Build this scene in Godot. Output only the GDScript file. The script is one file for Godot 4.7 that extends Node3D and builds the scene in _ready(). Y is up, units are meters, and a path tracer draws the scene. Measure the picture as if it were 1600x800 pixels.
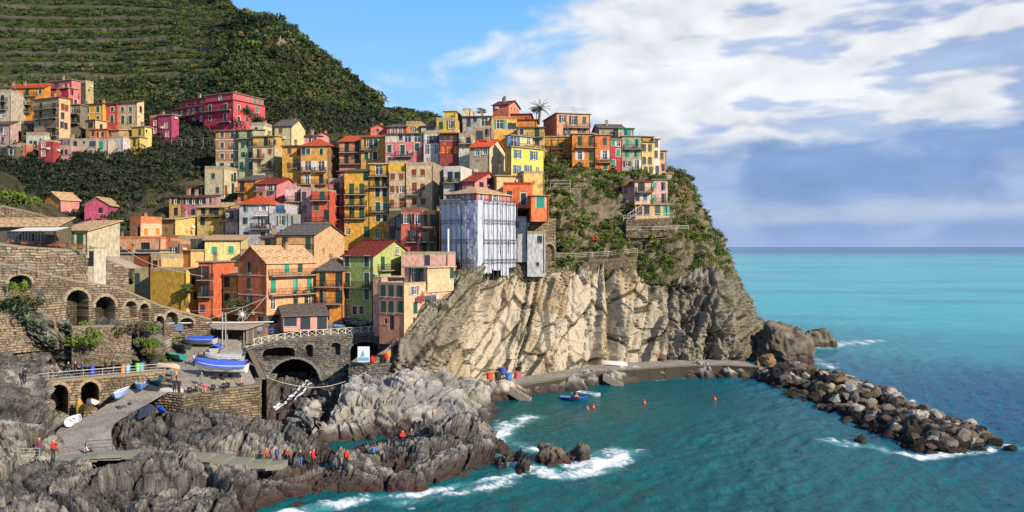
extends Node3D

const F := 1250.0
var used := {}
var mats := {}
var meshes := {}
var rng := RandomNumberGenerator.new()
class Noises:
	var a: FastNoiseLite
	var b: FastNoiseLite
	var c: FastNoiseLite
	var ridge: FastNoiseLite
	var crack: FastNoiseLite
	var cell: FastNoiseLite
var nz := Noises.new()
var tex := {}

# ---------------------------------------------------------------- meshes
class MB:
	var v := PackedVector3Array()
	var n := PackedVector3Array()
	var c := PackedColorArray()
	var t := PackedVector2Array()
	var i := PackedInt32Array()
	var col := Color(1, 1, 1)
	func vert(p: Vector3, nn: Vector3, uv := Vector2.ZERO) -> int:
		v.append(p)
		n.append(nn)
		c.append(col)
		t.append(uv)
		return v.size() - 1
	func tri(a: Vector3, b: Vector3, d: Vector3) -> void:
		var nn := (b - a).cross(d - a).normalized()
		var k := v.size()
		for p in [a, b, d]:
			vert(p, nn)
		i.append_array([k, k + 2, k + 1])
	func quad(a: Vector3, b: Vector3, d: Vector3, e: Vector3, uvs := false) -> void:
		var nn := (b - a).cross(e - a)
		if nn.length_squared() < 1e-12:
			nn = (d - b).cross(e - b)
		nn = nn.normalized()
		var k := v.size()
		if uvs:
			var lx := (b - a).length()
			var ly := (e - a).length()
			vert(a, nn, Vector2(0, 0))
			vert(b, nn, Vector2(lx, 0))
			vert(d, nn, Vector2(lx, ly))
			vert(e, nn, Vector2(0, ly))
		else:
			vert(a, nn)
			vert(b, nn)
			vert(d, nn)
			vert(e, nn)
		i.append_array([k, k + 2, k + 1, k, k + 3, k + 2])
	func box(o: Vector3, x: Vector3, y: Vector3, z: Vector3) -> void:
		quad(o + z, o + x + z, o + x + y + z, o + y + z)
		quad(o + x, o, o + y, o + x + y)
		quad(o, o + z, o + z + y, o + y)
		quad(o + x + z, o + x, o + x + y, o + x + y + z)
		quad(o + y + z, o + x + y + z, o + x + y, o + y)
		quad(o, o + x, o + x + z, o + z)
	func cbox(p: Vector3, s: Vector3) -> void:
		box(p - s * 0.5, Vector3(s.x, 0, 0), Vector3(0, s.y, 0), Vector3(0, 0, s.z))
	func tube(a: Vector3, b: Vector3, r0: float, r1 := -1.0, k := 6, caps := true) -> void:
		if r1 < 0:
			r1 = r0
		var ax := (b - a).normalized()
		var s := ax.cross(Vector3.UP if absf(ax.y) < 0.9 else Vector3.RIGHT).normalized()
		var w := s.cross(ax)
		var at := v.size()
		for j in k + 1:
			var g := TAU * j / k
			var q := s * cos(g) + w * sin(g)
			vert(a + q * r0, q)
			vert(b + q * r1, q)
		for j in k:
			var m := at + j * 2
			i.append_array([m, m + 2, m + 1, m + 1, m + 2, m + 3])
		if caps:
			for j in range(1, k - 1):
				var g1 := TAU * j / k
				var g2 := TAU * (j + 1) / k
				tri(b + s * r1, b + (s * cos(g2) + w * sin(g2)) * r1, b + (s * cos(g1) + w * sin(g1)) * r1)
	func path(pts: Array, r: float, k := 5) -> void:
		for j in pts.size() - 1:
			tube(pts[j], pts[j + 1], r, r, k, false)
	func ball(p: Vector3, r: Vector3, rings := 6, segs := 8) -> void:
		var at := v.size()
		for a in rings + 1:
			var th := PI * a / rings
			for b in segs + 1:
				var ph := TAU * b / segs
				var q := Vector3(sin(th) * cos(ph), cos(th), sin(th) * sin(ph))
				vert(p + q * r, (q / r).normalized())
		for a in rings:
			for b in segs:
				var m := at + a * (segs + 1) + b
				i.append_array([m, m + segs + 1, m + 1, m + 1, m + segs + 1, m + segs + 2])
	func into(mesh: ArrayMesh, mat: Material) -> ArrayMesh:
		if v.is_empty():
			return mesh
		var a := []
		a.resize(Mesh.ARRAY_MAX)
		a[Mesh.ARRAY_VERTEX] = v
		a[Mesh.ARRAY_NORMAL] = n
		a[Mesh.ARRAY_COLOR] = c
		a[Mesh.ARRAY_TEX_UV] = t
		a[Mesh.ARRAY_INDEX] = i
		mesh.add_surface_from_arrays(Mesh.PRIMITIVE_TRIANGLES, a)
		mesh.surface_set_material(mesh.get_surface_count() - 1, mat)
		return mesh
	func mesh(mat: Material) -> ArrayMesh:
		return into(ArrayMesh.new(), mat)

# ---------------------------------------------------------------- names and nodes
func numbered(n: String) -> String:
	if not used.has(n):
		used[n] = 0
		return n
	used[n] += 1
	return "%s_%03d" % [n, used[n]]

func base(called: String, at: Vector3, turn := 0.0) -> Node3D:
	var o := Node3D.new()
	o.name = numbered(called)
	o.position = at
	o.rotation.y = turn
	add_child(o)
	return o

func tag(o: Node3D, label: String, category := "", group := "", kind := "") -> Node3D:
	if label: o.set_meta("label", label)
	if category: o.set_meta("category", category)
	if group: o.set_meta("group", group)
	if kind: o.set_meta("kind", kind)
	return o

func part(called: String, mesh: Mesh, parent: Node3D, at := Transform3D()) -> MeshInstance3D:
	var o := MeshInstance3D.new()
	o.name = called if parent != self else numbered(called)
	o.mesh = mesh
	o.transform = at
	parent.add_child(o, true)
	return o

func solo(called: String, mesh: Mesh, label: String, category: String, at := Transform3D(), group := "") -> MeshInstance3D:
	var o := part(called, mesh, self, at)
	tag(o, label, category, group)
	return o

func struct(called: String, mesh: Mesh) -> MeshInstance3D:
	var o := part(called, mesh, self)
	o.set_meta("kind", "structure")
	return o

# a point of the place: where a line of sight of the photograph meets a known distance
func P(px: float, py: float, d: float) -> Vector3:
	return Vector3((px - 800.0) / F * d, 24.0 - (py - 385.0) / F * d, -d)

# the same for a known height
func G(px: float, py: float, y: float) -> Vector3:
	return P(px, py, (24.0 - y) * F / (py - 385.0))

# ---------------------------------------------------------------- materials
func srgb(r: float, g: float, b: float) -> Color:
	return Color(r, g, b).linear_to_srgb()

func mat(key: String, col: Color, rough := 0.8, extra := "") -> StandardMaterial3D:
	var k := "%s %s %.2f %s" % [key, col.to_html(), rough, extra]
	if mats.has(k):
		return mats[k]
	var m := StandardMaterial3D.new()
	m.albedo_color = col
	m.roughness = rough
	m.metallic_specular = 0.4
	match key:
		"plaster":
			m.albedo_texture = tex.plaster
			m.uv1_triplanar = true
			m.uv1_world_triplanar = true
			m.uv1_scale = Vector3(0.20, 0.11, 0.20)
			m.detail_enabled = true
			m.detail_albedo = tex.grain
			m.detail_blend_mode = BaseMaterial3D.BLEND_MODE_MUL
			m.detail_uv_layer = BaseMaterial3D.DETAIL_UV_1
			m.heightmap_enabled = true
			m.heightmap_texture = tex.grain
			m.heightmap_scale = 1.2
			m.metallic_specular = 0.2
		"rock":
			m.vertex_color_use_as_albedo = true
			m.albedo_texture = tex.rock
			m.uv1_triplanar = true
			m.uv1_world_triplanar = true
			m.uv1_scale = Vector3.ONE * 0.22
			m.heightmap_enabled = true
			m.heightmap_texture = tex.rock
			m.heightmap_scale = 14.0
			m.metallic_specular = 0.3
		"stone":
			m.vertex_color_use_as_albedo = true
			m.albedo_texture = tex.rock
			m.uv1_triplanar = true
			m.uv1_world_triplanar = true
			m.uv1_scale = Vector3.ONE * 0.5
			m.metallic_specular = 0.2
		"tile":
			m.albedo_texture = tex.tile
			m.normal_enabled = true
			m.normal_texture = tex.tile_n
			m.normal_scale = 1.2
			m.uv1_scale = Vector3(0.5, 0.5, 1)
			m.metallic_specular = 0.25
		"leaf":
			m.vertex_color_use_as_albedo = true
			m.backlight_enabled = true
			m.backlight = Color(0.35, 0.35, 0.35)
			m.cull_mode = BaseMaterial3D.CULL_DISABLED
			m.metallic_specular = 0.3
		"vc":
			m.vertex_color_use_as_albedo = true
		"concrete":
			m.albedo_texture = tex.plaster
			m.uv1_triplanar = true
			m.uv1_world_triplanar = true
			m.uv1_scale = Vector3.ONE * 0.3
			m.heightmap_enabled = true
			m.heightmap_texture = tex.grain
			m.heightmap_scale = 1.0
			m.metallic_specular = 0.2
		"glass":
			m.metallic_specular = 0.7
		"metal":
			m.metallic = 0.6
		"cloth":
			m.rim_enabled = true
			m.rim = 0.3
			m.albedo_texture = tex.grain
			m.uv1_triplanar = true
			m.uv1_world_triplanar = true
			m.uv1_scale = Vector3.ONE * 0.8
			m.metallic_specular = 0.15
	mats[k] = m
	return m

func noise(kind: int, freq: float, seed_: int, octaves := 4, gain := 0.5) -> FastNoiseLite:
	var n := FastNoiseLite.new()
	n.noise_type = kind
	n.frequency = freq
	n.seed = seed_
	n.fractal_type = FastNoiseLite.FRACTAL_FBM if octaves > 1 else FastNoiseLite.FRACTAL_NONE
	n.fractal_octaves = octaves
	n.fractal_gain = gain
	return n

func seamless(n: FastNoiseLite, size: int, lo: float, hi: float, tint := Color(1, 1, 1), contrast := 1.0) -> Image:
	var im := n.get_seamless_image(size, size)
	im.convert(Image.FORMAT_L8)
	var o := Image.create(size, size, false, Image.FORMAT_RGB8)
	for y in size:
		for x in size:
			var g := clampf((im.get_pixel(x, y).r - 0.5) * contrast + 0.5, 0, 1)
			g = lerpf(lo, hi, g)
			o.set_pixel(x, y, Color(g * tint.r, g * tint.g, g * tint.b))
	return o

func make_textures() -> void:
	nz.a = noise(FastNoiseLite.TYPE_SIMPLEX_SMOOTH, 1.0, 1, 4)
	nz.b = noise(FastNoiseLite.TYPE_SIMPLEX_SMOOTH, 1.0, 2, 2)
	nz.c = noise(FastNoiseLite.TYPE_SIMPLEX_SMOOTH, 1.0, 3, 1)
	nz.ridge = noise(FastNoiseLite.TYPE_SIMPLEX_SMOOTH, 1.0, 4, 4)
	nz.ridge.fractal_type = FastNoiseLite.FRACTAL_RIDGED
	nz.crack = noise(FastNoiseLite.TYPE_CELLULAR, 1.0, 5, 1)
	nz.crack.cellular_return_type = FastNoiseLite.RETURN_DISTANCE2_SUB
	nz.cell = noise(FastNoiseLite.TYPE_CELLULAR, 1.0, 5, 1)
	nz.cell.cellular_return_type = FastNoiseLite.RETURN_CELL_VALUE
	# plaster: blotches and faint runs of damp
	var n := noise(FastNoiseLite.TYPE_SIMPLEX_SMOOTH, 0.012, 11, 5, 0.6)
	tex.plaster = ImageTexture.create_from_image(seamless(n, 512, 0.75, 1.0, Color(1, 0.985, 0.965), 1.4))
	n = noise(FastNoiseLite.TYPE_SIMPLEX_SMOOTH, 0.05, 12, 4, 0.7)
	tex.grain = ImageTexture.create_from_image(seamless(n, 512, 0.86, 1.0, Color(1, 1, 1), 1.3))
	n = noise(FastNoiseLite.TYPE_SIMPLEX, 0.02, 13, 6, 0.65)
	n.fractal_type = FastNoiseLite.FRACTAL_RIDGED
	var im := seamless(n, 512, 0.55, 1.0, Color(1, 1, 1), 1.2)
	tex.rock = ImageTexture.create_from_image(im)
	# clay tiles, two metres a side
	var t := Image.create(256, 256, false, Image.FORMAT_RGB8)
	var h := Image.create(256, 256, false, Image.FORMAT_RGB8)
	for y in 256:
		for x in 256:
			var cx := int(x / 32.0)
			var cy := int(y / 51.2)
			var r := float(hash(Vector2i(cx, cy * 7 + 3)) % 1000) / 1000.0
			var bump := absf(sin(PI * x / 32.0))
			var step_ := fmod(y, 51.2) / 51.2
			var k := (0.80 + 0.20 * r)
			t.set_pixel(x, y, Color(k, k * lerpf(0.86, 1.0, r), k * lerpf(0.8, 1.0, r)))
			var hh := 0.75 * bump + 0.25 * step_
			h.set_pixel(x, y, Color(hh, hh, hh))
	tex.tile = ImageTexture.create_from_image(t)
	h.bump_map_to_normal_map(4.0)
	tex.tile_n = ImageTexture.create_from_image(h)

# ---------------------------------------------------------------- sky
var sky_n: FastNoiseLite
var sky_m: FastNoiseLite

func sky_color(az: float, el: float) -> Color:
	# az: 0 straight ahead, right positive; el: up; both radians
	var e := rad_to_deg(el)
	var a := rad_to_deg(az)
	var dir := Vector3(sin(az) * cos(el), sin(el), -cos(az) * cos(el))
	var zen := clampf(e / 45.0, 0, 1)
	var blue := Color(0.27, 0.47, 0.66).lerp(Color(0.085, 0.31, 0.62), clampf((e - 3.0) / 20.0, 0, 1))
	blue = blue.lerp(Color(0.03, 0.15, 0.45), zen * zen)
	# clouds: stretched layers seen from below
	var q := Vector3(dir.x, dir.y * 2.0, dir.z)
	var warp := Vector3(sky_m.get_noise_3dv(q * 5.0), sky_m.get_noise_3dv(q * 5.0 + Vector3(9, 3, 1)), sky_m.get_noise_3dv(q * 5.0 + Vector3(2, 7, 5))) * 0.045
	var f := sky_n.get_noise_3dv((q + warp) * 4.4)
	var g := sky_n.get_noise_3dv((q + warp * 0.7) * 13.0 + Vector3(4, 4, 4))
	var w := sky_n.get_noise_3dv(Vector3(q.x, q.y * 2.2, q.z) * 6.5 + Vector3(1, 8, 2) + warp * 3.0)
	var far_side := smoothstep(55.0, 120.0, absf(a))
	# more cloud towards the sea on the right; the left stays open
	var want := lerpf(-0.62, 0.62, smoothstep(-7.0, 9.0, a - absf(e - 12.0) * 0.15))
	want += 0.62 * exp(-pow((e - 9.5) / 3.2, 2.0)) * (1.0 - smoothstep(-2.0, 8.0, a)) * smoothstep(-16.0, -7.0, a)
	want = lerpf(want, 0.1, far_side) - smoothstep(30.0, 70.0, e) * 0.3
	var cover := smoothstep(-0.22, 0.46, f * 0.80 + g * 0.42 + want)
	# blue-grey undersides: the bank that lies over the sea, and thinner patches above it
	var bank := (1.0 - smoothstep(5.6, 8.4, e + w * 2.2 + f * 1.6)) * smoothstep(5.0, 11.0, a + f * 4.0)
	cover = maxf(cover, bank)
	var patch := smoothstep(0.02, 0.42, w + (a - 17.0) * 0.020) * smoothstep(4.0, 14.0, a)
	var under := clampf(bank + patch * 0.8, 0, 1)
	under = lerpf(under, smoothstep(-0.05, 0.45, w * 0.7 + f * 0.4), far_side)
	var white := Color(0.52, 0.525, 0.54) * (1.0 + 0.22 * g + 0.16 * f)
	var grey := Color(0.110, 0.195, 0.385).lerp(Color(0.20, 0.28, 0.44), smoothstep(-0.2, 0.4, f)) * (1.0 + 0.22 * w)
	var cl := white.lerp(grey, under * 0.92)
	var out := blue.lerp(cl, cover * 0.95)
	# pale, faintly rosy strip above the horizon
	var strip := exp(-pow((e - 2.2 - 0.7 * w) / 0.75, 2.0)) * smoothstep(6.0, 22.0, a + g * 8.0) * (1.0 - far_side)
	out = out.lerp(Color(0.41, 0.44, 0.50), strip * 0.5)
	out = out.lerp(Color(0.22, 0.30, 0.46), (1.0 - smoothstep(0.0, 1.5, e)) * 0.65)
	return out

func make_sky() -> ImageTexture:
	sky_n = noise(FastNoiseLite.TYPE_SIMPLEX_SMOOTH, 1.0, 21, 5, 0.5)
	sky_m = noise(FastNoiseLite.TYPE_SIMPLEX_SMOOTH, 1.0, 22, 2, 0.5)
	var w := 512
	var im := Image.create(w, w / 2, false, Image.FORMAT_RGBF)
	for y in w / 2:
		var el := (0.5 - (y + 0.5) / (w / 2)) * PI
		for x in w:
			var az := wrapf((x + 0.5) / w * TAU, -PI, PI)
			im.set_pixel(x, y, sky_color(az, maxf(el, 0.0)))
	im.resize(4096, 2048, Image.INTERPOLATE_CUBIC)
	# the same sky in full detail where it is low in the south
	for y in range(1024 - 300, 1024):
		var el := (0.5 - (y + 0.5) / 2048.0) * PI
		for k in range(-520, 520):
			im.set_pixel(posmod(k, 4096), y, sky_color((k + 0.5) / 4096.0 * TAU, maxf(el, 0.0)))
	return ImageTexture.create_from_image(im)

# ---------------------------------------------------------------- ground: bent sheets with real relief
var ground := {}
var last_p: PackedVector3Array
var last_n: PackedVector3Array
var last_nu := 0
var kept := {}

# where a line of sight of the photograph first meets the ground
func hit(px: float, py: float, from := 60.0, to := 260.0) -> Vector3:
	var d := from
	while d < to:
		var q := P(px, py, d)
		var key := Vector2i(int(floorf(q.x * 2.5)), int(floorf(q.z * 2.5)))
		if ground.has(key) and ground[key] >= q.y - 0.05:
			return Vector3(q.x, ground[key], q.z)
		d += 0.15
	return P(px, py, to)

func cr(a: Vector3, b: Vector3, c: Vector3, d: Vector3, t: float) -> Vector3:
	return b.cubic_interpolate(c, a, d, t)

# rows of control points (each a Vector3) -> a fine surface, roughened along its normal
func sheet(ctrl: Array, nu: int, nv: int, style: String, called: String, m: Material, structure := true, parent: Node3D = self) -> MeshInstance3D:
	var nr := ctrl.size()
	var nc: int = ctrl[0].size()
	var pos := PackedVector3Array()
	pos.resize((nu + 1) * (nv + 1))
	var cols := []
	# first along the rows, then across them
	for r in nr:
		var row: Array = ctrl[r]
		var line := PackedVector3Array()
		line.resize(nu + 1)
		for a in nu + 1:
			var s := float(a) / nu * (nc - 1)
			var k := mini(int(s), nc - 2)
			line[a] = cr(row[maxi(k - 1, 0)], row[k], row[k + 1], row[mini(k + 2, nc - 1)], s - k)
		cols.append(line)
	for b in nv + 1:
		var s := float(b) / nv * (nr - 1)
		var k := mini(int(s), nr - 2)
		var l0: PackedVector3Array = cols[maxi(k - 1, 0)]
		var l1: PackedVector3Array = cols[k]
		var l2: PackedVector3Array = cols[k + 1]
		var l3: PackedVector3Array = cols[mini(k + 2, nr - 1)]
		for a in nu + 1:
			pos[b * (nu + 1) + a] = cr(l0[a], l1[a], l2[a], l3[a], s - k)
	var nrm := grid_normals(pos, nu, nv)
	var flip := 1.0
	var mid := (nv / 2) * (nu + 1) + nu / 2
	if nrm[mid].dot(Vector3(0, 24, 0) - pos[mid]) < 0:
		flip = -1.0
	var col := PackedColorArray()
	col.resize(pos.size())
	var out := PackedVector3Array()
	out.resize(pos.size())
	var tint := PackedColorArray()
	tint.resize(pos.size())
	for b in nv + 1:
		for a in nu + 1:
			var k := b * (nu + 1) + a
			var h := relief(style, pos[k], nrm[k] * flip, float(a) / nu, float(b) / nv)
			out[k] = pos[k] + nrm[k] * flip * h.x
			tint[k] = Color(h.x, h.y, h.z)
	var n2 := grid_normals(out, nu, nv)
	for k in n2.size():
		n2[k] *= flip
		col[k] = paint(style, out[k], n2[k], tint[k])
	var idx := PackedInt32Array()
	idx.resize(nu * nv * 6)
	var w := 0
	for b in nv:
		for a in nu:
			var k := b * (nu + 1) + a
			var f := [k, k + nu + 1, k + 1, k + 1, k + nu + 1, k + nu + 2] if flip > 0 else [k, k + 1, k + nu + 1, k + 1, k + nu + 2, k + nu + 1]
			for q in 6:
				idx[w] = f[q]
				w += 1
	var arr := []
	arr.resize(Mesh.ARRAY_MAX)
	arr[Mesh.ARRAY_VERTEX] = out
	arr[Mesh.ARRAY_NORMAL] = n2
	arr[Mesh.ARRAY_COLOR] = col
	arr[Mesh.ARRAY_INDEX] = idx
	last_p = out
	last_n = n2
	last_nu = nu
	if style != "hill":
		for q in out:
			var key := Vector2i(int(floorf(q.x * 2.5)), int(floorf(q.z * 2.5)))
			if not ground.has(key) or ground[key] < q.y:
				ground[key] = q.y
	var am := ArrayMesh.new()
	am.add_surface_from_arrays(Mesh.PRIMITIVE_TRIANGLES, arr)
	am.surface_set_material(0, m)
	var o := part(called, am, parent)
	if structure:
		o.set_meta("kind", "structure")
	kept[called] = [out, n2, nu, nv]
	return o

func grid_normals(p: PackedVector3Array, nu: int, nv: int) -> PackedVector3Array:
	var n := PackedVector3Array()
	n.resize(p.size())
	var w := nu + 1
	for b in nv + 1:
		var b0 := maxi(b - 1, 0) * w
		var b1 := mini(b + 1, nv) * w
		for a in w:
			var k := b * w + a
			var du := p[b * w + mini(a + 1, nu)] - p[b * w + maxi(a - 1, 0)]
			var dv := p[b1 + a] - p[b0 + a]
			n[k] = du.cross(dv).normalized()
	return n

func bands(s: float, soft: float) -> float:
	# a staircase of slabs: flat treads with quick risers
	var f := floorf(s)
	return f + smoothstep(1.0 - soft, 1.0, s - f)

func hashf(k: int, salt := 0) -> float:
	return float(hash(Vector2i(k, salt)) % 10007) / 10007.0

# x: height along the normal, y and z: hints for the colour
func relief(style: String, p: Vector3, n: Vector3, u: float, v: float) -> Vector3:
	match style:
		"cliff":
			# slabs that lean to the right going up; thin leaves on the left, broad smooth plates in the middle
			var warp := nz.b.get_noise_3dv(p * Vector3(0.05, 0.02, 0.05)) * 1.1 + nz.b.get_noise_3dv(p * 0.30) * 0.22
			var lean := lerpf(0.62, 0.10, smoothstep(0.08, 0.50, u))
			var s := p.x - p.y * lean + warp
			var left := 1.0 - smoothstep(0.10, 0.24, u - (v - 0.5) * 0.16)
			var right := smoothstep(0.50, 0.60, u)
			var h := 0.0
			# broad plates, each a tilted plane of its own, parted by narrow clefts
			var k := s * 0.135
			var plate := floorf(k)
			var fr := k - plate
			var id := int(plate)
			h += (hashf(id, 3) - 0.5) * 2.2 + (hashf(id, 13) - 0.35) * (fr - 0.5) * 3.4 + (hashf(id, 17) - 0.5) * (v - 0.5) * 2.0
			var cleft := minf(fr, 1.0 - fr) / 0.135
			h -= (1.0 - smoothstep(0.08, 0.30, cleft)) * (0.2 + 1.3 * hashf(id, 23))
			# a long oblique joint here and there
			var ob := s * 0.10 + p.y * 0.16 + nz.c.get_noise_3dv(p * 0.15) * 0.25
			h += (hashf(int(floorf(ob)), 41) - 0.5) * 0.9 - (1.0 - smoothstep(0.0, 0.03, ob - floorf(ob))) * 0.5
			# narrower ribs within them
			var k2 := s * 0.85 + nz.c.get_noise_3dv(p * 0.12) * 0.9
			var fr2 := k2 - floorf(k2)
			var id2 := int(floorf(k2))
			h += (hashf(id2, 5) - 0.5) * lerpf(0.22, 0.8, left + right) + (hashf(id2, 7) - 0.5) * (fr2 - 0.5) * lerpf(0.35, 0.7, left + right)
			if hashf(id2, 31) > 0.74: h -= (1.0 - smoothstep(0.0, 0.14, minf(fr2, 1.0 - fr2))) * 0.55
			# cross joints: blocks broken out
			var blk := nz.cell.get_noise_3dv(Vector3(s * 0.22, p.y * 0.085 + s * 0.05, p.z * 0.06))
			h += smoothstep(0.1, 0.3, blk) * 0.9 - smoothstep(0.5, 0.6, -blk) * 0.8
			var blk2 := nz.cell.get_noise_3dv(Vector3(s * 0.6, p.y * 0.22, p.z * 0.1))
			h += blk2 * lerpf(0.16, 0.4, left + right)
			h += nz.cell.get_noise_3dv(Vector3(s * 0.55, p.y * 0.42 + s * 0.2, p.z * 0.4)) * lerpf(0.10, 0.42, right)
			var joint: float = nz.crack.get_noise_3dv(Vector3(s * 0.26, p.y * 0.10 - s * 0.05, p.z * 0.08)) + 1.0
			h -= (1.0 - smoothstep(0.0, 0.06, joint)) * 0.55
			# thin leaves
			var k3 := s * 3.4
			h += left * (absf(fmod(absf(k3), 1.0) - 0.5) * 0.55 + nz.ridge.get_noise_3dv(Vector3(s * 0.8, p.y * 0.1, p.z * 0.1)) * 0.6)
			var rough: float = nz.ridge.get_noise_3dv(Vector3(p.x * 0.20 + p.y * 0.06, p.y * 0.10, p.z * 0.18))
			h += right * rough * 2.2
			h += nz.a.get_noise_3dv(p * 0.5) * lerpf(0.14, 0.9, right) + nz.a.get_noise_3dv(p * 1.7) * lerpf(0.06, 0.16, right + left)
			# the deep cleft beside the smooth plates
			h -= 3.4 * exp(-pow((u - 0.458 - (v - 0.5) * 0.012) / 0.0075, 2.0))
			var fade := smoothstep(0.0, 0.06, v) * 1.0
			return Vector3(h * lerpf(0.35, 1.0, fade), blk * 0.5 + hashf(int(plate), 9) - 0.5 + (9.0 if joint < 0.045 else 0.0), left + right)
		"rock":
			# folded coastal rock: tilted beds, joints and rounded shoulders
			var wv := Vector3(nz.b.get_noise_3dv(p * 0.06), nz.b.get_noise_3dv(p * 0.06 + Vector3(7, 1, 3)), nz.b.get_noise_3dv(p * 0.06 + Vector3(3, 9, 2))) * 3.0
			var q := p + wv
			var bed := q.y * 0.9 + q.x * 0.38 - q.z * 0.30
			var along := q.x * 0.6 + q.z * 0.8
			var h: float = nz.a.get_noise_3dv(q * 0.11) * 1.5 + nz.ridge.get_noise_3dv(Vector3(bed * 0.16, along * 0.06, q.z * 0.05)) * 0.8
			h += nz.cell.get_noise_3dv(Vector3(bed * 0.24, along * 0.10, q.z * 0.06)) * 0.85
			var j2 := nz.cell.get_noise_3dv(Vector3(bed * 0.7, along * 0.28, q.z * 0.16))
			h += j2 * 0.48
			# the beds themselves: thin leaves, broken here and there
			var leaf := bed * 1.5 + nz.c.get_noise_3dv(q * 0.25) * 1.2
			h += (leaf - floorf(leaf) - 0.5) * 0.50 * smoothstep(-0.3, 0.3, nz.b.get_noise_3dv(q * 0.2))
			var leaf2 := bed * 4.2 + nz.c.get_noise_3dv(q * 0.6) * 1.0
			h += (leaf2 - floorf(leaf2) - 0.5) * 0.20
			var cr_: float = nz.crack.get_noise_3dv(q * Vector3(0.20, 0.12, 0.20))
			h -= (1.0 - smoothstep(0.0, 0.10, cr_ + 1.0)) * 1.1
			h += nz.a.get_noise_3dv(p * 1.1) * 0.22 + nz.a.get_noise_3dv(p * 3.0) * 0.08
			var fine: float = nz.crack.get_noise_3dv(q * Vector3(0.55, 0.30, 0.55)) + 1.0
			h -= (1.0 - smoothstep(0.0, 0.07, fine)) * 0.30
			if fine < 0.05 or cr_ + 1.0 < 0.05: j2 += 9.0
			return Vector3(h - 0.4, j2, nz.b.get_noise_3dv(p * 0.09))
		"pale":
			var wv := Vector3(nz.b.get_noise_3dv(p * 0.09), nz.b.get_noise_3dv(p * 0.09 + Vector3(7, 1, 3)), nz.b.get_noise_3dv(p * 0.09 + Vector3(3, 9, 2))) * 2.0
			var q := p + wv
			var c0: float = nz.crack.get_noise_3dv(q * 0.15) + 1.0
			var c1: float = nz.crack.get_noise_3dv(q * 0.42) + 1.0
			var h := smoothstep(0.0, 0.5, c0) * 1.3 + smoothstep(0.0, 0.25, c1) * 0.55
			h += nz.cell.get_noise_3dv(q * 0.15) * 0.55
			h += nz.a.get_noise_3dv(p * 0.6) * 0.45 + nz.a.get_noise_3dv(p * 2.2) * 0.10
			return Vector3(h - 1.0, minf(c0, c1 * 1.3) - 0.4, nz.b.get_noise_3dv(p * 0.12))
		"slope", "headland":
			var h: float = nz.a.get_noise_3dv(p * 0.11) * 2.4 + nz.ridge.get_noise_3dv(p * 0.22) * 0.8 + nz.a.get_noise_3dv(p * 0.9) * 0.4
			if style == "headland":
				h += nz.cell.get_noise_3dv(p * Vector3(0.3, 0.2, 0.3)) * 0.8
			return Vector3(h, nz.a.get_noise_3dv(p * 0.25), nz.b.get_noise_3dv(p * 0.05))
		"hill":
			var big := smoothstep(0.24, 0.5, v)
			var h: float = (nz.a.get_noise_3dv(p * 0.018) * 9.0 + nz.ridge.get_noise_3dv(p * 0.035) * 5.0) * big + nz.a.get_noise_3dv(p * 0.16) * lerpf(0.6, 1.6, big)
			# benches of the old vineyards on the left
			var terr := (1.0 - smoothstep(0.40, 0.52, u + nz.b.get_noise_3dv(p * 0.02) * 0.06)) * smoothstep(0.37, 0.42, v) * (1.0 - smoothstep(0.76, 0.84, v))
			var lane := fposmod(v * 26.0, 1.0)
			h = lerpf(h, h * 0.16, terr) + terr * (lane - 0.5) * -0.9
			# crags on the spur that faces the sea
			var crag := exp(-pow((u - 0.60 + (v - 0.5) * 0.05) / 0.05, 2.0)) * smoothstep(0.3, 0.42, v) * (1.0 - smoothstep(0.78, 0.9, v))
			h += crag * (nz.cell.get_noise_3dv(p * Vector3(0.16, 0.05, 0.16)) * 2.6 + nz.ridge.get_noise_3dv(p * Vector3(0.25, 0.07, 0.25)) * 3.4)
			return Vector3(h, crag, terr * (0.35 + 0.65 * smoothstep(0.10, 0.02, absf(lane - 0.04))))
		"masonry":
			return Vector3(0, 0, 0)
		"path":
			return Vector3(nz.a.get_noise_3dv(p * 0.5) * 0.03, nz.a.get_noise_3dv(p * 0.35), 0)
		"boulder":
			var h: float = nz.cell.get_noise_3dv(p * Vector3(0.22, 0.22, 0.22)) * 0.9 + nz.ridge.get_noise_3dv(p * Vector3(0.3, 0.18, 0.3)) * 0.9 + nz.a.get_noise_3dv(p * 0.7) * 0.5
			return Vector3(h, nz.a.get_noise_3dv(p * 0.4), 0)
	return Vector3.ZERO

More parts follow.
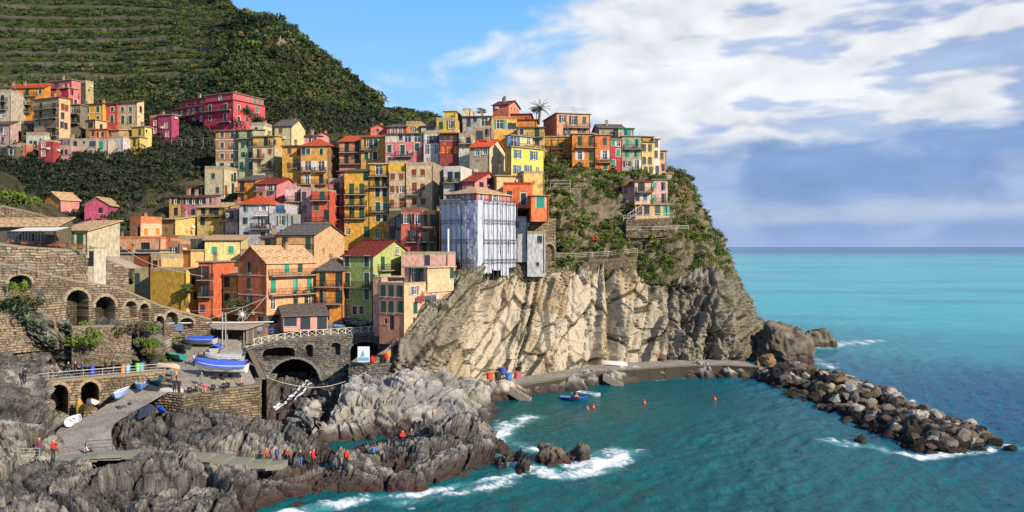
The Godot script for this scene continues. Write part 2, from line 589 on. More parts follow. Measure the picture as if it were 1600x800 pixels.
func paint(style: String, p: Vector3, n: Vector3, t: Color) -> Color:
	match style:
		"cliff":
			var pale := Color(0.66, 0.59, 0.46)
			var warm := Color(0.52, 0.40, 0.25)
			var grey := Color(0.215, 0.195, 0.165)
			var joint := t.g > 4.0
			if joint: t.g -= 9.0
			var c := pale.lerp(warm, smoothstep(0.0, 0.5, nz.a.get_noise_3dv(p * Vector3(0.16, 0.05, 0.16)) + t.g * 0.4))
			c = c.lerp(grey, clampf(t.b * 0.70 + smoothstep(0.12, 0.5, nz.a.get_noise_3dv(p * Vector3(0.3, 0.06, 0.3) + Vector3(4, 4, 4))) * 0.7, 0, 0.9))
			# rust and dark runs
			c = c.lerp(Color(0.33, 0.15, 0.06), smoothstep(0.34, 0.6, nz.a.get_noise_3dv(p * Vector3(0.5, 0.09, 0.5))) * 0.55)
			c = c.lerp(Color(0.10, 0.10, 0.09), smoothstep(0.30, 0.6, nz.a.get_noise_3dv(p * Vector3(0.9, 0.12, 0.9) + Vector3(9, 9, 9))) * 0.6)
			if joint: c = c * 0.35
			# weeds where it flattens out
			c = c.lerp(Color(0.07, 0.085, 0.03), smoothstep(0.45, 0.8, n.y + nz.a.get_noise_3dv(p * 0.6) * 0.25) * 0.8)
			return wet(c, p)
		"rock":
			var joint := t.g > 4.0
			if joint: t.g -= 9.0
			var c := Color(0.150, 0.149, 0.140).lerp(Color(0.37, 0.352, 0.31), smoothstep(-0.2, 0.5, t.b + nz.a.get_noise_3dv(p * 0.35) * 0.5 + t.g * 0.35))
			c = c.lerp(Color(0.46, 0.42, 0.35), smoothstep(0.25, 0.6, nz.a.get_noise_3dv(p * Vector3(0.7, 1.6, 0.7))) * 0.5)
			c = c.lerp(Color(0.10, 0.095, 0.085), smoothstep(0.15, 0.5, nz.a.get_noise_3dv(p * Vector3(0.5, 1.3, 0.5) + Vector3(3, 3, 3))) * 0.75)
			c = c.lerp(Color(0.30, 0.20, 0.09), smoothstep(0.3, 0.6, nz.a.get_noise_3dv(p * 0.25 + Vector3(7, 7, 7))) * 0.28)
			if joint: c = c * 0.4
			# thin pale and dark layers
			var bed := p.y * 0.9 + p.x * 0.38 - p.z * 0.30 + nz.b.get_noise_3dv(p * 0.06) * 3.0
			c *= lerpf(0.55, 1.25, smoothstep(-0.5, 0.5, nz.a.get_noise_2d(bed * 2.6, p.x * 0.12) + nz.a.get_noise_3dv(p * 1.8) * 0.5))
			return wet(c, p)
		"pale":
			var c := Color(0.55, 0.54, 0.51).lerp(Color(0.68, 0.63, 0.53), smoothstep(-0.2, 0.4, t.b))
			c = c.lerp(Color(0.20, 0.185, 0.16), smoothstep(0.05, 0.5, nz.a.get_noise_3dv(p * 0.4)) * 0.6)
			c = c.lerp(Color(0.09, 0.085, 0.08), (1.0 - smoothstep(-0.35, 0.05, t.g)) * 0.5)
			return wet(c, p)
		"slope":
			var c := Color(0.05, 0.055, 0.028).lerp(Color(0.11, 0.095, 0.055), smoothstep(-0.3, 0.4, t.g))
			return c
		"headland":
			var rockc := Color(0.30, 0.255, 0.175).lerp(Color(0.20, 0.17, 0.12), smoothstep(-0.3, 0.3, t.g))
			var green := Color(0.065, 0.085, 0.025).lerp(Color(0.12, 0.10, 0.045), smoothstep(-0.2, 0.4, t.b + nz.a.get_noise_3dv(p * 0.5) * 0.4))
			return rockc.lerp(green, smoothstep(0.30, 0.62, n.y + nz.a.get_noise_3dv(p * 0.3) * 0.35))
		"hill":
			var c := Color(0.030, 0.038, 0.015).lerp(Color(0.060, 0.060, 0.026), smoothstep(-0.3, 0.4, nz.a.get_noise_3dv(p * 0.08)))
			c = c.lerp(Color(0.065, 0.095, 0.022), smoothstep(0.1, 0.35, t.b) * 0.7)
			c = c.lerp(Color(0.17, 0.15, 0.105) * (0.8 + 0.4 * nz.a.get_noise_3dv(p * 0.3)), smoothstep(0.5, 0.9, t.b))
			var stone := Color(0.36, 0.31, 0.22).lerp(Color(0.13, 0.12, 0.08), smoothstep(-0.1, 0.35, nz.a.get_noise_3dv(p * Vector3(0.5, 0.12, 0.5))))
			return c.lerp(stone, smoothstep(0.42, 0.66, t.g * 0.62 + nz.a.get_noise_3dv(p * Vector3(0.09, 0.03, 0.09)) * 0.8))
		"path":
			var c := Color(0.36, 0.34, 0.30).lerp(Color(0.28, 0.265, 0.235), smoothstep(-0.3, 0.4, t.g))
			return c.lerp(Color(0.20, 0.185, 0.16), smoothstep(0.3, 0.55, nz.a.get_noise_3dv(p * Vector3(0.2, 1, 0.5))) * 0.5)
		"boulder":
			var c := Color(0.17, 0.145, 0.115).lerp(Color(0.30, 0.26, 0.20), smoothstep(-0.2, 0.4, t.g))
			return wet(c, p)
	return Color(t.r, t.g, t.b)

# weed and water stain the rock near the sea: a band with its own ragged edge
func wet(c: Color, p: Vector3) -> Color:
	var line: float = 1.1 + nz.a.get_noise_3dv(p * 0.35) * 0.8
	c = c.lerp(Color(0.070, 0.052, 0.045), (1.0 - smoothstep(line - 0.3, line + 0.5, p.y)) * 0.85)
	return c.lerp(Color(0.09, 0.035, 0.03), (1.0 - smoothstep(0.1, 0.55, p.y + nz.a.get_noise_3dv(p * 0.8) * 0.3)) * 0.7)

func rows(list: Array) -> Array:
	var out := []
	for r in list:
		var row := []
		for k in r:
			row.append(P(k[0], k[1], k[2]))
		out.append(row)
	return out

# ---------------------------------------------------------------- masonry
# a wall between a top line and a foot line, built of stones with sunk joints; holes: arches [s, t0, half, spring, depth]
func stone_wall(called: String, label: String, top: Array, foot: Array, holes: Array, cell := 0.10, sx := 0.50, sy := 0.30, c0 := Color(0.50, 0.42, 0.30), c1 := Color(0.25, 0.21, 0.16)) -> Node3D:
	var o := base(called, Vector3.ZERO)
	tag(o, label, "stone wall")
	var length := 0.0
	var at := [0.0]
	for k in top.size() - 1:
		length += Vector2(top[k].x - top[k + 1].x, top[k].z - top[k + 1].z).length()
		at.append(length)
	var high := 0.0
	for k in top.size():
		high = maxf(high, top[k].y - foot[k].y)
	var nu := int(length / cell)
	var nv := int(high / cell)
	var pos := PackedVector3Array()
	pos.resize((nu + 1) * (nv + 1))
	var raw := PackedVector3Array()
	raw.resize(pos.size())
	var col := PackedColorArray()
	col.resize(pos.size())
	for a in nu + 1:
		var s := length * a / nu
		var k := 0
		while k < at.size() - 2 and s > at[k + 1]:
			k += 1
		var f: float = (s - at[k]) / maxf(at[k + 1] - at[k], 0.01)
		var tp: Vector3 = top[k].lerp(top[k + 1], f)
		var ft: Vector3 = foot[k].lerp(foot[k + 1], f)
		var along: Vector3 = (top[k + 1] - top[k])
		var nn := Vector3(-along.z, 0, along.x).normalized()
		if nn.dot(Vector3(0, 24, 0) - tp) < 0:
			nn = -nn
		for b in nv + 1:
			var q := ft.lerp(tp, float(b) / nv)
			var y := q.y
			# courses wander a little
			var yy: float = y / sy + nz.c.get_noise_2d(s * 0.30, y * 0.30) * 0.35
			var course := floorf(yy)
			var ww := sx * lerpf(0.75, 1.35, hashf(int(course), 77))
			var xx: float = s / ww + hashf(int(course), 5) + nz.c.get_noise_2d(s * 0.8 + course * 13.0, 3.0) * 0.55
			var stone := floorf(xx)
			var ex := minf(xx - stone, 1.0 - xx + stone) * ww
			var ey := minf(yy - course, 1.0 - yy + course) * sy
			var edge := minf(ex, ey)
			var r := hashf(int(stone) * 131 + int(course), 9)
			var r2 := hashf(int(stone) * 57 + int(course) * 31, 4)
			var h := smoothstep(0.0, 0.09, edge) * (0.07 + 0.15 * r)
			var cc := c1.lerp(c0, r) * (0.75 + 0.5 * r2)
			cc = cc.lerp(Color(0.40, 0.24, 0.11), 0.5 if r2 > 0.86 else 0.0)
			cc = cc.lerp(Color(0.07, 0.062, 0.05), 1.0 - smoothstep(0.01, 0.07, edge))
			cc *= 0.78 + 0.55 * clampf(nz.a.get_noise_2d(s * 0.11, y * 0.19) + 0.4, 0.0, 1.0)
			for hole in holes:
				var dx: float = absf(s - hole[0])
				var dy: float = y - hole[1]
				var half: float = hole[2]
				var spring: float = hole[3]
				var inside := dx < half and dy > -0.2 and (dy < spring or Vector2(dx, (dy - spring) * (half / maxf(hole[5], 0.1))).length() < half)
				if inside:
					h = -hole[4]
					cc = cc * (0.8 if hole[4] < 2.0 else 0.35)  # shade of the recess put into the stone colour, stronger in deep arches
				elif dy > spring - 0.2:
					var rad := Vector2(dx, (dy - spring) * (half / maxf(hole[5], 0.1))).length() - half
					if rad < 0.42:
						var ang := atan2(dy - spring, s - hole[0]) * (half + 0.3) / 0.28
						var e2 := absf(ang - roundf(ang)) * 0.28
						h = 0.10 + 0.10 * smoothstep(0.0, 0.05, 0.14 - e2)
						cc = c0 * (0.7 + 0.35 * hashf(int(floorf(ang + 0.5)), 3))
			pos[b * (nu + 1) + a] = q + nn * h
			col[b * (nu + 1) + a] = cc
	var n2 := grid_normals(pos, nu, nv)
	var flip := 1.0
	if n2[(nv / 2) * (nu + 1) + nu / 2].dot(Vector3(0, 24, 0) - pos[nu / 2]) < 0:
		flip = -1.0
	var idx := PackedInt32Array()
	for k in n2.size():
		n2[k] *= flip
	for b in nv:
		for a in nu:
			var k := b * (nu + 1) + a
			if flip > 0:
				idx.append_array([k, k + nu + 1, k + 1, k + 1, k + nu + 1, k + nu + 2])
			else:
				idx.append_array([k, k + 1, k + nu + 1, k + 1, k + nu + 2, k + nu + 1])
	var arr := []
	arr.resize(Mesh.ARRAY_MAX)
	arr[Mesh.ARRAY_VERTEX] = pos
	arr[Mesh.ARRAY_NORMAL] = n2
	arr[Mesh.ARRAY_COLOR] = col
	arr[Mesh.ARRAY_INDEX] = idx
	var am := ArrayMesh.new()
	am.add_surface_from_arrays(Mesh.PRIMITIVE_TRIANGLES, arr)
	am.surface_set_material(0, mat("stone", Color(1, 1, 1), 0.95))
	part("masonry", am, o).set_meta("kind", "stuff")
	# its thickness: a rough capping and a back
	var mb := MB.new()
	mb.col = c0.lerp(c1, 0.5)
	for k in top.size() - 1:
		var al: Vector3 = (top[k + 1] - top[k])
		var nn := Vector3(-al.z, 0, al.x).normalized()
		if nn.dot(Vector3(0, 24, 0) - top[k]) < 0:
			nn = -nn
		var e := 0.14
		mb.box(top[k] + nn * e - Vector3(0, 0.1, 0) - nn * 0.8, al * 1.0, Vector3(0, 0.28, 0), nn * 0.8)
		mb.box(foot[k] - nn * 0.8 - Vector3(0, 0.5, 0), foot[k + 1] - foot[k], Vector3(0, 0.2, 0), nn * 0.3)
		if holes.is_empty():
			mb.quad(foot[k + 1] - nn * 0.8, foot[k] - nn * 0.8, top[k] - nn * 0.8, top[k + 1] - nn * 0.8)
	part("coping", mb.mesh(mat("stone", Color(1, 1, 1), 0.95)), o)
	return o

# ---------------------------------------------------------------- houses
const SIZES := {"w": Vector2(0.9, 1.3), "t": Vector2(0.95, 1.75), "d": Vector2(1.0, 2.15), "s": Vector2(0.6, 0.75), "l": Vector2(1.9, 1.4), "a": Vector2(1.2, 2.2), "v": Vector2(1.5, 2.1), "q": Vector2(3.0, 2.2)}
var hues := {}

func hue(c: String) -> Material:
	match c:
		"g": return mat("paint", srgb(0.018, 0.075, 0.050), 0.5)
		"k": return mat("paint", srgb(0.016, 0.030, 0.030), 0.5)
		"b": return mat("paint", srgb(0.17, 0.052, 0.022), 0.6)
		"o": return mat("paint", srgb(0.80, 0.17, 0.02), 0.55)
		"u": return mat("paint", srgb(0.04, 0.13, 0.30), 0.5)
		"t": return mat("paint", srgb(0.02, 0.26, 0.18), 0.5)
		"n": return mat("paint", srgb(0.62, 0.60, 0.56), 0.5)
		"x": return mat("paint", srgb(0.04, 0.035, 0.03), 0.5)
	return mat("paint", srgb(0.3, 0.3, 0.3), 0.5)

func iron() -> Material: return mat("metal", srgb(0.035, 0.035, 0.035), 0.5)
func glass() -> Material: return mat("glass", srgb(0.02, 0.026, 0.032), 0.12)
func white() -> Material: return mat("concrete", srgb(0.66, 0.64, 0.60), 0.7)
func cement() -> Material: return mat("concrete", srgb(0.34, 0.31, 0.27), 0.9)

func louvre(w: float, h: float, m: Material) -> ArrayMesh:
	var k := "louvre %.2f %.2f %d" % [w, h, m.get_instance_id()]
	if not meshes.has(k):
		var mb := MB.new()
		mb.cbox(Vector3(-w / 2 + 0.03, 0, 0), Vector3(0.06, h, 0.05))
		mb.cbox(Vector3(w / 2 - 0.03, 0, 0), Vector3(0.06, h, 0.05))
		mb.cbox(Vector3(0, h / 2 - 0.03, 0), Vector3(w - 0.12, 0.06, 0.05))
		mb.cbox(Vector3(0, -h / 2 + 0.03, 0), Vector3(w - 0.12, 0.06, 0.05))
		var n := int(h / 0.14)
		for j in n:
			var y := -h / 2 + 0.06 + (h - 0.12) * (j + 0.5) / n
			mb.box(Vector3(-w / 2 + 0.06, y - 0.045, 0.02), Vector3(w - 0.12, 0, 0), Vector3(0, 0.10, -0.035), Vector3(0, -0.003, -0.012))
		meshes[k] = mb.mesh(m)
	return meshes[k]

func sash(w: float, h: float, kind: String, m: Material, surround: bool) -> ArrayMesh:
	var k := "sash %.2f %.2f %s %d %s" % [w, h, kind, m.get_instance_id(), surround]
	if not meshes.has(k):
		var mb := MB.new()
		var z := -0.10
		for s in [-1.0, 1.0]:
			mb.cbox(Vector3(s * (w / 2 - 0.04), 0, z), Vector3(0.08, h, 0.07))
			mb.cbox(Vector3(0, s * (h / 2 - 0.04), z), Vector3(w - 0.16, 0.08, 0.07))
		if kind != "s":
			mb.cbox(Vector3(0, 0, z), Vector3(0.07, h - 0.16, 0.06))
			if w > 1.6:
				for s in [-0.25, 0.25]:
					mb.cbox(Vector3(w * s, 0, z), Vector3(0.05, h - 0.16, 0.055))
			if kind in ["w", "t", "d", "v"]:
				mb.cbox(Vector3(0, h * 0.18, z), Vector3(w - 0.16, 0.045, 0.05))
		var am := mb.mesh(m)
		var sb := MB.new()
		if kind in ["w", "t", "s", "l"]:
			sb.cbox(Vector3(0, -h / 2 - 0.045, 0.05), Vector3(w + 0.24, 0.08, 0.16))
		if surround:
			for s in [-1.0, 1.0]:
				sb.cbox(Vector3(s * (w / 2 + 0.08), 0.06, 0.015), Vector3(0.15, h + 0.14, 0.05))
			sb.cbox(Vector3(0, h / 2 + 0.07, 0.018), Vector3(w + 0.02, 0.14, 0.05))
		sb.into(am, white())
		meshes[k] = am
	return meshes[k]

func opening(parent: Node3D, code: String, c: Vector3, U: Vector3, N: Vector3) -> void:
	var kind := code[0]
	var colour := code[1]
	var size: Vector2 = SIZES[kind]
	var w := size.x
	var h := size.y
	var T := Transform3D(Basis(U, Vector3.UP, N), c)
	var shut := not code[1] in ["n", "x"] and not "o" in code.substr(2)
	var frame_m: Material = hue("n") if colour != "x" else hue("x")
	if shut and kind != "q":
		frame_m = hue(colour)
	var o := part("door" if kind in ["d", "a", "q"] else "window", sash(w, h, kind, frame_m, "+" in code), parent, T)
	var gk := "pane %.2f %.2f %s" % [w, h, shut and kind == "q"]
	if not meshes.has(gk):
		var mb := MB.new()
		mb.cbox(Vector3(0, 0, -0.145), Vector3(w - 0.02, h - 0.02, 0.02))
		meshes[gk] = mb.mesh(glass())
	part("pane", meshes[gk], o)
	if kind == "q":
		var mb := MB.new()
		for j in 4:
			mb.cbox(Vector3((j - 1.5) * w / 4, 0, -0.05), Vector3(w / 4 - 0.03, h - 0.04, 0.05))
		part("panel", mb.mesh(hue(colour)), o)
		return
	if kind == "s":
		return
	if shut:
		var lv := louvre(w / 2 - 0.01, h - 0.02, hue(colour))
		for s in [-1.0, 1.0]:
			var ajar := 0.0
			if rng.randf() < 0.12:
				ajar = s * rng.randf_range(0.3, 0.9)
			var b := Basis(Vector3.UP, ajar)
			part("shutter", lv, o, Transform3D(b, Vector3(s * w / 2, 0, 0.01) - b * Vector3(s * w / 4, 0, 0)))
	elif code.substr(2).contains("o"):
		var lv := louvre(w / 2 - 0.01, h - 0.02, hue(colour if colour != "x" else "k"))
		for s in [-1.0, 1.0]:
			var b := Basis(Vector3.UP, s * rng.randf_range(-0.02, 0.22))
			part("shutter", lv, o, Transform3D(b, Vector3(s * (w / 2 + 0.03), 0, 0.06) + b * Vector3(s * w / 4, 0, 0)))

func wall_face(mb: MB, o: Vector3, U: Vector3, N: Vector3, width: float, h0: float, h1: float, holes: Array) -> void:
	var xs: Array[float] = [0.0, width]
	var ys: Array[float] = [h0, h1]
	for r: Rect2 in holes:
		xs.append_array([r.position.x, r.end.x])
		ys.append_array([r.position.y, r.end.y])
	xs.sort()
	ys.sort()
	for a in xs.size() - 1:
		if xs[a + 1] - xs[a] < 1e-4: continue
		var run := -1.0
		for b in ys.size() - 1:
			var mid := Vector2((xs[a] + xs[a + 1]) / 2, (ys[b] + ys[b + 1]) / 2)
			var open: bool = ys[b + 1] - ys[b] < 1e-5
			if not open:
				for r: Rect2 in holes:
					if r.has_point(mid):
						open = true
						break
				if not open and run < -0.5:
					run = b
				if open and run > -0.5:
					mb.quad(o + U * xs[a] + Vector3.UP * ys[int(run)], o + U * xs[a + 1] + Vector3.UP * ys[int(run)], o + U * xs[a + 1] + Vector3.UP * ys[b], o + U * xs[a] + Vector3.UP * ys[b])
					run = -1.0
		if run > -0.5:
			mb.quad(o + U * xs[a] + Vector3.UP * ys[int(run)], o + U * xs[a + 1] + Vector3.UP * ys[int(run)], o + U * xs[a + 1] + Vector3.UP * h1, o + U * xs[a] + Vector3.UP * h1)
	for r: Rect2 in holes:
		var a := o + U * r.position.x + Vector3.UP * r.position.y
		var b := o + U * r.end.x + Vector3.UP * r.position.y
		var c := o + U * r.end.x + Vector3.UP * r.end.y
		var d := o + U * r.position.x + Vector3.UP * r.end.y
		var k := N * -0.17
		mb.quad(a, b, b + k, a + k)
		mb.quad(b, c, c + k, b + k)
		mb.quad(c, d, d + k, c + k)
		mb.quad(d, a, a + k, d + k)

func plane_hit(o: Vector3, dir: Vector3, px: float, py: float) -> Vector2:
	var t := (px - 800.0) / F
	var w := (-t * o.z - o.x) / (dir.x + t * dir.z)
	var depth := -(o.z + w * dir.z)
	return Vector2(w, 24.0 - (py - 385.0) / F * depth)

func railing(mb: MB, a: Vector3, b: Vector3, h := 1.0, gap := 0.16, r := 0.014) -> void:
	var n := maxi(1, int(a.distance_to(b) / gap))
	for j in n + 1:
		var p := a.lerp(b, float(j) / n)
		var fat := r * (1.6 if j % 8 == 0 or j == n else 1.0)
		mb.cbox(p + Vector3(0, h / 2, 0), Vector3(fat * 2, h, fat * 2))
	mb.tube(a + Vector3(0, h, 0), b + Vector3(0, h, 0), r * 2.0, r * 2.0, 4, false)
	mb.tube(a + Vector3(0, 0.08, 0), b + Vector3(0, 0.08, 0), r * 1.3, r * 1.3, 4, false)

func balcony(parent: Node3D, c: Vector3, U: Vector3, N: Vector3, width: float, deep: float) -> void:
	var mb := MB.new()
	mb.box(c - Vector3(0, 0.14, 0) + N * 0.002, U * width, Vector3(0, 0.14, 0), N * deep)
	for s in [0.25, width - 0.37]:
		mb.box(c + U * s - Vector3(0, 0.42, 0), U * 0.12, Vector3(0, 0.28, 0), N * deep * 0.55)
	var o := part("balcony", mb.mesh(cement()), parent)
	var rb := MB.new()
	var e := N * (deep - 0.05)
	railing(rb, c + e, c + e + U * width)
	railing(rb, c, c + e)
	railing(rb, c + U * width, c + e + U * width)
	part("railing", rb.mesh(iron()), o)
	if rng.randf() < 0.4:
		for j in rng.randi_range(1, 3):
			flower_pot(o, c + e * 0.75 + U * rng.randf_range(0.2, maxf(width - 0.2, 0.3)))

func flower_pot(parent: Node3D, at: Vector3) -> void:
	if not meshes.has("pot"):
		var mb := MB.new()
		mb.tube(Vector3.ZERO, Vector3(0, 0.28, 0), 0.13, 0.19, 8)
		var am := mb.mesh(mat("concrete", srgb(0.42, 0.16, 0.08), 0.9))
		var lb := MB.new()
		var r := RandomNumberGenerator.new()
		r.seed = 5
		for j in 46:
			var p := Vector3(r.randfn(0, 0.16), 0.36 + absf(r.randfn(0, 0.2)), r.randfn(0, 0.16))
			lb.col = Color(0.05, 0.11, 0.025).lerp(Color(0.13, 0.17, 0.04), r.randf())
			if r.randf() < 0.15: lb.col = Color(0.55, 0.06, 0.06)
			var q := Vector3(r.randfn(), r.randfn(), r.randfn()).normalized() * 0.10
			lb.tri(p - q, p + q, p + q.cross(Vector3(0.3, 0.8, 0.5)).normalized() * 0.12)
		lb.into(am, mat("leaf", Color(1, 1, 1), 0.7))
		meshes.pot = am
	part("flower_pot", meshes.pot, parent, Transform3D(Basis(), at))

func chimney(parent: Node3D, at: Vector3, h: float) -> void:
	var mb := MB.new()
	mb.cbox(at + Vector3(0, h / 2, 0), Vector3(0.55, h, 0.5))
	mb.cbox(at + Vector3(0, h + 0.05, 0), Vector3(0.72, 0.10, 0.66))
	var am := mb.mesh(mat("plaster", srgb(0.45, 0.33, 0.25), 0.9))
	var cb := MB.new()
	for s in [-0.2, 0.2]:
		cb.cbox(at + Vector3(s, h + 0.22, 0), Vector3(0.1, 0.24, 0.5))
	cb.cbox(at + Vector3(0, h + 0.37, 0), Vector3(0.66, 0.07, 0.6))
	cb.into(am, mat("concrete", srgb(0.40, 0.17, 0.09), 0.9))
	part("chimney", am, parent)

func antenna(parent: Node3D, at: Vector3) -> void:
	var mb := MB.new()
	mb.tube(at, at + Vector3(0, 2.0, 0), 0.025, 0.025, 5)
	for j in 5:
		mb.tube(at + Vector3(-0.4 + j * 0.05, 1.9, j * 0.18 - 0.4), at + Vector3(0.4 - j * 0.05, 1.9, j * 0.18 - 0.4), 0.012, 0.012, 4)
	mb.tube(at + Vector3(0, 1.9, -0.45), at + Vector3(0, 1.9, 0.45), 0.015, 0.015, 4)
	part("antenna", mb.mesh(mat("metal", srgb(0.25, 0.25, 0.25), 0.5)), parent)

# wall colour, a little less saturated and mixed towards cream
func paled(c: String) -> Color:
	var k := Color(c)
	k.s *= 0.90
	return k.lerp(Color(0.95, 0.91, 0.84), 0.14)

# x0..x1: the sides of the front in the photograph, yb and ye its foot and eaves, d how far away, yaw how far it turns to the right
var last_w := 0.0
var last_l := 0.0
func house(called: String, label: String, x0: float, x1: float, yb: float, ye: float, d: float, yaw: float, side: float, wall: String, roof: String, spec: String, opt := {}) -> Node3D:
	var a := P(x0, yb, d)
	var th := deg_to_rad(yaw)
	var U := Vector3(cos(th), 0, -sin(th))
	var N := Vector3(sin(th), 0, cos(th))
	var w := plane_hit(a, U, x1, yb).x
	var h := (yb - ye) / F * d
	var foot: float = opt.get("foot", 2.5)
	var L: float = opt.get("len", 7.0)
	if side > x1:
		L = clampf(plane_hit(a + U * w, -N, side, yb).x, 2.5, 22.0)
	elif side > 0 and side < x0:
		L = clampf(plane_hit(a, -N, side, yb).x, 2.5, 22.0)
	last_w = w
	last_l = L
	var o := base(called, a, th)
	tag(o, label, opt.get("cat", "house"))
	if opt.has("group"):
		o.set_meta("group", opt.group)
	var faces := {
		"": [Vector3.ZERO, Vector3(1, 0, 0), Vector3(0, 0, 1), w, []],
		">": [Vector3(w, 0, 0), Vector3(0, 0, -1), Vector3(1, 0, 0), L, []],
		"<": [Vector3(0, 0, -L), Vector3(0, 0, 1), Vector3(-1, 0, 0), L, []],
	}
	var rise: float = opt.get("rise", 0.30 * (w if roof == "z" else L) * 0.5 + 0.3)
	var things := []
	for row in spec.split(";", false):
		var tk := row.strip_edges().split(" ", false)
		var code: String = tk[0]
		var face := ""
		if code[0] in [">", "<"]:
			face = code[0]
			code = code.substr(1)
		var f: Array = faces[face]
		var wo: Vector3 = o.transform * (f[0] as Vector3)
		var wd: Vector3 = o.basis * (f[1] as Vector3)
		if code in ["bal", "sc", "laundry", "awn"]:
			var y := float(tk[1])
			var p := plane_hit(wo, wd, float(tk[2]) if tk.size() > 2 else x0, y)
			var q := p + Vector2(w, 0)
			if tk.size() > 3:
				q = plane_hit(wo, wd, float(tk[3]), y)
			things.append([code, face, p.x, q.x, p.y - a.y, float(tk[4]) if tk.size() > 4 else 0.9])
			continue
		var size: Vector2 = SIZES[code[0]]
		for k in range(2, tk.size()):
			var xy := tk[k].split(",")
			var y := float(xy[1]) if xy.size() > 1 else float(tk[1])
			var p := plane_hit(wo, wd, float(xy[0]), y) - Vector2(0, a.y)
			var r := Rect2(p - size / 2, size)
			if r.position.x < 0.06: r.position.x = 0.06
			if r.end.x > f[3] - 0.06: r.position.x = f[3] - 0.06 - size.x
			var top: float = h + (rise * 0.6 if (roof == "z" and face == "") or (roof == "x" and face != "") else 0.0)
			if r.end.y > h - 0.05 and r.end.y < h + 0.6: r.position.y = h - 0.06 - size.y
			if r.position.x < 0.02 or r.end.y > top: continue
			var clash := false
			for r2 in f[4]:
				if r.grow(0.05).intersects(r2): clash = true
			if clash: continue
			if r.end.y > h:      # high in a gable: set on the wall
				opening(o, code, f[0] + f[1] * r.get_center().x + Vector3.UP * r.get_center().y + f[2] * 0.2, f[1], f[2])
				continue
			f[4].append(r)
			opening(o, code, f[0] + f[1] * r.get_center().x + Vector3.UP * r.get_center().y, f[1], f[2])
	var wm: Material = mat("plaster", paled(wall), 0.9) if not opt.get("stone", false) else mat("concrete", Color(wall), 0.95)
	var sm: Material = mat("plaster", paled(opt.side_col), 0.9) if opt.has("side_col") else wm  # side colour holds sun and shade on many houses, other paint on some
	var mb := MB.new()
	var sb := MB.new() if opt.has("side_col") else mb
	for k in faces:
		var f: Array = faces[k]
		wall_face(mb if k == "" else sb, f[0], f[1], f[2], f[3], -foot, h, f[4])
	sb.quad(Vector3(w, -foot, -L), Vector3(0, -foot, -L), Vector3(0, h, -L), Vector3(w, h, -L))
	if roof == "x":
		for X in [0.0, w]:
			var e := Vector3(X, h + rise, -L / 2)
			if X > 0: sb.tri(Vector3(X, h, 0), Vector3(X, h, -L), e)
			else: sb.tri(Vector3(X, h, -L), Vector3(X, h, 0), e)
	elif roof == "z":
		mb.tri(Vector3(0, h, 0), Vector3(w, h, 0), Vector3(w / 2, h + rise, 0))
		sb.tri(Vector3(w, h, -L), Vector3(0, h, -L), Vector3(w / 2, h + rise, -L))
	part("wall", mb.mesh(wm), o)
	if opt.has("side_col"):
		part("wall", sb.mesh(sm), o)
	opt.wc = wall
	var rt := roofing(o, roof, w, L, h, rise, opt)
	# chimneys, aerials, pipes
	var nch: int = opt.get("chimneys", 1 if rng.randf() < 0.6 else 0)
	if rt:
		for j in nch:
			var cx := rng.randf_range(0.2, 0.8) * w
			var cz := rng.randf_range(0.35, 0.75) * L
			chimney(rt, Vector3(cx, h + (0.1 if roof in ["f", "F"] else rise * 0.5), -cz), rng.randf_range(0.9, 1.6))
		if rng.randf() < 0.45:
			antenna(rt, Vector3(rng.randf_range(0.2, 0.8) * w, h + rise * 0.4, -0.5 * L))
	if opt.get("pipe", rng.randf() < 0.8):
		var pb := MB.new()
		pb.tube(Vector3(w - 0.12, -0.5, 0.07), Vector3(w - 0.12, h, 0.07), 0.055, 0.055, 6, false)
		part("drainpipe", pb.mesh(mat("metal", srgb(0.09, 0.06, 0.05), 0.6)), o)
	wear(o, faces, h, opt.get("patches", 2), wm.albedo_color)
	for t in things:
		var f: Array = faces[t[1]]
		var c: Vector3 = f[0] + f[1] * float(t[2]) + Vector3.UP * float(t[4])
		var wd: float = t[3] - t[2]
		if t[0] == "bal":
			balcony(o, c, f[1], f[2], wd, t[5])
		elif t[0] == "sc":
			var cb := MB.new()
			cb.box(f[0] + Vector3.UP * float(t[4]), f[1] * f[3], Vector3(0, 0.16, 0), f[2] * 0.05)
			part("string_course", cb.mesh(white()), o)
		elif t[0] == "laundry":
			laundry(o, c, f[1], f[2], wd)
		elif t[0] == "awn":
			var cb := MB.new()
			cb.box(c, f[1] * wd, Vector3(0, 0.05, 0), f[2] * float(t[5]) + Vector3(0, -0.25 * float(t[5]), 0))
			part("awning", cb.mesh(white()), o)
	return o

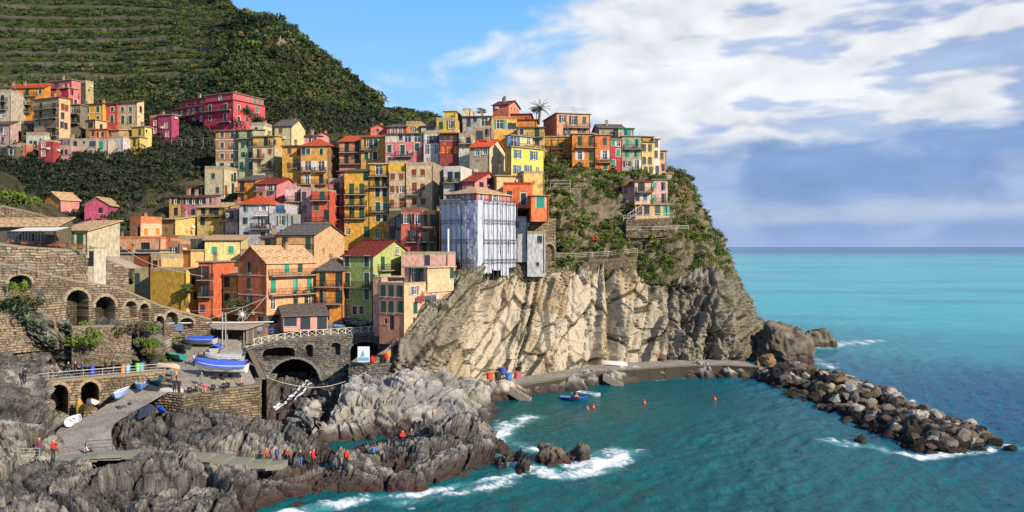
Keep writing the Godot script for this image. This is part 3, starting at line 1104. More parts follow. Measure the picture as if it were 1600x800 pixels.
# repaired plaster, air conditioners, dishes: what gathers on a wall
func wear(o: Node3D, faces: Dictionary, h: float, count: int, tone: Color) -> void:
	for k in ["", ">"]:
		var f: Array = faces[k]
		if h < 3.0 or f[3] < 2.5: continue
		for j in count:
			var p := Vector2(rng.randf_range(0.6, f[3] - 0.6), rng.randf_range(0.8, h - 0.8))
			var rad := rng.randf_range(0.35, 0.8)
			var free := true
			for r: Rect2 in f[4]:
				if r.grow(rad + 0.1).has_point(p): free = false
			if not free or p.x < rad + 0.1 or p.x > f[3] - rad - 0.1 or p.y > h - rad - 0.1: continue
			var c: Vector3 = f[0] + f[1] * p.x + Vector3.UP * p.y + f[2] * 0.006
			var mb := MB.new()
			var ring := []
			for e in 9:
				var q := rad * rng.randf_range(0.5, 1.0)
				ring.append(c + f[1] * cos(TAU * e / 9) * q + Vector3.UP * sin(TAU * e / 9) * q * 1.1)
			for e in 9: mb.tri(c, ring[e], ring[(e + 1) % 9])
			var bare := Color(0.62, 0.55, 0.46).lerp(tone, rng.randf_range(0.35, 0.8)) * rng.randf_range(0.82, 1.1)
			bare.a = 1.0
			part("plaster_patch", mb.mesh(mat("plaster", bare, 0.95)), o)
		if rng.randf() < 0.4:
			var p := Vector2(rng.randf_range(0.7, f[3] - 0.7), rng.randf_range(1.5, h - 0.6))
			for r: Rect2 in f[4]:
				if r.grow(0.55).has_point(p): return
			var c: Vector3 = f[0] + f[1] * p.x + Vector3.UP * p.y + f[2] * 0.2
			if not meshes.has("ac" + k):
				var mb := MB.new()
				mb.box(-f[1] * 0.4 - Vector3.UP * 0.28 - f[2] * 0.16, f[1] * 0.8, Vector3(0, 0.56, 0), f[2] * 0.32)
				mb.tube(-f[1] * 0.1 + f[2] * 0.17, -f[1] * 0.1 + f[2] * 0.18, 0.2, 0.2, 10)
				meshes["ac" + k] = mb.mesh(white())
			part("air_conditioner", meshes["ac" + k], o, Transform3D(Basis(), c))

func laundry(parent: Node3D, c: Vector3, U: Vector3, N: Vector3, width: float) -> void:
	var lb := MB.new()
	lb.tube(c + N * 0.4, c + N * 0.4 + U * width, 0.012, 0.012, 4, false)
	var o := part("washing_line", lb.mesh(iron()), parent)
	var hues_ := [Color(0.7, 0.7, 0.72), Color(0.05, 0.07, 0.16), Color(0.10, 0.10, 0.11), Color(0.30, 0.05, 0.05), Color(0.16, 0.20, 0.34)]
	var x := 0.15
	while x < width - 0.4:
		var ww := rng.randf_range(0.35, 0.7)
		var hh := rng.randf_range(0.5, 1.0)
		var mb := MB.new()
		for j in 4:
			var xa := x + ww * j / 4
			var xb := x + ww * (j + 1) / 4
			mb.box(c + U * xa + N * (0.4 + 0.04 * (j % 2)) - Vector3(0, hh, 0), U * (xb - xa), Vector3(0, hh, 0), N * 0.015)
		var hc: Color = hues_[rng.randi() % 5]
		part("washing", mb.mesh(mat("cloth", hc.linear_to_srgb(), 0.9)), o)
		x += ww + 0.08

func slab(mb: MB, a: Vector3, b: Vector3, c: Vector3, d: Vector3, t: float) -> void:
	# a sheet of roof with thickness, corners counter-clockwise seen from above
	var k := Vector3(0, -t, 0)
	mb.quad(a, b, c, d, true)
	mb.quad(d + k, c + k, b + k, a + k)
	mb.quad(a + k, b + k, b, a)
	mb.quad(b + k, c + k, c, b)
	mb.quad(c + k, d + k, d, c)
	mb.quad(d + k, a + k, a, d)

func roofing(o: Node3D, roof: String, w: float, L: float, h: float, rise: float, opt: Dictionary) -> MeshInstance3D:
	var rc: String = opt.get("rc", "a8492c")
	var rm: Material
	if rc.is_valid_html_color(): rm = mat("tile", Color(rc), 0.85)
	if rc == "slate": rm = mat("tile", srgb(0.12, 0.115, 0.11), 0.7)
	if rc == "tan": rm = mat("tile", srgb(0.48, 0.36, 0.21), 0.85)
	var mb := MB.new()
	var e := 0.35
	match roof:
		"f", "F":
			var ph: float = opt.get("parapet", 0.5 if roof == "f" else 0.0)
			var over := 0.0 if roof == "f" else 0.35
			var pc := MB.new()
			pc.box(Vector3(-over, h - 0.002, -L - over), Vector3(w + 2 * over, 0, 0), Vector3(0, 0.18, 0), Vector3(0, 0, L + 2 * over))
			if ph > 0.05:
				var t := 0.2
				pc.box(Vector3(0, h + 0.178, -t), Vector3(w, 0, 0), Vector3(0, ph, 0), Vector3(0, 0, t))
				pc.box(Vector3(w - t, h + 0.178, -L), Vector3(t, 0, 0), Vector3(0, ph, 0), Vector3(0, 0, L - t))
				pc.box(Vector3(0, h + 0.178, -L), Vector3(t, 0, 0), Vector3(0, ph, 0), Vector3(0, 0, L - t))
				pc.box(Vector3(t, h + 0.178, -L), Vector3(w - 2 * t, 0, 0), Vector3(0, ph, 0), Vector3(0, 0, t))
			return part("roof", pc.mesh(mat("plaster", Color(opt.get("pc", "b3a68f")), 0.9)), o)
		"x":
			var z := -L / 2
			var k := rise / (L / 2) * e
			slab(mb, Vector3(-e, h - k, e), Vector3(w + e, h - k, e), Vector3(w + e, h + rise, z), Vector3(-e, h + rise, z), 0.14)
			slab(mb, Vector3(w + e, h - k, -L - e), Vector3(-e, h - k, -L - e), Vector3(-e, h + rise, z), Vector3(w + e, h + rise, z), 0.14)
			mb.tube(Vector3(-e, h + rise + 0.03, z), Vector3(w + e, h + rise + 0.03, z), 0.12, 0.12, 6)
		"z":
			var x := w / 2
			var k := rise / (w / 2) * e
			slab(mb, Vector3(-e, h - k, -L - e), Vector3(-e, h - k, e), Vector3(x, h + rise, e), Vector3(x, h + rise, -L - e), 0.14)
			slab(mb, Vector3(w + e, h - k, e), Vector3(w + e, h - k, -L - e), Vector3(x, h + rise, -L - e), Vector3(x, h + rise, e), 0.14)
			mb.tube(Vector3(x, h + rise + 0.03, e), Vector3(x, h + rise + 0.03, -L - e), 0.12, 0.12, 6)
		"h":
			var m := minf(w, L) / 2
			var A := Vector3(-e, h, e)
			var B := Vector3(w + e, h, e)
			var C := Vector3(w + e, h, -L - e)
			var D := Vector3(-e, h, -L - e)
			var R0 := Vector3(m, h + rise, -m) if w >= L else Vector3(w / 2, h + rise, -m)
			var R1 := Vector3(w - m, h + rise, -L + m) if w >= L else Vector3(w / 2, h + rise, -L + m)
			if w >= L:
				R0.z = -L / 2
				R1.z = -L / 2
				slab(mb, A, B, R1, R0, 0.1)
				slab(mb, C, D, R0, R1, 0.1)
				slab(mb, B, C, R1 + Vector3(0, 0, -0.01), R1, 0.1)
				slab(mb, D, A, R0, R0 + Vector3(0, 0, -0.01), 0.1)
			else:
				slab(mb, B, C, R1, R0, 0.1)
				slab(mb, D, A, R0, R1, 0.1)
				slab(mb, A, B, R0 + Vector3(0.01, 0, 0), R0, 0.1)
				slab(mb, C, D, R1, R1 + Vector3(0.01, 0, 0), 0.1)
		"s":
			var k := rise / L * e
			slab(mb, Vector3(-e, h - k + 0.1, e), Vector3(w + e, h - k + 0.1, e), Vector3(w + e, h + rise + 0.1, -L - e), Vector3(-e, h + rise + 0.1, -L - e), 0.14)
			var gb := MB.new()
			gb.tri(Vector3(w, h, 0), Vector3(w, h, -L), Vector3(w, h + rise, -L))
			gb.tri(Vector3(0, h, -L), Vector3(0, h, 0), Vector3(0, h + rise, -L))
			gb.quad(Vector3(w, h, -L), Vector3(0, h, -L), Vector3(0, h + rise, -L), Vector3(w, h + rise, -L))
			part("wall", gb.mesh(mat("plaster", paled(opt.get("side_col", opt.get("wc", "a08a6a"))), 0.9)), o)
		_:
			return null
	var r := part("roof", mb.mesh(rm), o)
	# gutter along the front eaves
	var gt := MB.new()
	if roof in ["x", "h", "s"]:
		gt.tube(Vector3(-e, h - 0.12, e + 0.05), Vector3(w + e, h - 0.12, e + 0.05), 0.07, 0.07, 6)
		part("gutter", gt.mesh(mat("metal", srgb(0.16, 0.13, 0.11), 0.6)), r)
	return r

# ---------------------------------------------------------------- the sea
func foam_at(p: Vector2) -> float:
	# [from, to, width, strength] in the plane of the water: where swell breaks on rock
	var f := 0.0
	for k in surf:
		var q := Geometry2D.get_closest_point_to_segment(p, k[0], k[1])
		f = maxf(f, (1.0 - smoothstep(0.0, k[2] * 1.3, p.distance_to(q))) * k[3])
	return f

var surf := []

func shore(list: Array, width: float, strength: float) -> void:
	for k in list.size() - 1:
		var a := G(list[k][0], list[k][1], 0)
		var b := G(list[k + 1][0], list[k + 1][1], 0)
		surf.append([Vector2(a.x, a.z), Vector2(b.x, b.z), width, strength])

func make_sea() -> void:
	shore([[440, 800], [520, 788], [600, 776], [700, 762], [790, 748], [815, 738]], 1.7, 0.82)
	shore([[620, 785], [720, 770], [800, 752]], 1.8, 0.6)
	shore([[815, 738], [790, 715], [770, 700]], 2.2, 0.55)
	shore([[770, 690], [795, 665], [830, 652]], 2.6, 0.95)
	shore([[800, 690], [830, 700]], 2.2, 0.5)
	shore([[835, 735], [880, 742], [930, 735], [965, 712]], 2.6, 1.0)
	shore([[905, 725], [975, 705]], 3.2, 0.9)
	shore([[820, 705], [850, 700]], 1.8, 0.6)
	shore([[1300, 690], [1370, 700], [1440, 715], [1540, 702]], 1.8, 0.8)
	shore([[1530, 690], [1600, 700]], 2.5, 0.65)
	shore([[1500, 665], [1420, 625]], 1.4, 0.35)
	shore([[1195, 530], [1240, 520]], 5.0, 0.95)
	shore([[1235, 535], [1250, 555]], 4.0, 0.9)
	shore([[1270, 543], [1360, 532]], 4.5, 0.85)
	shore([[1265, 560], [1300, 575]], 3.0, 0.6)
	shore([[790, 615], [1000, 596], [1180, 583]], 0.5, 0.5)
	var xs := PackedFloat32Array()
	var x := -60.0
	while x < 90.0:
		xs.append(x)
		x += 0.32
	var st := 0.34
	while x < 40000.0:
		xs.append(x)
		x += st
		st *= 1.10
	var left := PackedFloat32Array()
	x = -60.5
	st = 1.0
	while x > -6000.0:
		left.append(x)
		x -= st
		st *= 1.35
	left.reverse()
	left.append_array(xs)
	xs = left
	var zs := PackedFloat32Array()
	var z := -60.0
	while z > -125.0:
		zs.append(z)
		z -= 0.30
	st = 0.30
	while z > -60000.0:
		zs.append(z)
		z -= st
		st *= 1.022 if z > -420.0 else 1.12
	var nx := xs.size()
	var nz_ := zs.size()
	var v := PackedVector3Array()
	v.resize(nx * nz_)
	var c := PackedColorArray()
	c.resize(v.size())
	var w1 := noise(FastNoiseLite.TYPE_SIMPLEX_SMOOTH, 1.0, 31, 3, 0.55)
	var fn := noise(FastNoiseLite.TYPE_SIMPLEX_SMOOTH, 1.0, 32, 4, 0.6)
	fn.fractal_type = FastNoiseLite.FRACTAL_RIDGED
	var bandn := noise(FastNoiseLite.TYPE_SIMPLEX_SMOOTH, 1.0, 33, 3)
	for j in nz_:
		z = zs[j]
		var d := -z
		var calm := 1.0 - smoothstep(250.0, 1500.0, d)
		var sheltered := 0.0
		for i in nx:
			x = xs[i]
			var h := 0.0
			if calm > 0.0 and x > -70.0 and x < 700.0:
				# wind sea: crests lie across the wind, which blows from the right
				h = (w1.get_noise_2d((x * 0.80 + z * 0.6) * 0.30, (z * 0.8 - x * 0.6) * 0.13) * 0.34 + w1.get_noise_2d((x * 0.95 + z * 0.3) * 0.055, (z * 0.95 - x * 0.3) * 0.028) * 0.30 + w1.get_noise_2d(x * 0.85 + 9.0, z * 0.5) * 0.13) * calm
				var harbour := smoothstep(0.0, 12.0, 44.0 - x + (z + 125.0) * 0.1) * smoothstep(100.0, 118.0, d)
				h *= 1.0 - 0.55 * harbour
			v[j * nx + i] = Vector3(x, h, z)
			# the water's own colour: clear deep blue by the rocks, milky turquoise further out
			var deep := Color(0.001, 0.070, 0.072)
			var teal := Color(0.0015, 0.112, 0.122)
			var milky := Color(0.045, 0.40, 0.43)
			var bn: float = bandn.get_noise_2d(x * 0.004, z * 0.010)
			var out := smoothstep(115.0, 330.0, d + (x - 40.0) * 0.5 + bn * 60.0)
			if x < 50.0: out *= smoothstep(140.0, 190.0, d)
			var cc := deep.lerp(teal, 0.5 + 0.5 * bandn.get_noise_2d(x * 0.03, z * 0.03)).lerp(Color(0.004, 0.088, 0.185), 0.85 * smoothstep(25.0, 75.0, x + (d - 90.0) * 0.2)).lerp(milky, out)
			cc = cc.lerp(Color(0.010, 0.085, 0.20), smoothstep(1100.0, 3600.0, d) * 0.95)
			cc = cc.lerp(Color(0.03, 0.20, 0.27), smoothstep(0.05, 0.45, bn) * 0.45 * out)
			if d < 260.0 and x > -40.0 and x < 120.0:
				var f := foam_at(Vector2(x, z))
				if f > 0.0:
					var r: float = fn.get_noise_2d(x * 0.7, z * 0.7) * 0.5 + 0.5
					var r2: float = w1.get_noise_2d(x * 0.22 + 50.0, z * 0.22)
					var amount := smoothstep(0.66, 0.98, f * 0.52 + r * 0.60 + r2 * 0.50)
					cc = cc.lerp(Color(0.10, 0.34, 0.36), smoothstep(0.1, 0.8, f) * 0.6)
					cc = cc.lerp(Color(0.80, 0.83, 0.84), amount)
					v[j * nx + i].y += amount * 0.10
			c[j * nx + i] = cc
	var n := grid_normals(v, nx - 1, nz_ - 1)
	for k in n.size():
		if n[k].y < 0: n[k] = -n[k]
	var idx := PackedInt32Array()
	idx.resize((nx - 1) * (nz_ - 1) * 6)
	var w := 0
	for j in nz_ - 1:
		for i in nx - 1:
			var k := j * nx + i
			for q in [k, k + nx, k + 1, k + 1, k + nx, k + nx + 1]:
				idx[w] = q
				w += 1
	var arr := []
	arr.resize(Mesh.ARRAY_MAX)
	arr[Mesh.ARRAY_VERTEX] = v
	arr[Mesh.ARRAY_NORMAL] = n
	arr[Mesh.ARRAY_COLOR] = c
	arr[Mesh.ARRAY_INDEX] = idx
	var am := ArrayMesh.new()
	am.add_surface_from_arrays(Mesh.PRIMITIVE_TRIANGLES, arr)
	var m := StandardMaterial3D.new()
	m.vertex_color_use_as_albedo = true
	m.roughness = 0.14
	m.metallic_specular = 0.30
	m.uv1_triplanar = true
	m.uv1_world_triplanar = true
	m.uv1_scale = Vector3(0.16, 0.16, 0.28)
	m.normal_enabled = true
	var t := NoiseTexture2D.new()
	var tn := noise(FastNoiseLite.TYPE_SIMPLEX_SMOOTH, 0.012, 41, 5, 0.62)
	t.noise = tn
	t.width = 1024
	t.height = 1024
	t.seamless = true
	t.as_normal_map = true
	t.bump_strength = 9.0
	m.normal_texture = t
	m.normal_scale = 3.0
	am.surface_set_material(0, m)
	struct("sea", am)

# ---------------------------------------------------------------- land
func make_land() -> void:
	var rock := mat("rock", Color(1, 1, 1), 0.92)
	var soil := mat("rock", Color(1, 1, 1), 0.98)
	# the hill behind, with its spur towards the sea
	sheet(rows([
		[[-260, 380, 168], [-100, 375, 168], [60, 372, 170], [190, 372, 172], [300, 350, 176], [370, 320, 200], [430, 310, 210], [520, 300, 220], [600, 262, 240], [670, 232, 275], [740, 215, 320]],
		[[-260, 250, 196], [-100, 247, 198], [60, 246, 199], [190, 243, 202], [300, 226, 212], [370, 222, 222], [430, 225, 232], [520, 235, 245], [600, 220, 265], [660, 206, 290], [735, 202, 340]],
		[[-260, 190, 232], [-100, 190, 234], [60, 190, 236], [190, 186, 236], [300, 190, 238], [370, 182, 240], [430, 172, 246], [520, 185, 268], [585, 196, 285], [632, 200, 302], [700, 208, 350]],
		[[-260, 120, 310], [-100, 120, 308], [60, 118, 304], [190, 118, 296], [300, 112, 284], [380, 108, 268], [440, 105, 268], [512, 134, 292], [578, 156, 308], [625, 188, 318], [696, 208, 370]],
		[[-260, 50, 380], [-100, 50, 370], [60, 50, 358], [190, 50, 345], [300, 46, 326], [378, 58, 300], [434, 72, 302], [492, 112, 318], [546, 144, 325], [604, 188, 336], [690, 206, 385]],
		[[-260, -30, 450], [-100, -30, 440], [60, -25, 420], [190, -15, 400], [285, 5, 380], [372, 32, 345], [424, 60, 338], [480, 106, 345], [536, 142, 348], [594, 184, 352], [684, 205, 400]],
		[[-260, -150, 560], [-100, -140, 550], [60, -120, 520], [190, -80, 490], [290, -30, 450], [372, 34, 380], [422, 62, 365], [478, 108, 372], [534, 144, 376], [592, 186, 378], [682, 206, 420]],
		[[-260, -60, 800], [-100, -60, 800], [60, -40, 760], [190, 0, 700], [290, 60, 600], [385, 120, 500], [436, 150, 480], [504, 180, 470], [566, 210, 470], [627, 230, 460], [708, 250, 480]],
	]), 300, 240, "hill", "hillside", soil)
	# the ground the village stands on
	sheet(rows([
		[[150, 530, 126], [300, 528, 126], [450, 524, 127.5], [560, 524, 128], [640, 528, 128.5], [720, 470, 139], [860, 420, 151.5]],
		[[150, 480, 134], [300, 474, 137], [450, 470, 141], [560, 470, 142], [640, 470, 140], [720, 440, 145], [860, 392, 156]],
		[[150, 430, 142], [300, 420, 148], [450, 412, 155], [560, 405, 158], [650, 400, 158], [720, 395, 157], [860, 360, 161]],
		[[150, 385, 152], [300, 372, 161], [450, 350, 170], [560, 345, 174], [650, 335, 174], [740, 330, 172], [860, 310, 170]],
		[[150, 372, 163], [300, 338, 172], [450, 296, 187], [560, 290, 190], [650, 275, 190], [740, 260, 187], [860, 270, 178]],
		[[150, 350, 172], [300, 305, 184], [450, 255, 204], [560, 240, 209], [650, 225, 208], [740, 216, 205], [860, 232, 192]],
		[[150, 330, 182], [300, 270, 198], [450, 222, 222], [560, 212, 226], [650, 204, 222], [740, 196, 218], [860, 206, 208]],
		[[150, 320, 200], [300, 260, 215], [450, 225, 245], [560, 222, 250], [650, 214, 245], [740, 206, 240], [860, 212, 235]],
	]), 180, 140, "slope", "village_ground", soil)
	# the sea cliff under the village
	sheet(rows([
		[[565, 632, 118.5], [676, 616, 123], [760, 605, 134], [850, 596, 139.5], [950, 584, 148.5], [1060, 577, 154], [1130, 574, 156], [1160, 566, 162], [1180, 538, 184], [1168, 522, 230]],
		[[555, 592, 119], [680, 570, 121.5], [760, 551, 136], [848, 545, 141.5], [948, 536, 150], [1055, 531, 155.5], [1128, 528, 157.5], [1156, 522, 166], [1172, 514, 190], [1158, 504, 235]],
		[[572, 568, 119.3], [690, 522, 121.5], [766, 503, 138.5], [848, 497, 144], [946, 494, 151], [1050, 496, 156], [1122, 496, 159], [1150, 492, 171], [1160, 488, 192], [1144, 480, 240]],
		[[600, 547, 119], [704, 470, 126.5], [772, 454, 141], [845, 454, 146.5], [940, 454, 152], [1040, 462, 157.5], [1115, 460, 162], [1140, 458, 175], [1146, 455, 197], [1130, 450, 240]],
		[[640, 520, 120], [722, 432, 134], [782, 418, 144], [842, 424, 146.5], [935, 425, 153.5], [1025, 440, 158.5], [1098, 440, 163], [1130, 436, 177], [1134, 434, 200], [1118, 432, 245]],
		[[700, 470, 132], [745, 425, 145], [800, 414, 150], [850, 416, 153], [935, 418, 160], [1015, 430, 165], [1080, 430, 171], [1116, 425, 187], [1120, 422, 210], [1106, 420, 250]],
	]), 440, 220, "cliff", "sea_cliff", rock)
	# the headland above the cliff
	sheet(rows([
		[[780, 428, 147], [860, 428, 151], [930, 432, 154.5], [1010, 446, 158.5], [1090, 448, 162.5], [1128, 446, 175], [1152, 452, 200], [1138, 452, 250]],
		[[780, 400, 150], [860, 402, 153], [930, 404, 157], [1010, 410, 162], [1085, 405, 167], [1120, 410, 180], [1134, 414, 205], [1122, 414, 255]],
		[[780, 372, 153], [860, 370, 155], [930, 366, 160.5], [1000, 366, 167], [1066, 355, 173], [1100, 370, 185], [1114, 376, 208], [1102, 376, 258]],
		[[780, 340, 157], [860, 330, 159], [925, 318, 167], [990, 338, 171], [1050, 334, 175], [1086, 338, 190], [1098, 350, 212], [1088, 350, 260]],
		[[780, 300, 164], [862, 282, 168], [925, 274, 176.5], [985, 285, 180], [1040, 286, 184], [1072, 298, 196], [1085, 318, 216], [1078, 318, 262]],
		[[780, 262, 176], [862, 264, 180], [925, 262, 186], [985, 272, 192], [1035, 276, 196], [1060, 284, 206], [1072, 305, 222], [1066, 305, 265]],
		[[780, 235, 196], [862, 240, 200], [925, 250, 205], [985, 258, 208], [1032, 268, 212], [1052, 280, 220], [1062, 300, 234], [1056, 300, 275]],
	]), 300, 170, "headland", "headland", rock)
	# rocks under the steps and out along the point
	sheet(rows([
		[[-160, 860, 60], [-60, 860, 60], [60, 855, 61.5], [180, 850, 62.5], [300, 842, 65.5], [400, 818, 71], [500, 803, 73.5], [600, 790, 75.5], [700, 774, 78.5], [780, 758, 82], [824, 744, 85.5]],
		[[-160, 790, 66], [-60, 790, 66], [60, 786, 67], [180, 780, 68], [300, 776, 70], [400, 768, 73.5], [500, 758, 76], [600, 747, 79], [700, 732, 82.5], [780, 722, 86], [818, 728, 87.5]],
		[[-160, 745, 71], [-60, 745, 71.5], [60, 742, 72.5], [180, 740, 73.5], [300, 738, 75], [400, 738, 76.5], [500, 730, 79], [600, 716, 83], [690, 698, 88], [755, 698, 91], [806, 720, 90]],
		[[-160, 722, 75], [-60, 722, 75.5], [60, 722, 76.5], [180, 726, 77], [300, 730, 78], [400, 733, 79], [505, 716, 83], [600, 690, 88.5], [690, 668, 93.5], [752, 672, 96], [796, 705, 94.5]],
		[[-160, 722, 80], [-60, 722, 80], [60, 722, 80], [180, 726, 80.5], [300, 728, 82], [400, 730, 83], [512, 706, 90], [602, 688, 95], [690, 674, 99.5], [752, 684, 101], [790, 702, 98.5]],
		[[-160, 730, 84], [-60, 730, 84], [60, 728, 84], [180, 732, 84], [300, 735, 85], [400, 735, 86], [516, 708, 96], [604, 695, 101], [690, 688, 104], [752, 694, 104], [784, 700, 102]],
	]), 560, 190, "rock", "shore_rock", rock)
	# rock shoulder on the left
	sheet(rows([
		[[-160, 735, 73], [-60, 735, 74], [20, 732, 75], [70, 728, 76], [104, 725, 78], [118, 722, 82]],
		[[-160, 680, 75], [-60, 680, 76], [20, 680, 77.5], [70, 675, 79.5], [102, 682, 83], [112, 690, 87]],
		[[-160, 620, 78], [-60, 620, 79.5], [10, 622, 82], [55, 635, 85], [88, 650, 89], [104, 655, 94]],
		[[-160, 575, 81], [-60, 578, 83], [0, 582, 86], [40, 592, 89], [76, 610, 93], [94, 620, 98]],
		[[-160, 560, 86], [-60, 560, 88], [0, 562, 90], [40, 570, 93], [70, 582, 97], [90, 596, 102]],
		[[-160, 540, 92], [-60, 545, 94], [0, 550, 96], [40, 556, 99], [72, 566, 102], [95, 580, 106]],
	]), 180, 150, "rock", "rock_shoulder", rock)
	# the bluff above the walkway
	sheet(rows([
		[[-180, 590, 90], [-60, 590, 93], [30, 590, 96], [85, 586, 99], [150, 581, 102], [205, 577, 105], [255, 576, 107.5], [290, 545, 114]],
		[[-180, 540, 91], [-60, 540, 94], [30, 545, 97], [85, 548, 99.5], [150, 552, 103], [205, 550, 106], [250, 552, 109], [285, 530, 116]],
		[[-180, 480, 90], [-60, 480, 93], [30, 490, 96], [80, 500, 98.5], [130, 512, 101.5], [195, 515, 105.5], [245, 520, 110], [280, 518, 118]],
		[[-180, 435, 89], [-60, 435, 93], [20, 440, 97], [62, 450, 100], [110, 500, 103], [180, 508, 107.5], [240, 510, 112.5], [278, 512, 120]],
		[[-180, 440, 95], [-60, 445, 97], [20, 455, 99.5], [62, 470, 102], [110, 535, 104], [180, 540, 108], [240, 535, 113], [278, 520, 121]],
	]), 220, 150, "rock", "bluff", rock)
	# pale rock in the middle of the cove
	sheet(rows([
		[[492, 700, 99], [560, 704, 98], [630, 702, 99], [700, 690, 102], [765, 676, 107], [800, 662, 110]],
		[[506, 668, 101.5], [560, 664, 101], [625, 656, 103], [695, 645, 106], [755, 638, 110], [792, 650, 113]],
		[[522, 632, 106], [570, 622, 107], [628, 606, 109], [690, 604, 112], [742, 618, 115], [782, 640, 118]],
		[[545, 606, 112], [592, 592, 114], [642, 576, 117], [690, 584, 120], [732, 600, 123], [770, 625, 125]],
		[[565, 604, 119], [610, 592, 122], [652, 582, 125], [692, 590, 127.5], [730, 604, 130], [762, 622, 131]],
		[[580, 625, 126], [625, 620, 129], [660, 615, 131], [695, 615, 133], [728, 620, 136], [758, 628, 136]],
	]), 300, 190, "pale", "pale_rock", rock)
	# rocks below the quay wall
	sheet(rows([
		[[120, 735, 77.5], [205, 726, 78.6], [320, 730, 79.5], [410, 733, 80], [470, 728, 84], [520, 712, 90]],
		[[120, 705, 81], [215, 694, 82], [330, 692, 84], [400, 690, 87], [460, 690, 89], [515, 690, 93]],
		[[125, 682, 86], [225, 668, 87.5], [320, 662, 89.5], [390, 664, 92], [455, 668, 94], [508, 672, 97]],
		[[140, 664, 92], [240, 650, 93.5], [320, 645, 95], [385, 648, 97], [445, 660, 99], [500, 672, 101]],
		[[190, 640, 99], [270, 645, 99], [330, 648, 101], [390, 655, 103], [440, 672, 105], [490, 682, 106]],
	]), 260, 130, "rock", "quay_rocks", rock)
	# the gully under the bridge
	sheet(rows([
		[[398, 670, 105], [440, 668, 107], [490, 668, 108], [540, 668, 107], [580, 655, 107], [620, 640, 110]],
		[[405, 640, 110], [440, 645, 110], [490, 640, 112], [540, 630, 112], [580, 620, 113], [620, 610, 115]],
		[[412, 610, 116], [440, 625, 116], [480, 615, 118], [535, 600, 118], [580, 598, 119], [620, 592, 120]],
		[[418, 585, 122], [440, 600, 122.5], [480, 595, 123.5], [530, 585, 124], [580, 580, 124], [620, 575, 125]],
		[[420, 575, 128], [445, 585, 130], [480, 580, 132], [530, 575, 131], [580, 570, 129], [620, 565, 129]],
	]), 150, 120, "rock", "gully", rock)
	# slipway and quay
	sheet(rows([
		[[60, 722, 77], [100, 720, 77.4], [150, 717, 77.6], [192, 715, 77.8]],
		[[84, 692, 82], [110, 692, 82], [145, 692, 82], [176, 691, 81.8]],
		[[94, 669, 86], [120, 668, 85.8], [150, 666, 85.5], [178, 664, 85]],
		[[146, 645, 91.6], [168, 643, 91.4], [190, 642, 91], [214, 641, 90.5]],
		[[203, 608, 96.9], [224, 607, 97.2], [244, 607.5, 97.4], [264, 612, 96.5]],
	]), 60, 60, "path", "slipway", pathm())
	sheet(rows([
		[[226, 607, 98.6], [250, 612, 96.8], [286, 617.5, 95.8], [345, 609, 98.6], [402, 602.5, 101.4]],
		[[232, 594, 102.5], [255, 592, 102], [295, 590, 102], [345, 588, 103], [392, 583, 105.5]],
		[[246, 572, 107.5], [270, 569, 107.5], [305, 566, 108], [345, 563, 109], [382, 560, 110.5]],
		[[258, 548, 112.5], [280, 545, 113], [310, 543, 113.5], [345, 540, 114], [378, 535, 116]],
		[[270, 530, 117], [290, 528, 117.5], [320, 526, 118], [370, 522, 120], [400, 520, 121]],
		[[270, 520, 122], [290, 518, 122.5], [320, 516, 123], [370, 515, 124], [400, 514, 125]],
	]), 60, 60, "path", "quay", pathm())
	# the bank on the left, between the restaurant and the valley
	sheet(rows([
		[[-300, 430, 106], [-100, 420, 107], [40, 410, 112], [110, 408, 117], [150, 415, 121], [210, 440, 126]],
		[[-300, 335, 119], [-100, 330, 119], [20, 326, 122], [90, 346, 131], [150, 372, 141], [210, 398, 148]],
		[[-300, 285, 126], [-100, 282, 128], [5, 284, 131], [50, 312, 141], [130, 350, 162], [215, 380, 162]],
		[[-300, 300, 150], [-100, 298, 150], [10, 300, 150], [70, 345, 168], [130, 372, 174], [220, 385, 176]],
		[[-300, 400, 168], [-100, 400, 170], [20, 400, 172], [90, 400, 176], [150, 400, 178], [225, 400, 180]],
	]), 160, 110, "slope", "valley_bank", soil)

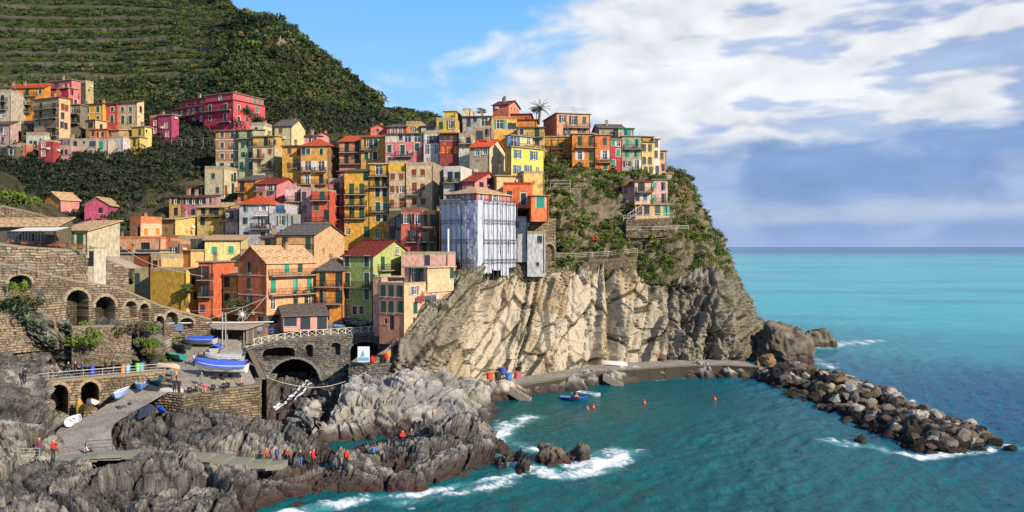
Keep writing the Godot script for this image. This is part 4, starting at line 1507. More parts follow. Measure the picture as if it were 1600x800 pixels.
# ---------------------------------------------------------------- the village, house by house
func village_left() -> void:
	house("house", "white apartment house cut by the left edge of the photo beside the orange block", -14, 17, 190, 145, 213, -8, 0, "#b5afa2", "f", "dk 155 4;bal 159 -4 12;dk 168 4;bal 172 -4 12;wn 180 4;wn 180 -8", {"chimneys": 0})
	house("house", "small beige attic house on the slope behind the white house at the far left", -12, 22, 150, 137, 225, -8, 0, "#b5a888", "s", "wx 143 12;sx 142 -4", {"rc": "tan", "rise": 1.2})
	house("house", "tall orange house with balconies, highest at the far left of the upper village", 17, 69, 193, 138, 218, -8, 75, "#d9801a", "s", "wg+ 144 23;dg 145 42.5;wg+ 143 63;bal 151 28 58;wk+ 157 23;tno 158 41;bal 164 27 52;wg+ 169 23;dg 170 42;bal 176 30 50;wko 182 21 29;wx 180 60", {"rise": 1.6})
	house("house", "narrow dull red house wedged beside the tall orange house", 69, 88, 162, 139, 224, -10, 0, "#a33b35", "s", "dk 148 76;bal 152 71 83;sk 158 76", {"rise": 1.0})
	house("house", "pink house with a glazed roof terrace behind the crimson house", 77, 112, 150, 128.5, 233, -22, 126, "#b44a62", "F", "lx 134 88;lx 134 104;>tb 150 122", {"side_col": "#dd6f78", "pc": "#8fa09a"})
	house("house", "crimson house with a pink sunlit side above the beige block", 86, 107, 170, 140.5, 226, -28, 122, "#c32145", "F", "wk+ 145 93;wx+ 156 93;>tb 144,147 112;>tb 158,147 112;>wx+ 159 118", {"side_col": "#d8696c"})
	house("house", "ruined grey and cream house alone on the terraces above the pink house", 125, 134, 153, 130, 240, -25, 146, "#6d6a5c", "f", "wx 134 129;>sx 141 139", {"side_col": "#b9a972"})
	house("house", "beige apartment block with four rows of balconies at the front of the upper left village", 53, 92, 216, 157, 206, -26, 110, "#b39a74", "F", "dk 167 64 85;bal 173 54 92;dk 181 64 85;bal 187.5 56 91;wx 193.5 62;dk 194 84;bal 200.5 74 92;dk 208.5 84;bal 214 71 92;>tb 166,168 98,167 104,169;>tx 181 98,181 103,183;>tx 195 97,195 103,197", {"side_col": "#d8b083", "pc": "#8c7a60"})
	house("house", "grey house with two glazed balconies between the beige block and the yellow house", 109, 125, 200, 164, 211, -10, 0, "#777268", "F", "tn 172 114 118.5;bal 178 110 125;dx 188 114 121;bal 193 110 125")
	house("house", "yellow house with green shutters left of the small red house", 124, 160.5, 192, 163.5, 214, -14, 0, "#dfa527", "s", "tg+ 171 137 153;wg+ 185 137 153;sc 178", {"rise": 0.9, "rc": "5b3a2c"})
	house("house", "small bright red house between the yellow and the beige house", 160.5, 183, 192, 163, 213.6, -14, 0, "#cf3a2c", "s", "wg+ 171 175.5;dg+ 186 175", {"rise": 0.9, "rc": "5b3a2c"})
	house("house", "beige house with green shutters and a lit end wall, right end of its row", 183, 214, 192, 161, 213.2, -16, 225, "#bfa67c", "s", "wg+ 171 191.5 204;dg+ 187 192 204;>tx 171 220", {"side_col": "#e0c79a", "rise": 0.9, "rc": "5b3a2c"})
	house("house", "low peach house with one wide dark window in front of the yellow house", 134, 149, 205, 188.5, 208.5, -24, 167, "#b9966c", "F", "lx 196 141;>wx 198 158", {"side_col": "#e6b27e"})
	house("house", "low orange house with open shutters under the peach house", 139, 167, 221, 203, 204.5, -12, 0, "#d9682f", "F", "wko 210 157;wx 209 145", {"pc": "#9c8670"})
	house("house", "low beige house right of the low orange one", 167, 186, 221, 203.5, 204.2, -12, 0, "#b3925f", "s", "wx 209.5 171", {"rise": 0.8, "rc": "tan"})
	house("house", "long low whitewashed house with a teal garage door", 109, 150, 234, 219, 200.5, -10, 0, "#b6a39a", "f", "dk 227 117.5;sx 223 131;lx 225 145", {"parapet": 0.2})
	house("house", "whitewashed shed with a wide teal door", 150, 169, 234, 219, 200.3, -10, 0, "#bdb2a8", "f", "vt 227 157", {"parapet": 0.2})
	house("house", "white garden house with a rounded wall above the rubble heap", 167, 192, 232, 217, 203, -20, 198, "#c4c6cc", "f", "", {"parapet": 0.3, "chimneys": 0})
	house("house", "mint white house with roof terrace beside the small dark red house", 41, 70, 236, 212, 200.8, -8, 0, "#bfcdb9", "f", "wx 224 48;dg 227 55;bal 233 44 60;sx 219 63", {"parapet": 0.7})
	house("house", "small dark red house with white window surrounds in front of the mint white house", 60, 83, 247, 222, 196.5, -12, 90, "#a8222c", "f", "wn+ 227 67.5;wn+ 240 67.5", {"parapet": 0.2, "chimneys": 0})
	house("house", "grey rendered house with one small window above the little pink house", 91, 109, 232, 218, 201.2, -10, 0, "#74756a", "f", "wx 223 95", {"parapet": 0.2})
	house("house", "little pink house with dark windows at the foot of the upper village", 90, 110, 247, 230, 197.8, -10, 0, "#c08e90", "f", "wx 238 96.5 103", {"parapet": 0.2, "chimneys": 0})
	house("house", "tiny salmon house left of the mint white house", 26, 41, 248, 227, 198, -10, 0, "#bf6a4e", "f", "sx 230.5 33.5;sx 237 33.5", {"parapet": 0.3})
	house("house", "low grey stone house at the far left foot of the upper village", -16, 25, 247, 229, 196.8, -6, 0, "#67655c", "f", "dx 239 3;wx+ 238 17.5", {"stone": true, "parapet": 0.2})
	house("house", "pale pink house with a sloping roof at the far left below the white one", -14, 16, 229, 195, 205.5, -14, 24, "#bb98a0", "s", "wx 203 2;tn 205 7.5 11;wx 218 4", {"rise": 1.2, "rc": "6b5040"})
	house("house", "grey stone tower under the tall orange house", 33, 52, 217, 193, 209, -14, 0, "#5d5a52", "f", "wx 201 44;sx 210 38", {"stone": true})
	house("house", "small yellow house on two levels near the magenta house", 206, 226, 216, 199, 206, -18, 236, "#d8b23c", "F", "tx 207 218;>sx 205 229", {"side_col": "#e8d06a"})
	house("house", "low yellow house below the small two-level yellow one", 201, 218, 230, 215, 203.5, -18, 224, "#cfae3e", "F", "dx 222 209.5", {"side_col": "#dcc566", "chimneys": 0})
	house("house", "narrow dark red house left of the magenta house", 234, 247, 214, 184, 214, -24, 0, "#a3222e", "f", "wn+ 192.5 242;wn+ 205 242", {"parapet": 0.4, "pc": "#b0a070"})
	house("house", "magenta house with two white framed windows left of the big crimson palazzo", 247, 268, 215, 181, 212.5, -22, 272, "#a82a58", "F", "wn+ 196.5 259;wn+ 210 261")
	# the big crimson house on the spur
	var o := house("palazzo", "big crimson palazzo with white framed windows on the spur", 319, 364.5, 213, 161, 221, -27, 414, "#b81f42", "F",
		"dk+ 168 328,170 352.5,168;bal 175.5 320 362;wk+ 185 328,185;dk+ 184 352,184;bal 191.5 342 362;wn+ 207 328;>wg+ 168 373,168;>tg+ 186 373,187;>tg 169 386;>wg 187 386;>tg 188 400;>tt 171 402", {"side_col": "#dd3f4c", "pc": "#8e6a66", "chimneys": 0})
	house("house", "long lower crimson wing of the palazzo stepping down to the left", 268, 319, 212, 173, 236, -33, 0, "#a91f3f", "F",
		"wn+ 179 270.5,179 276,178.5 284,177;tn+ 176 295,175.5 302.5,174.5;wn+ 171 314.5,171;bal 182 288 308;wn+ 193 276 283.5,192;wn+ 188 303,188;wn+ 187 314.5,186;sn+ 204 271 277;sn+ 206 311", {"pc": "#8e5a5c"})
	house("house", "crimson top storey set back on the palazzo roof", 322, 364, 163, 150, 223, -27, 412, "#b42b4c", "F", "wn+ 154 344,154;>tn 157,158 386;>tt 158 398;>tt 158 406;>bal 165 382 407", {"side_col": "#e0505a", "pc": "#a88a80", "chimneys": 2})
	house("house", "small crimson roof house with a tiled top left of the palazzo top storey", 284, 322, 172, 158, 238, -33, 0, "#a82f4e", "s", "sn 163 292;sn 160 305;sn 158 315", {"rise": 1.2, "rc": "9a5546", "chimneys": 2})

func village_middle() -> void:
	house("tower_house", "flaking brown tower house with bricked windows at the left end of the middle village", 337, 372, 270, 204, 191, -6, 0, "#a3764e", "s", "wx+ 210 347 363;wx+ 227 347;wn+ 227 363;wx+ 244 347 363;dk 261 347 363;bal 267 350 372;sc 219;sc 236;sc 254", {"rise": 0.9, "rc": "tan"})
	house("house", "white footing storey under the flaking brown tower house", 337.5, 371.6, 272, 254.5, 190.6, -6, 0, "#c3bfb0", "n", "dk 261 347 363;bal 267.5 350 371", {"pipe": false})
	house("house", "pale green house with dark shutters beside the flaking brown tower", 372.5, 395, 277, 203, 189, -6, 0, "#a9b88f", "s", "dg 212 389;bal 217 373 395;wg 227 379.5;wko 226 391;wg 242 379.5 391;tg 259 377.5 393", {"rise": 1.0, "rc": "slate"})
	house("house", "white attic house with a green roof terrace behind the pale green house", 392, 412, 215, 197, 197, -10, 425, "#c6c8b8", "f", "wx 203 400", {"side_col": "#dcd79a", "parapet": 0.7})
	house("house", "cream house with brown shutters and a yellow top storey", 395, 429, 272, 230, 186.5, -7, 0, "#c8bf95", "n", "db 240 405.5;wb 237 421.5;bal 248 394 413;wb 256.5 405;db 259 421;bal 264.5 411 429", {"pipe": true})
	house("house", "yellow top storey with a small terrace above the cream house", 395, 429, 231, 213, 187.2, -7, 0, "#dda445", "s", "dk 222 415.5;wko 222 426;bal 229.5 396 429", {"rise": 0.8, "rc": "tan", "pipe": false, "foot": 0.3})
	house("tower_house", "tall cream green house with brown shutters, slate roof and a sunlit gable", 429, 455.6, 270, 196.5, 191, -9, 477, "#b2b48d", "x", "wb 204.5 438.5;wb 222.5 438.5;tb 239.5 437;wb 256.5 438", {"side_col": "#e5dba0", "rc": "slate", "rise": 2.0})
	house("house", "pink attic house with a terrace behind the yellow house", 456, 494, 228, 212.5, 198, -8, 0, "#cc7f98", "s", "dno 221 464;wko 218 489;bal 228 455 475", {"rise": 0.7, "rc": "slate"})
	house("house", "pink gabled attic wall just behind the orange tiled roof", 494, 515, 226, 211, 201, 14, 0, "#e0969c", "z", "", {"rc": "a0482f"})
	house("house", "yellow house with brown shutters beside the taller orange tiled house", 441, 470.5, 276, 228, 181.5, -9, 0, "#dca338", "s", "wb 236 452.5;tb 237 467.5;wb 258.5 451;ax 256 464;bal 263 458 469", {"rise": 0.6, "rc": "slate"})
	house("house", "orange yellow house with an orange tiled hip roof and blue windows", 470, 514, 292, 228, 179, -7, 530, "#e0993a", "h", "wg+ 236.5 481.5 502.5;tx 236 474;vno 259 481 502;bal 268.5 473 489;bal 268.5 493 510;dno 280.5 480;dk 280.5 502;bal 288 468 512", {"side_col": "#8a6a48", "rc": "b0562f", "rise": 2.0})
	house("house", "white cream house with arched doors at the left end of the middle village", 320, 350, 304, 265, 180, -10, 371, "#c3bb96", "f", "wg 275 333;wx 297 339.5;>tx 278 363;>dk 277 367;>ab 294,296 353,297;>ax 294 364", {"side_col": "#c9c5a6", "parapet": 0.6})
	house("house", "orange house with a slate roof and a green door in front of the pale houses", 371, 399, 316, 281.5, 171, -10, 0, "#dd7c1c", "s", "dk 292 378.5;bal 300.5 370 385;wx 310 378.5", {"rise": 1.6, "rc": "slate"})
	house("house", "pink house with a dark red roof and a pink gable", 399, 432, 310, 287, 168.5, -8, 467, "#cf5f78", "x", "dno 292 422,292 417,292;sn 290.5 404;bal 298.5 399 432;sx 305 411;wx 304.5 424;>wx 284.5 445", {"side_col": "#e07c86", "rc": "7e3a2c", "rise": 1.6})
	house("house", "pale pink house with a curved roof terrace and black doors", 445, 470, 334, 296, 162.5, 8, 0, "#d8a3ad", "f", "dk 308.5 464.5;bal 315 446 471;wx 324 461", {"parapet": 0.5, "pc": "#bd9aa6", "len": 9})
	house("house", "pale pink corner house right of the curved roof terrace", 470, 488, 340, 296, 162, -4, 497, "#cf94a4", "f", "tx 306.5 475;tx 327 475.5", {"side_col": "#e2a7a8", "parapet": 0.3})
	house("house", "vermilion house with green shutters between the pink houses", 487, 515, 346, 299, 158.5, -6, 0, "#cd4732", "f", "dg 305 503.5 511;tg 322.5 494.5 510;dk 336 510;bal 313.5 487 515;bal 348 478 514;dx 338 482", {"parapet": 0.2})
	house("house", "dark pink tower house with three stacked balconies", 513.5, 538, 370, 283.5, 163, -4, 0, "#b4525c", "f", "dk 294.5 526.5;bal 303.5 515 536;dk 313.5 526.5;bal 322.5 515 536;dk 333.5 526.5;bal 343 515 536;tx 357.5 525", {"parapet": 0.5})
	house("house", "small dark attic house with white windows above the dark pink tower house", 529, 551, 284, 267.5, 166, -6, 0, "#8c4a4a", "s", "wn 275 537 545", {"rise": 0.9, "rc": "slate"})
	house("house", "blue grey house with white shutters and an orange tiled roof", 374, 421, 386, 319, 152.5, -6, 0, "#aeb6c8", "h", "wg 324.5 384;wno 324 412;wg 345 383.5;vgo 344.5 412;bal 357.5 394 425 1.1;laundry 351 395 424;wg 367.5 384 411;awn 336.5 398 420 0.7", {"rc": "b5522f", "rise": 2.0, "chimneys": 2})
	house("house", "lower right half of the blue grey house with a blue glazed balcony", 421, 450.5, 386, 335.5, 151.5, -6, 470, "#a9b2c6", "f", "tgo 344.5 439;sx 362 439;>tg 344 456", {"parapet": 0.1, "side_col": "#8f98ac", "chimneys": 0})
	house("house", "blue attic glazing behind the terrace of the blue grey house", 421, 445, 336, 320, 154.5, -6, 0, "#b7bed0", "f", "vu 328 437;bal 335.5 421 447", {"parapet": 0.1, "chimneys": 0})
	house("house", "narrow pinkish white house left of the blue grey house", 352, 373.5, 380, 328, 156.5, -8, 0, "#cdb6ab", "s", "dx 334 362;bal 343.5 353 374;wx 351 361;wko 368.5 361", {"rise": 0.9, "rc": "slate"})
	house("house", "yellow ochre house with open dark shutters, left of the purple pink house", 264.5, 285, 338, 307, 169.5, -8, 0, "#c99a3c", "s", "wko 314 275;tx 331 274.5", {"rise": 0.8, "rc": "5f463a"})
	house("house", "purple pink house with three open shutters", 285, 322, 338, 308, 169, -8, 345, "#b0627f", "s", "wko 314 293.5 303.5 314.5;wk 331.5 291 302;>wx 314 329", {"rise": 0.8, "rc": "5f463a", "side_col": "#a98aa6"})
	house("house", "yellow house with a dark balcony shelf in front of the purple pink house", 308, 351, 376, 324, 160, -8, 0, "#c7ab57", "s", "wk 327.5 317.5;wk 327.5 330.5;dk 330 338;bal 337.5 321 352 1.0;tk 345 316.5 333", {"rise": 1.3, "rc": "tan"})
	house("house", "ochre gabled house with a cream terrace front and a parabolic dish", 253, 274, 370, 343, 157.5, -24, 306, "#b98b4a", "s", "", {"side_col": "#e2bf6a", "rise": 0.8, "rc": "tan", "chimneys": 2})
	house("house", "cream terrace with white parapet below the ochre gabled house", 273, 335, 377, 368, 151, -6, 0, "#d6b07a", "n", "", {"pipe": false})
	house("house", "peach house with orange shutters and a battlement parapet", 203, 220, 378, 349, 151, -30, 253, "#b97a5c", "f", "tx 362 216.5;>wo+ 361.5,361.5 228,362 246,361.5", {"side_col": "#eeb488", "parapet": 1.1, "pc": "#d98a66", "chimneys": 2})
	house("house", "wide peach lower storey under the battlement parapet house", 176, 251, 396, 373.5, 147.5, -12, 0, "#e5a67c", "f", "wo 388 185.5 204;lx 385 227", {"parapet": 0.3, "chimneys": 0, "pc": "#cf8b66"})
	house("house", "peach terrace block with a low parapet left of the battlement house", 190, 220, 376, 368, 153, -12, 0, "#e3a27a", "f", "", {"parapet": 0.6, "chimneys": 0})
	house("house", "orange corner block beside the peach lower storey", 251, 266, 400, 372, 147, -10, 0, "#cf6c40", "f", "wx 384 253.5", {"parapet": 0.4, "pc": "#8a6a50"})
	house("house", "long peach terrace wall under the white parapet", 262, 342, 384, 374, 149.5, -8, 0, "#e0a070", "f", "", {"parapet": 0.5, "chimneys": 0})
	house("house", "brown orange block with twin dark windows and roof clutter", 264, 281, 414, 381, 142.5, -18, 298, "#bd7f52", "f", "wko 391.5 272", {"parapet": 0.3, "side_col": "#8e5a3c"})
	house("house", "dark grey rendered stair block beside the cream yellow house", 297, 320, 398, 373, 144.5, -8, 0, "#3f3d42", "f", "", {"parapet": 0.2, "chimneys": 0, "pipe": false})
	house("house", "cream orange low block with one small blue window", 286, 298, 415, 391.5, 140.5, -26, 326, "#b8743e", "F", "", {"side_col": "#dfae66", "chimneys": 0})
	house("house", "large cream yellow house with blue green windows on a blank wall", 320, 377, 440, 374.5, 142, 10, 0, "#ecd98a", "s", "wt 391 335,391 361,390.5;wt 416 347.5", {"rise": 0.9, "rc": "tan", "len": 8, "chimneys": 0})
	house("house", "cream low extension with pink gate right of the cream yellow house", 377, 400, 440, 397, 140.5, 10, 0, "#e2cf86", "f", "", {"parapet": 0.2, "chimneys": 0, "pipe": false})
	house("house", "red orange narrow house with two black balconies", 310, 333, 492, 410, 129, -8, 0, "#dd5a30", "F", "dxo 426 319.5;bal 437 311 333;dxo 454 319.5;bal 463 313 333;wx 482 316", {"pc": "#9a9088"})
	house("house", "olive yellow house with dark shutters left of the coral harbour house", 334, 372, 502, 430, 132, -6, 0, "#b7a046", "s", "tk 441 354.5;wk 465 355;sc 457", {"rise": 1.1, "rc": "tan"})
	house("house", "grey olive house with a big square window above the arched wall", 177, 235, 452, 396, 136, -8, 0, "#a39a7a", "F", "lx 414 188.5 199;qb 404 222;dx 437 214;lx 436 228", {"pc": "#b3b3ac", "foot": 4.0})
	house("house", "bright yellow roof house behind the blue edged flat roof", 190, 250, 410, 391, 140, -8, 269, "#b5a24a", "F", "", {"side_col": "#f2c818", "pc": "#5f86b5", "chimneys": 0})
	house("house", "ochre house with a blank wall and a yellow end above the arched wall", 235, 291, 470, 422.5, 131.5, -14, 311, "#b98d24", "f", ">tk 440,440 302;>wk 462 305", {"side_col": "#eec24e", "parapet": 0.3, "chimneys": 0, "foot": 5.0})
	house("house", "cream terrace block with an orange doorway behind the ochre house", 236, 252, 424, 404, 134.5, -10, 310, "#d3894e", "f", "tx 415 242", {"side_col": "#d9b777", "parapet": 0.6, "chimneys": 0})

func village_front() -> void:
	house("house", "coral harbour house with green shutters, balconies and a porch on the quay", 371.6, 416.6, 520, 408, 128, -36, 494, "#dd6338", "z",
		"tg 415.5 388.5;tg 443 389;tko 470 388.5;bal 486 383 400;dx 505 405;sc 430;sc 460;sc 487;>dt 413 413;>tt 413 448;>tg 413 469;>bal 431 419 494 1.1;>dt 447,448 427,447 461.5,446 483,444;>bal 461.5 419 494 1.0;>tn 475 427;>tk 472 462;>tko 470 483;>lxo 499 428",
		{"side_col": "#f0a472", "rc": "tan", "rise": 2.4, "foot": 1.5, "chimneys": 1})
	house("house", "orange house with a slate roof between the coral and the green house", 494, 536, 500, 422, 130.5, -4, 0, "#d9822e", "h", "dk 436 504 529;bal 447.5 494 535;dk 463 504 529;bal 474 496 535;dx 490 510", {"rc": "slate", "rise": 2.0})
	house("house", "apple green house with a dark red tiled roof on the quay", 536, 583, 516, 399, 131.5, -28, 645, "#8fae55", "x",
		"tg+ 408.5 542.5 573;dg+ 436.5 543 573;bal 448 536 581;tg+ 459.5 542.5 573;dn 485 543;wx+ 484.5 554.5 565;>wn 391 620,391;>dg 411 598;>bal 422.5 590 624;>wko 435 588;>dk 462 588;>bal 477 585 600", {"side_col": "#a6bd68", "rc": "74382a", "rise": 2.5, "foot": 1.0})
	house("house", "pink washing terrace between the green house and the salmon house", 583, 596, 500, 436, 126, -28, 0, "#d99a86", "f", "", {"parapet": 0.2, "len": 6, "chimneys": 0})
	house("house", "salmon pink house with peeling plaster at the right end of the quay", 593, 631.6, 518, 444, 120.5, -33, 708, "#d98b6c", "f",
		"tg 453 599 611.5 624.5;tg 479.5 599.5 611.5 625.5;dx 504 612;sx 502 603;>wuo 453.5 648,454 677,452;>laundry 463 647 683;>tg 481 649;>tg 480 679;>tbo 510 652", {"side_col": "#f0b48c", "parapet": 0.15, "patches": 14, "foot": 1.8, "chimneys": 0})
	house("house", "peach terrace house with washing above the salmon house", 632, 668, 446, 418, 124.5, -33, 709, "#d99c82", "F", "dko 428 646;dk 428 658;>tg 422 710", {"side_col": "#f0bd92", "pc": "#cfc0a6", "chimneys": 0, "foot": 1.0})
	house("house", "pale pink penthouse with an air conditioner behind the peach terrace", 627, 700, 420, 398, 131, -6, 0, "#dba59c", "f", "dx 405 667;dn 412 662", {"parapet": 0.3, "chimneys": 0})
	house("house", "beige house with a slate roof and a blank sunlit gable", 432, 491, 440, 366, 140, -12, 538, "#dc9f62", "x", "dg 380 445.5;dg 380 481.5;bal 390.5 429 488 1.0;wx 400 440;tk 401 478", {"side_col": "#d9b183", "rc": "slate", "rise": 1.9})
	house("house", "low peach house with a black door left of the beige gabled house", 407, 433, 400, 371, 144, -8, 0, "#dfa06c", "s", "dk 384 418;bal 391.5 407 430", {"rise": 1.0, "rc": "slate"})
	house("house", "low terrace with a pink wall and dark beams under the peach house", 376, 430, 404, 393, 140.5, -8, 0, "#c8a6a0", "f", "", {"parapet": 0.3, "chimneys": 0, "pipe": false})

func village_centre() -> void:
	house("tower_house", "tall yellow house with three balconies left of the beige tower house", 538, 577.5, 372, 267, 160.5, -5, 0, "#e0a02c", "s", "tg 275 572;dg 295 549.5 565.5;bal 304 539 573;dg 314 549.5 565.5;bal 321.5 539 573;dg 333 550 565.5;bal 341.5 539 573;sn 349 544;wn 362 543.5;dg 362 572.5", {"rise": 1.0, "rc": "slate"})
	house("tower_house", "tall yellow house with a dark glazed loggia under a white awning", 578, 608, 374, 256.5, 160, -5, 0, "#dd9a26", "F", "vnx 264 592;dk 265 601;bal 275.5 577 607;dk 284 589.5 600.5;bal 292.5 578 607;tk+ 301 590 601;dg+ 324 590.5;wt+ 322 601.5;bal 331 580 608;wk+ 341 591 601.5;dn 365 590;wx 367 604.5", {"pc": "#cfcabe", "chimneys": 0})
	house("tower_house", "beige tower house with brown shutters left half of the pair", 608, 634.5, 334, 268, 158.5, -4, 0, "#c9ad8c", "n", "wb 276 613.5 627;wb 295.5 613;wbo 295.5 627;wb 317 612.5;db 319 628.5;bal 326 610 633", {"foot": 4.0})
	house("house", "bright yellow roof terrace above the beige tower pair", 607, 634, 269, 254, 159.2, -4, 0, "#e2b02a", "f", "", {"parapet": 0.2, "chimneys": 0, "foot": 0.2})
	house("tower_house", "beige tower house with brown shutters and a stained top, right half of the pair", 634.5, 677, 334, 259, 158, -6, 693, "#cdb594", "f", "wb 269.5 647 660.5;tb 292 647.5;wb 292 660.5;db 295 647.5;bal 304.5 635 658;tb 316 647;wb 315 661;bal 326 635 650;>dx 293 687;>dx 310 687", {"side_col": "#a99a84", "parapet": 0.5, "foot": 4.0})
	house("house", "coral red house with open dark shutters beside the scaffolding", 626.5, 659, 394, 331.5, 146.5, -5, 0, "#cf5346", "f", "tko 342 634.5 652;dko 369 645.5;bal 378 636 659;tk 386 643", {"parapet": 0.7, "pc": "#8a6a5c"})
	house("house", "orange house with balconies left of the scaffolded building", 659, 682, 394, 332, 146, -5, 696, "#cf8632", "f", "dk 344.5 663.5 676;bal 354.5 652 682;dk 368 662.5 674.5;bal 378 655 681;tk 386 658 675", {"side_col": "#a5703a", "parapet": 0.2})
	house("house", "stone stair house in grey rubble between the yellow and the coral house", 608, 627, 380, 329, 152, -5, 0, "#5a564e", "f", "wx 346 613;dx 347 622;ax 368 622", {"stone": true, "parapet": 0.2})
	house("house", "white house with a red striped cornice and a glass terrace", 693, 720, 334, 268, 152, -14, 772, "#c9cdc8", "f", "dk 277 703.5;wk 274 714;bal 285.5 694 718;dk 294 703;dk 293 714;dx 312 704", {"side_col": "#d8dcd4", "parapet": 0.8, "pc": "#d8d8d2", "chimneys": 0})
	house("house", "maroon house with orange shutters below the bright yellow roof house", 687, 717, 252, 208, 168.5, -5, 0, "#8e3030", "s", "wx 215 690 700 711;wo 234 691 701.5 713", {"rise": 0.8, "rc": "8a4a3a"})
	house("house", "white house with a roof terrace and three garage doors", 662, 687, 250, 224, 170.5, -5, 0, "#c9c9c6", "n", "dn 233.5 667 674.5 682", {})
	house("house", "white upper storey with a glazed balcony above the garage doors", 662, 686, 226, 210, 172, -5, 0, "#d4d4d0", "f", "tn 219 670;dxo 220 679;bal 227.5 662 686", {"parapet": 0.7, "chimneys": 1, "foot": 0.3})
	house("house", "pink house with a wide balcony and a white loft", 602, 661.5, 256, 222, 172.5, -4, 0, "#cf6670", "n", "tg+ 232.5 608.5;dg+ 234 629;tg+ 230 651.5;bal 244.5 618 645;wx+ 250 608.5;vx 250 630", {"foot": 3.0})
	house("house", "white loft with skylights on top of the pink house", 602, 661, 223, 209, 173.2, -4, 0, "#d6d2cc", "s", "wx 212 626;vn 214.5 637;vn 215 652", {"rise": 0.7, "rc": "6a5a52", "foot": 0.3})
	house("house", "ochre house with open green shutters and an orange roof", 564, 602, 262, 214, 177, -6, 0, "#d59a34", "s", "tgo 224 575.5;tg+ 223 587;tg+ 244 572.5;tg+ 243 586.5;bal 234.5 564 581", {"rise": 1.3, "rc": "b0582f"})
	house("house", "salmon house with two long balconies and an orange roof", 530, 564, 264, 221, 178.5, -4, 0, "#c97a58", "s", "dk 230.5 542;dk 229.5 557.5;bal 238.5 531 564;dk 250 541.5;dk 248.5 557.5;bal 256.5 531 564", {"rise": 2.2, "rc": "b4582f"})
	house("house", "salmon gabled house on the skyline above the ochre house", 579, 604, 216, 199, 187, 14, 0, "#c9655a", "z", "sx 204 590", {"rc": "9a5a48"})
	house("house", "red house with a dark slate roof next to the skyline yellow house", 604, 634.5, 212, 198, 186, -5, 0, "#b5443c", "s", "wn+ 205 613.5 625", {"rise": 1.6, "rc": "slate"})
	house("house", "small yellow house on the skyline beside the dark slate roof", 634.5, 656, 214, 194, 186.5, -8, 0, "#dba02e", "f", "wn+ 202 647.5", {"parapet": 0.5})
	house("house", "white house with a purple roof on the skyline", 658, 682, 212, 197, 185.5, -5, 0, "#cfcfca", "s", "lx 199 672", {"rise": 1.2, "rc": "5f4a66"})
	house("house", "bright yellow house with a roof garden on the skyline", 682, 711, 212, 189, 181, -5, 725, "#dcb428", "f", "tg 196 689;tgo 195 703.5", {"parapet": 0.6, "side_col": "#cfae3a", "chimneys": 0})
	house("house", "yellow penthouse with a white pergola, highest on the left skyline", 694, 712, 190, 174, 186, -5, 724, "#d8b02a", "F", "sx 183 707", {"side_col": "#e0b632", "pc": "#d5d5d0", "chimneys": 0})
	house("house", "cream white roof block behind the yellow penthouse", 722, 735, 192, 172, 188, -6, 0, "#dcd3a4", "f", "", {"parapet": 0.2, "chimneys": 0})
	house("house", "blue grey house with a glazed gallery below the roof block", 723, 770, 206, 182, 186.5, -5, 0, "#9aa4ae", "s", "dx 191 732;wx 186 742;vno 190 757", {"rise": 0.7, "rc": "slate"})
	house("house", "white narrow house with cluttered terraces right of the maroon house", 717, 736, 258, 214, 167, -6, 0, "#c7cabb", "f", "dx 219 732;dx 233 733;bal 225 718 738", {"parapet": 0.6})
	house("house", "grey brown house with a wide dark loggia right of the cluttered terraces", 740, 768, 240, 200, 171.5, -6, 0, "#a08670", "f", "vx 212 749;tk 208 761.5", {"parapet": 0.3})
	house("house", "yellow belvedere with terracotta posts and a teal window", 768, 808, 226, 186, 176, 8, 0, "#dfa644", "f", "vto 193 781;lx 197 800", {"parapet": 0.5, "pc": "#b98a58", "chimneys": 0, "len": 8})
	house("house", "salmon tower with a gable, highest house on the skyline", 770, 795, 192, 164, 196, -22, 812, "#cf5a4a", "x", ">sb 170 799;>sb 171.5 803.5", {"side_col": "#dd8466", "rc": "6a3a30", "rise": 1.3, "chimneys": 2})
	house("house", "red orange house with a flat brown roof beside the palm", 799, 829, 200, 179, 189, -5, 0, "#c8472c", "F", "sx 186 822", {"pc": "#6a4436"})
	house("house", "low orange house below the red orange one beside the palm", 806, 838, 206, 188, 185, -5, 0, "#d57a24", "F", "", {"chimneys": 0, "pc": "#6a4436"})
	house("house", "olive yellow house with a black balcony left of the orange house", 809, 850, 226, 199, 172.5, -3, 856, "#d3a955", "s", "wx+ 206 815;dg 208 839;bal 214.5 824 850;wx 222 839", {"side_col": "#efc35c", "rise": 0.9, "rc": "6a4a36"})
	house("house", "cream house with an orange roof and a sunlit gable end", 734, 765, 280, 230, 158.5, -18, 789, "#a89e88", "x", "wn+ 238.5 746;wn+ 236 758;>tn 236 771;>wn 238.5 780", {"side_col": "#e6dcae", "rc": "cf5a2c", "rise": 1.9})
	house("house", "bright yellow house with blue shutters", 789, 799, 278, 231, 156.5, -52, 849, "#c09a36", "F", ">tuo 240.5 808.5;>tuo 243 834;>tuo 265 808;>tuo 265 825;>wn 266 840", {"side_col": "#f0d54e", "chimneys": 0})
	house("house", "glazed attic with a pergola on the bright yellow house", 790, 798, 234, 213, 158, -52, 832, "#bfa468", "F", ">vuo 221 797;>vuo 222 812;>wn 221 826;>bal 231 796 848", {"side_col": "#e6d690", "pc": "#8a9a8c", "chimneys": 0, "foot": 0.3})
	house("house", "blank cream house below the bright yellow one", 776, 818, 306, 275, 152.5, 12, 0, "#dcc08a", "F", "", {"pc": "#c09a58", "chimneys": 0})
	house("house", "blank yellow house beside the orange red terrace house", 818, 850, 306, 271, 152, 12, 0, "#e4bd62", "f", "", {"parapet": 0.4, "chimneys": 0})
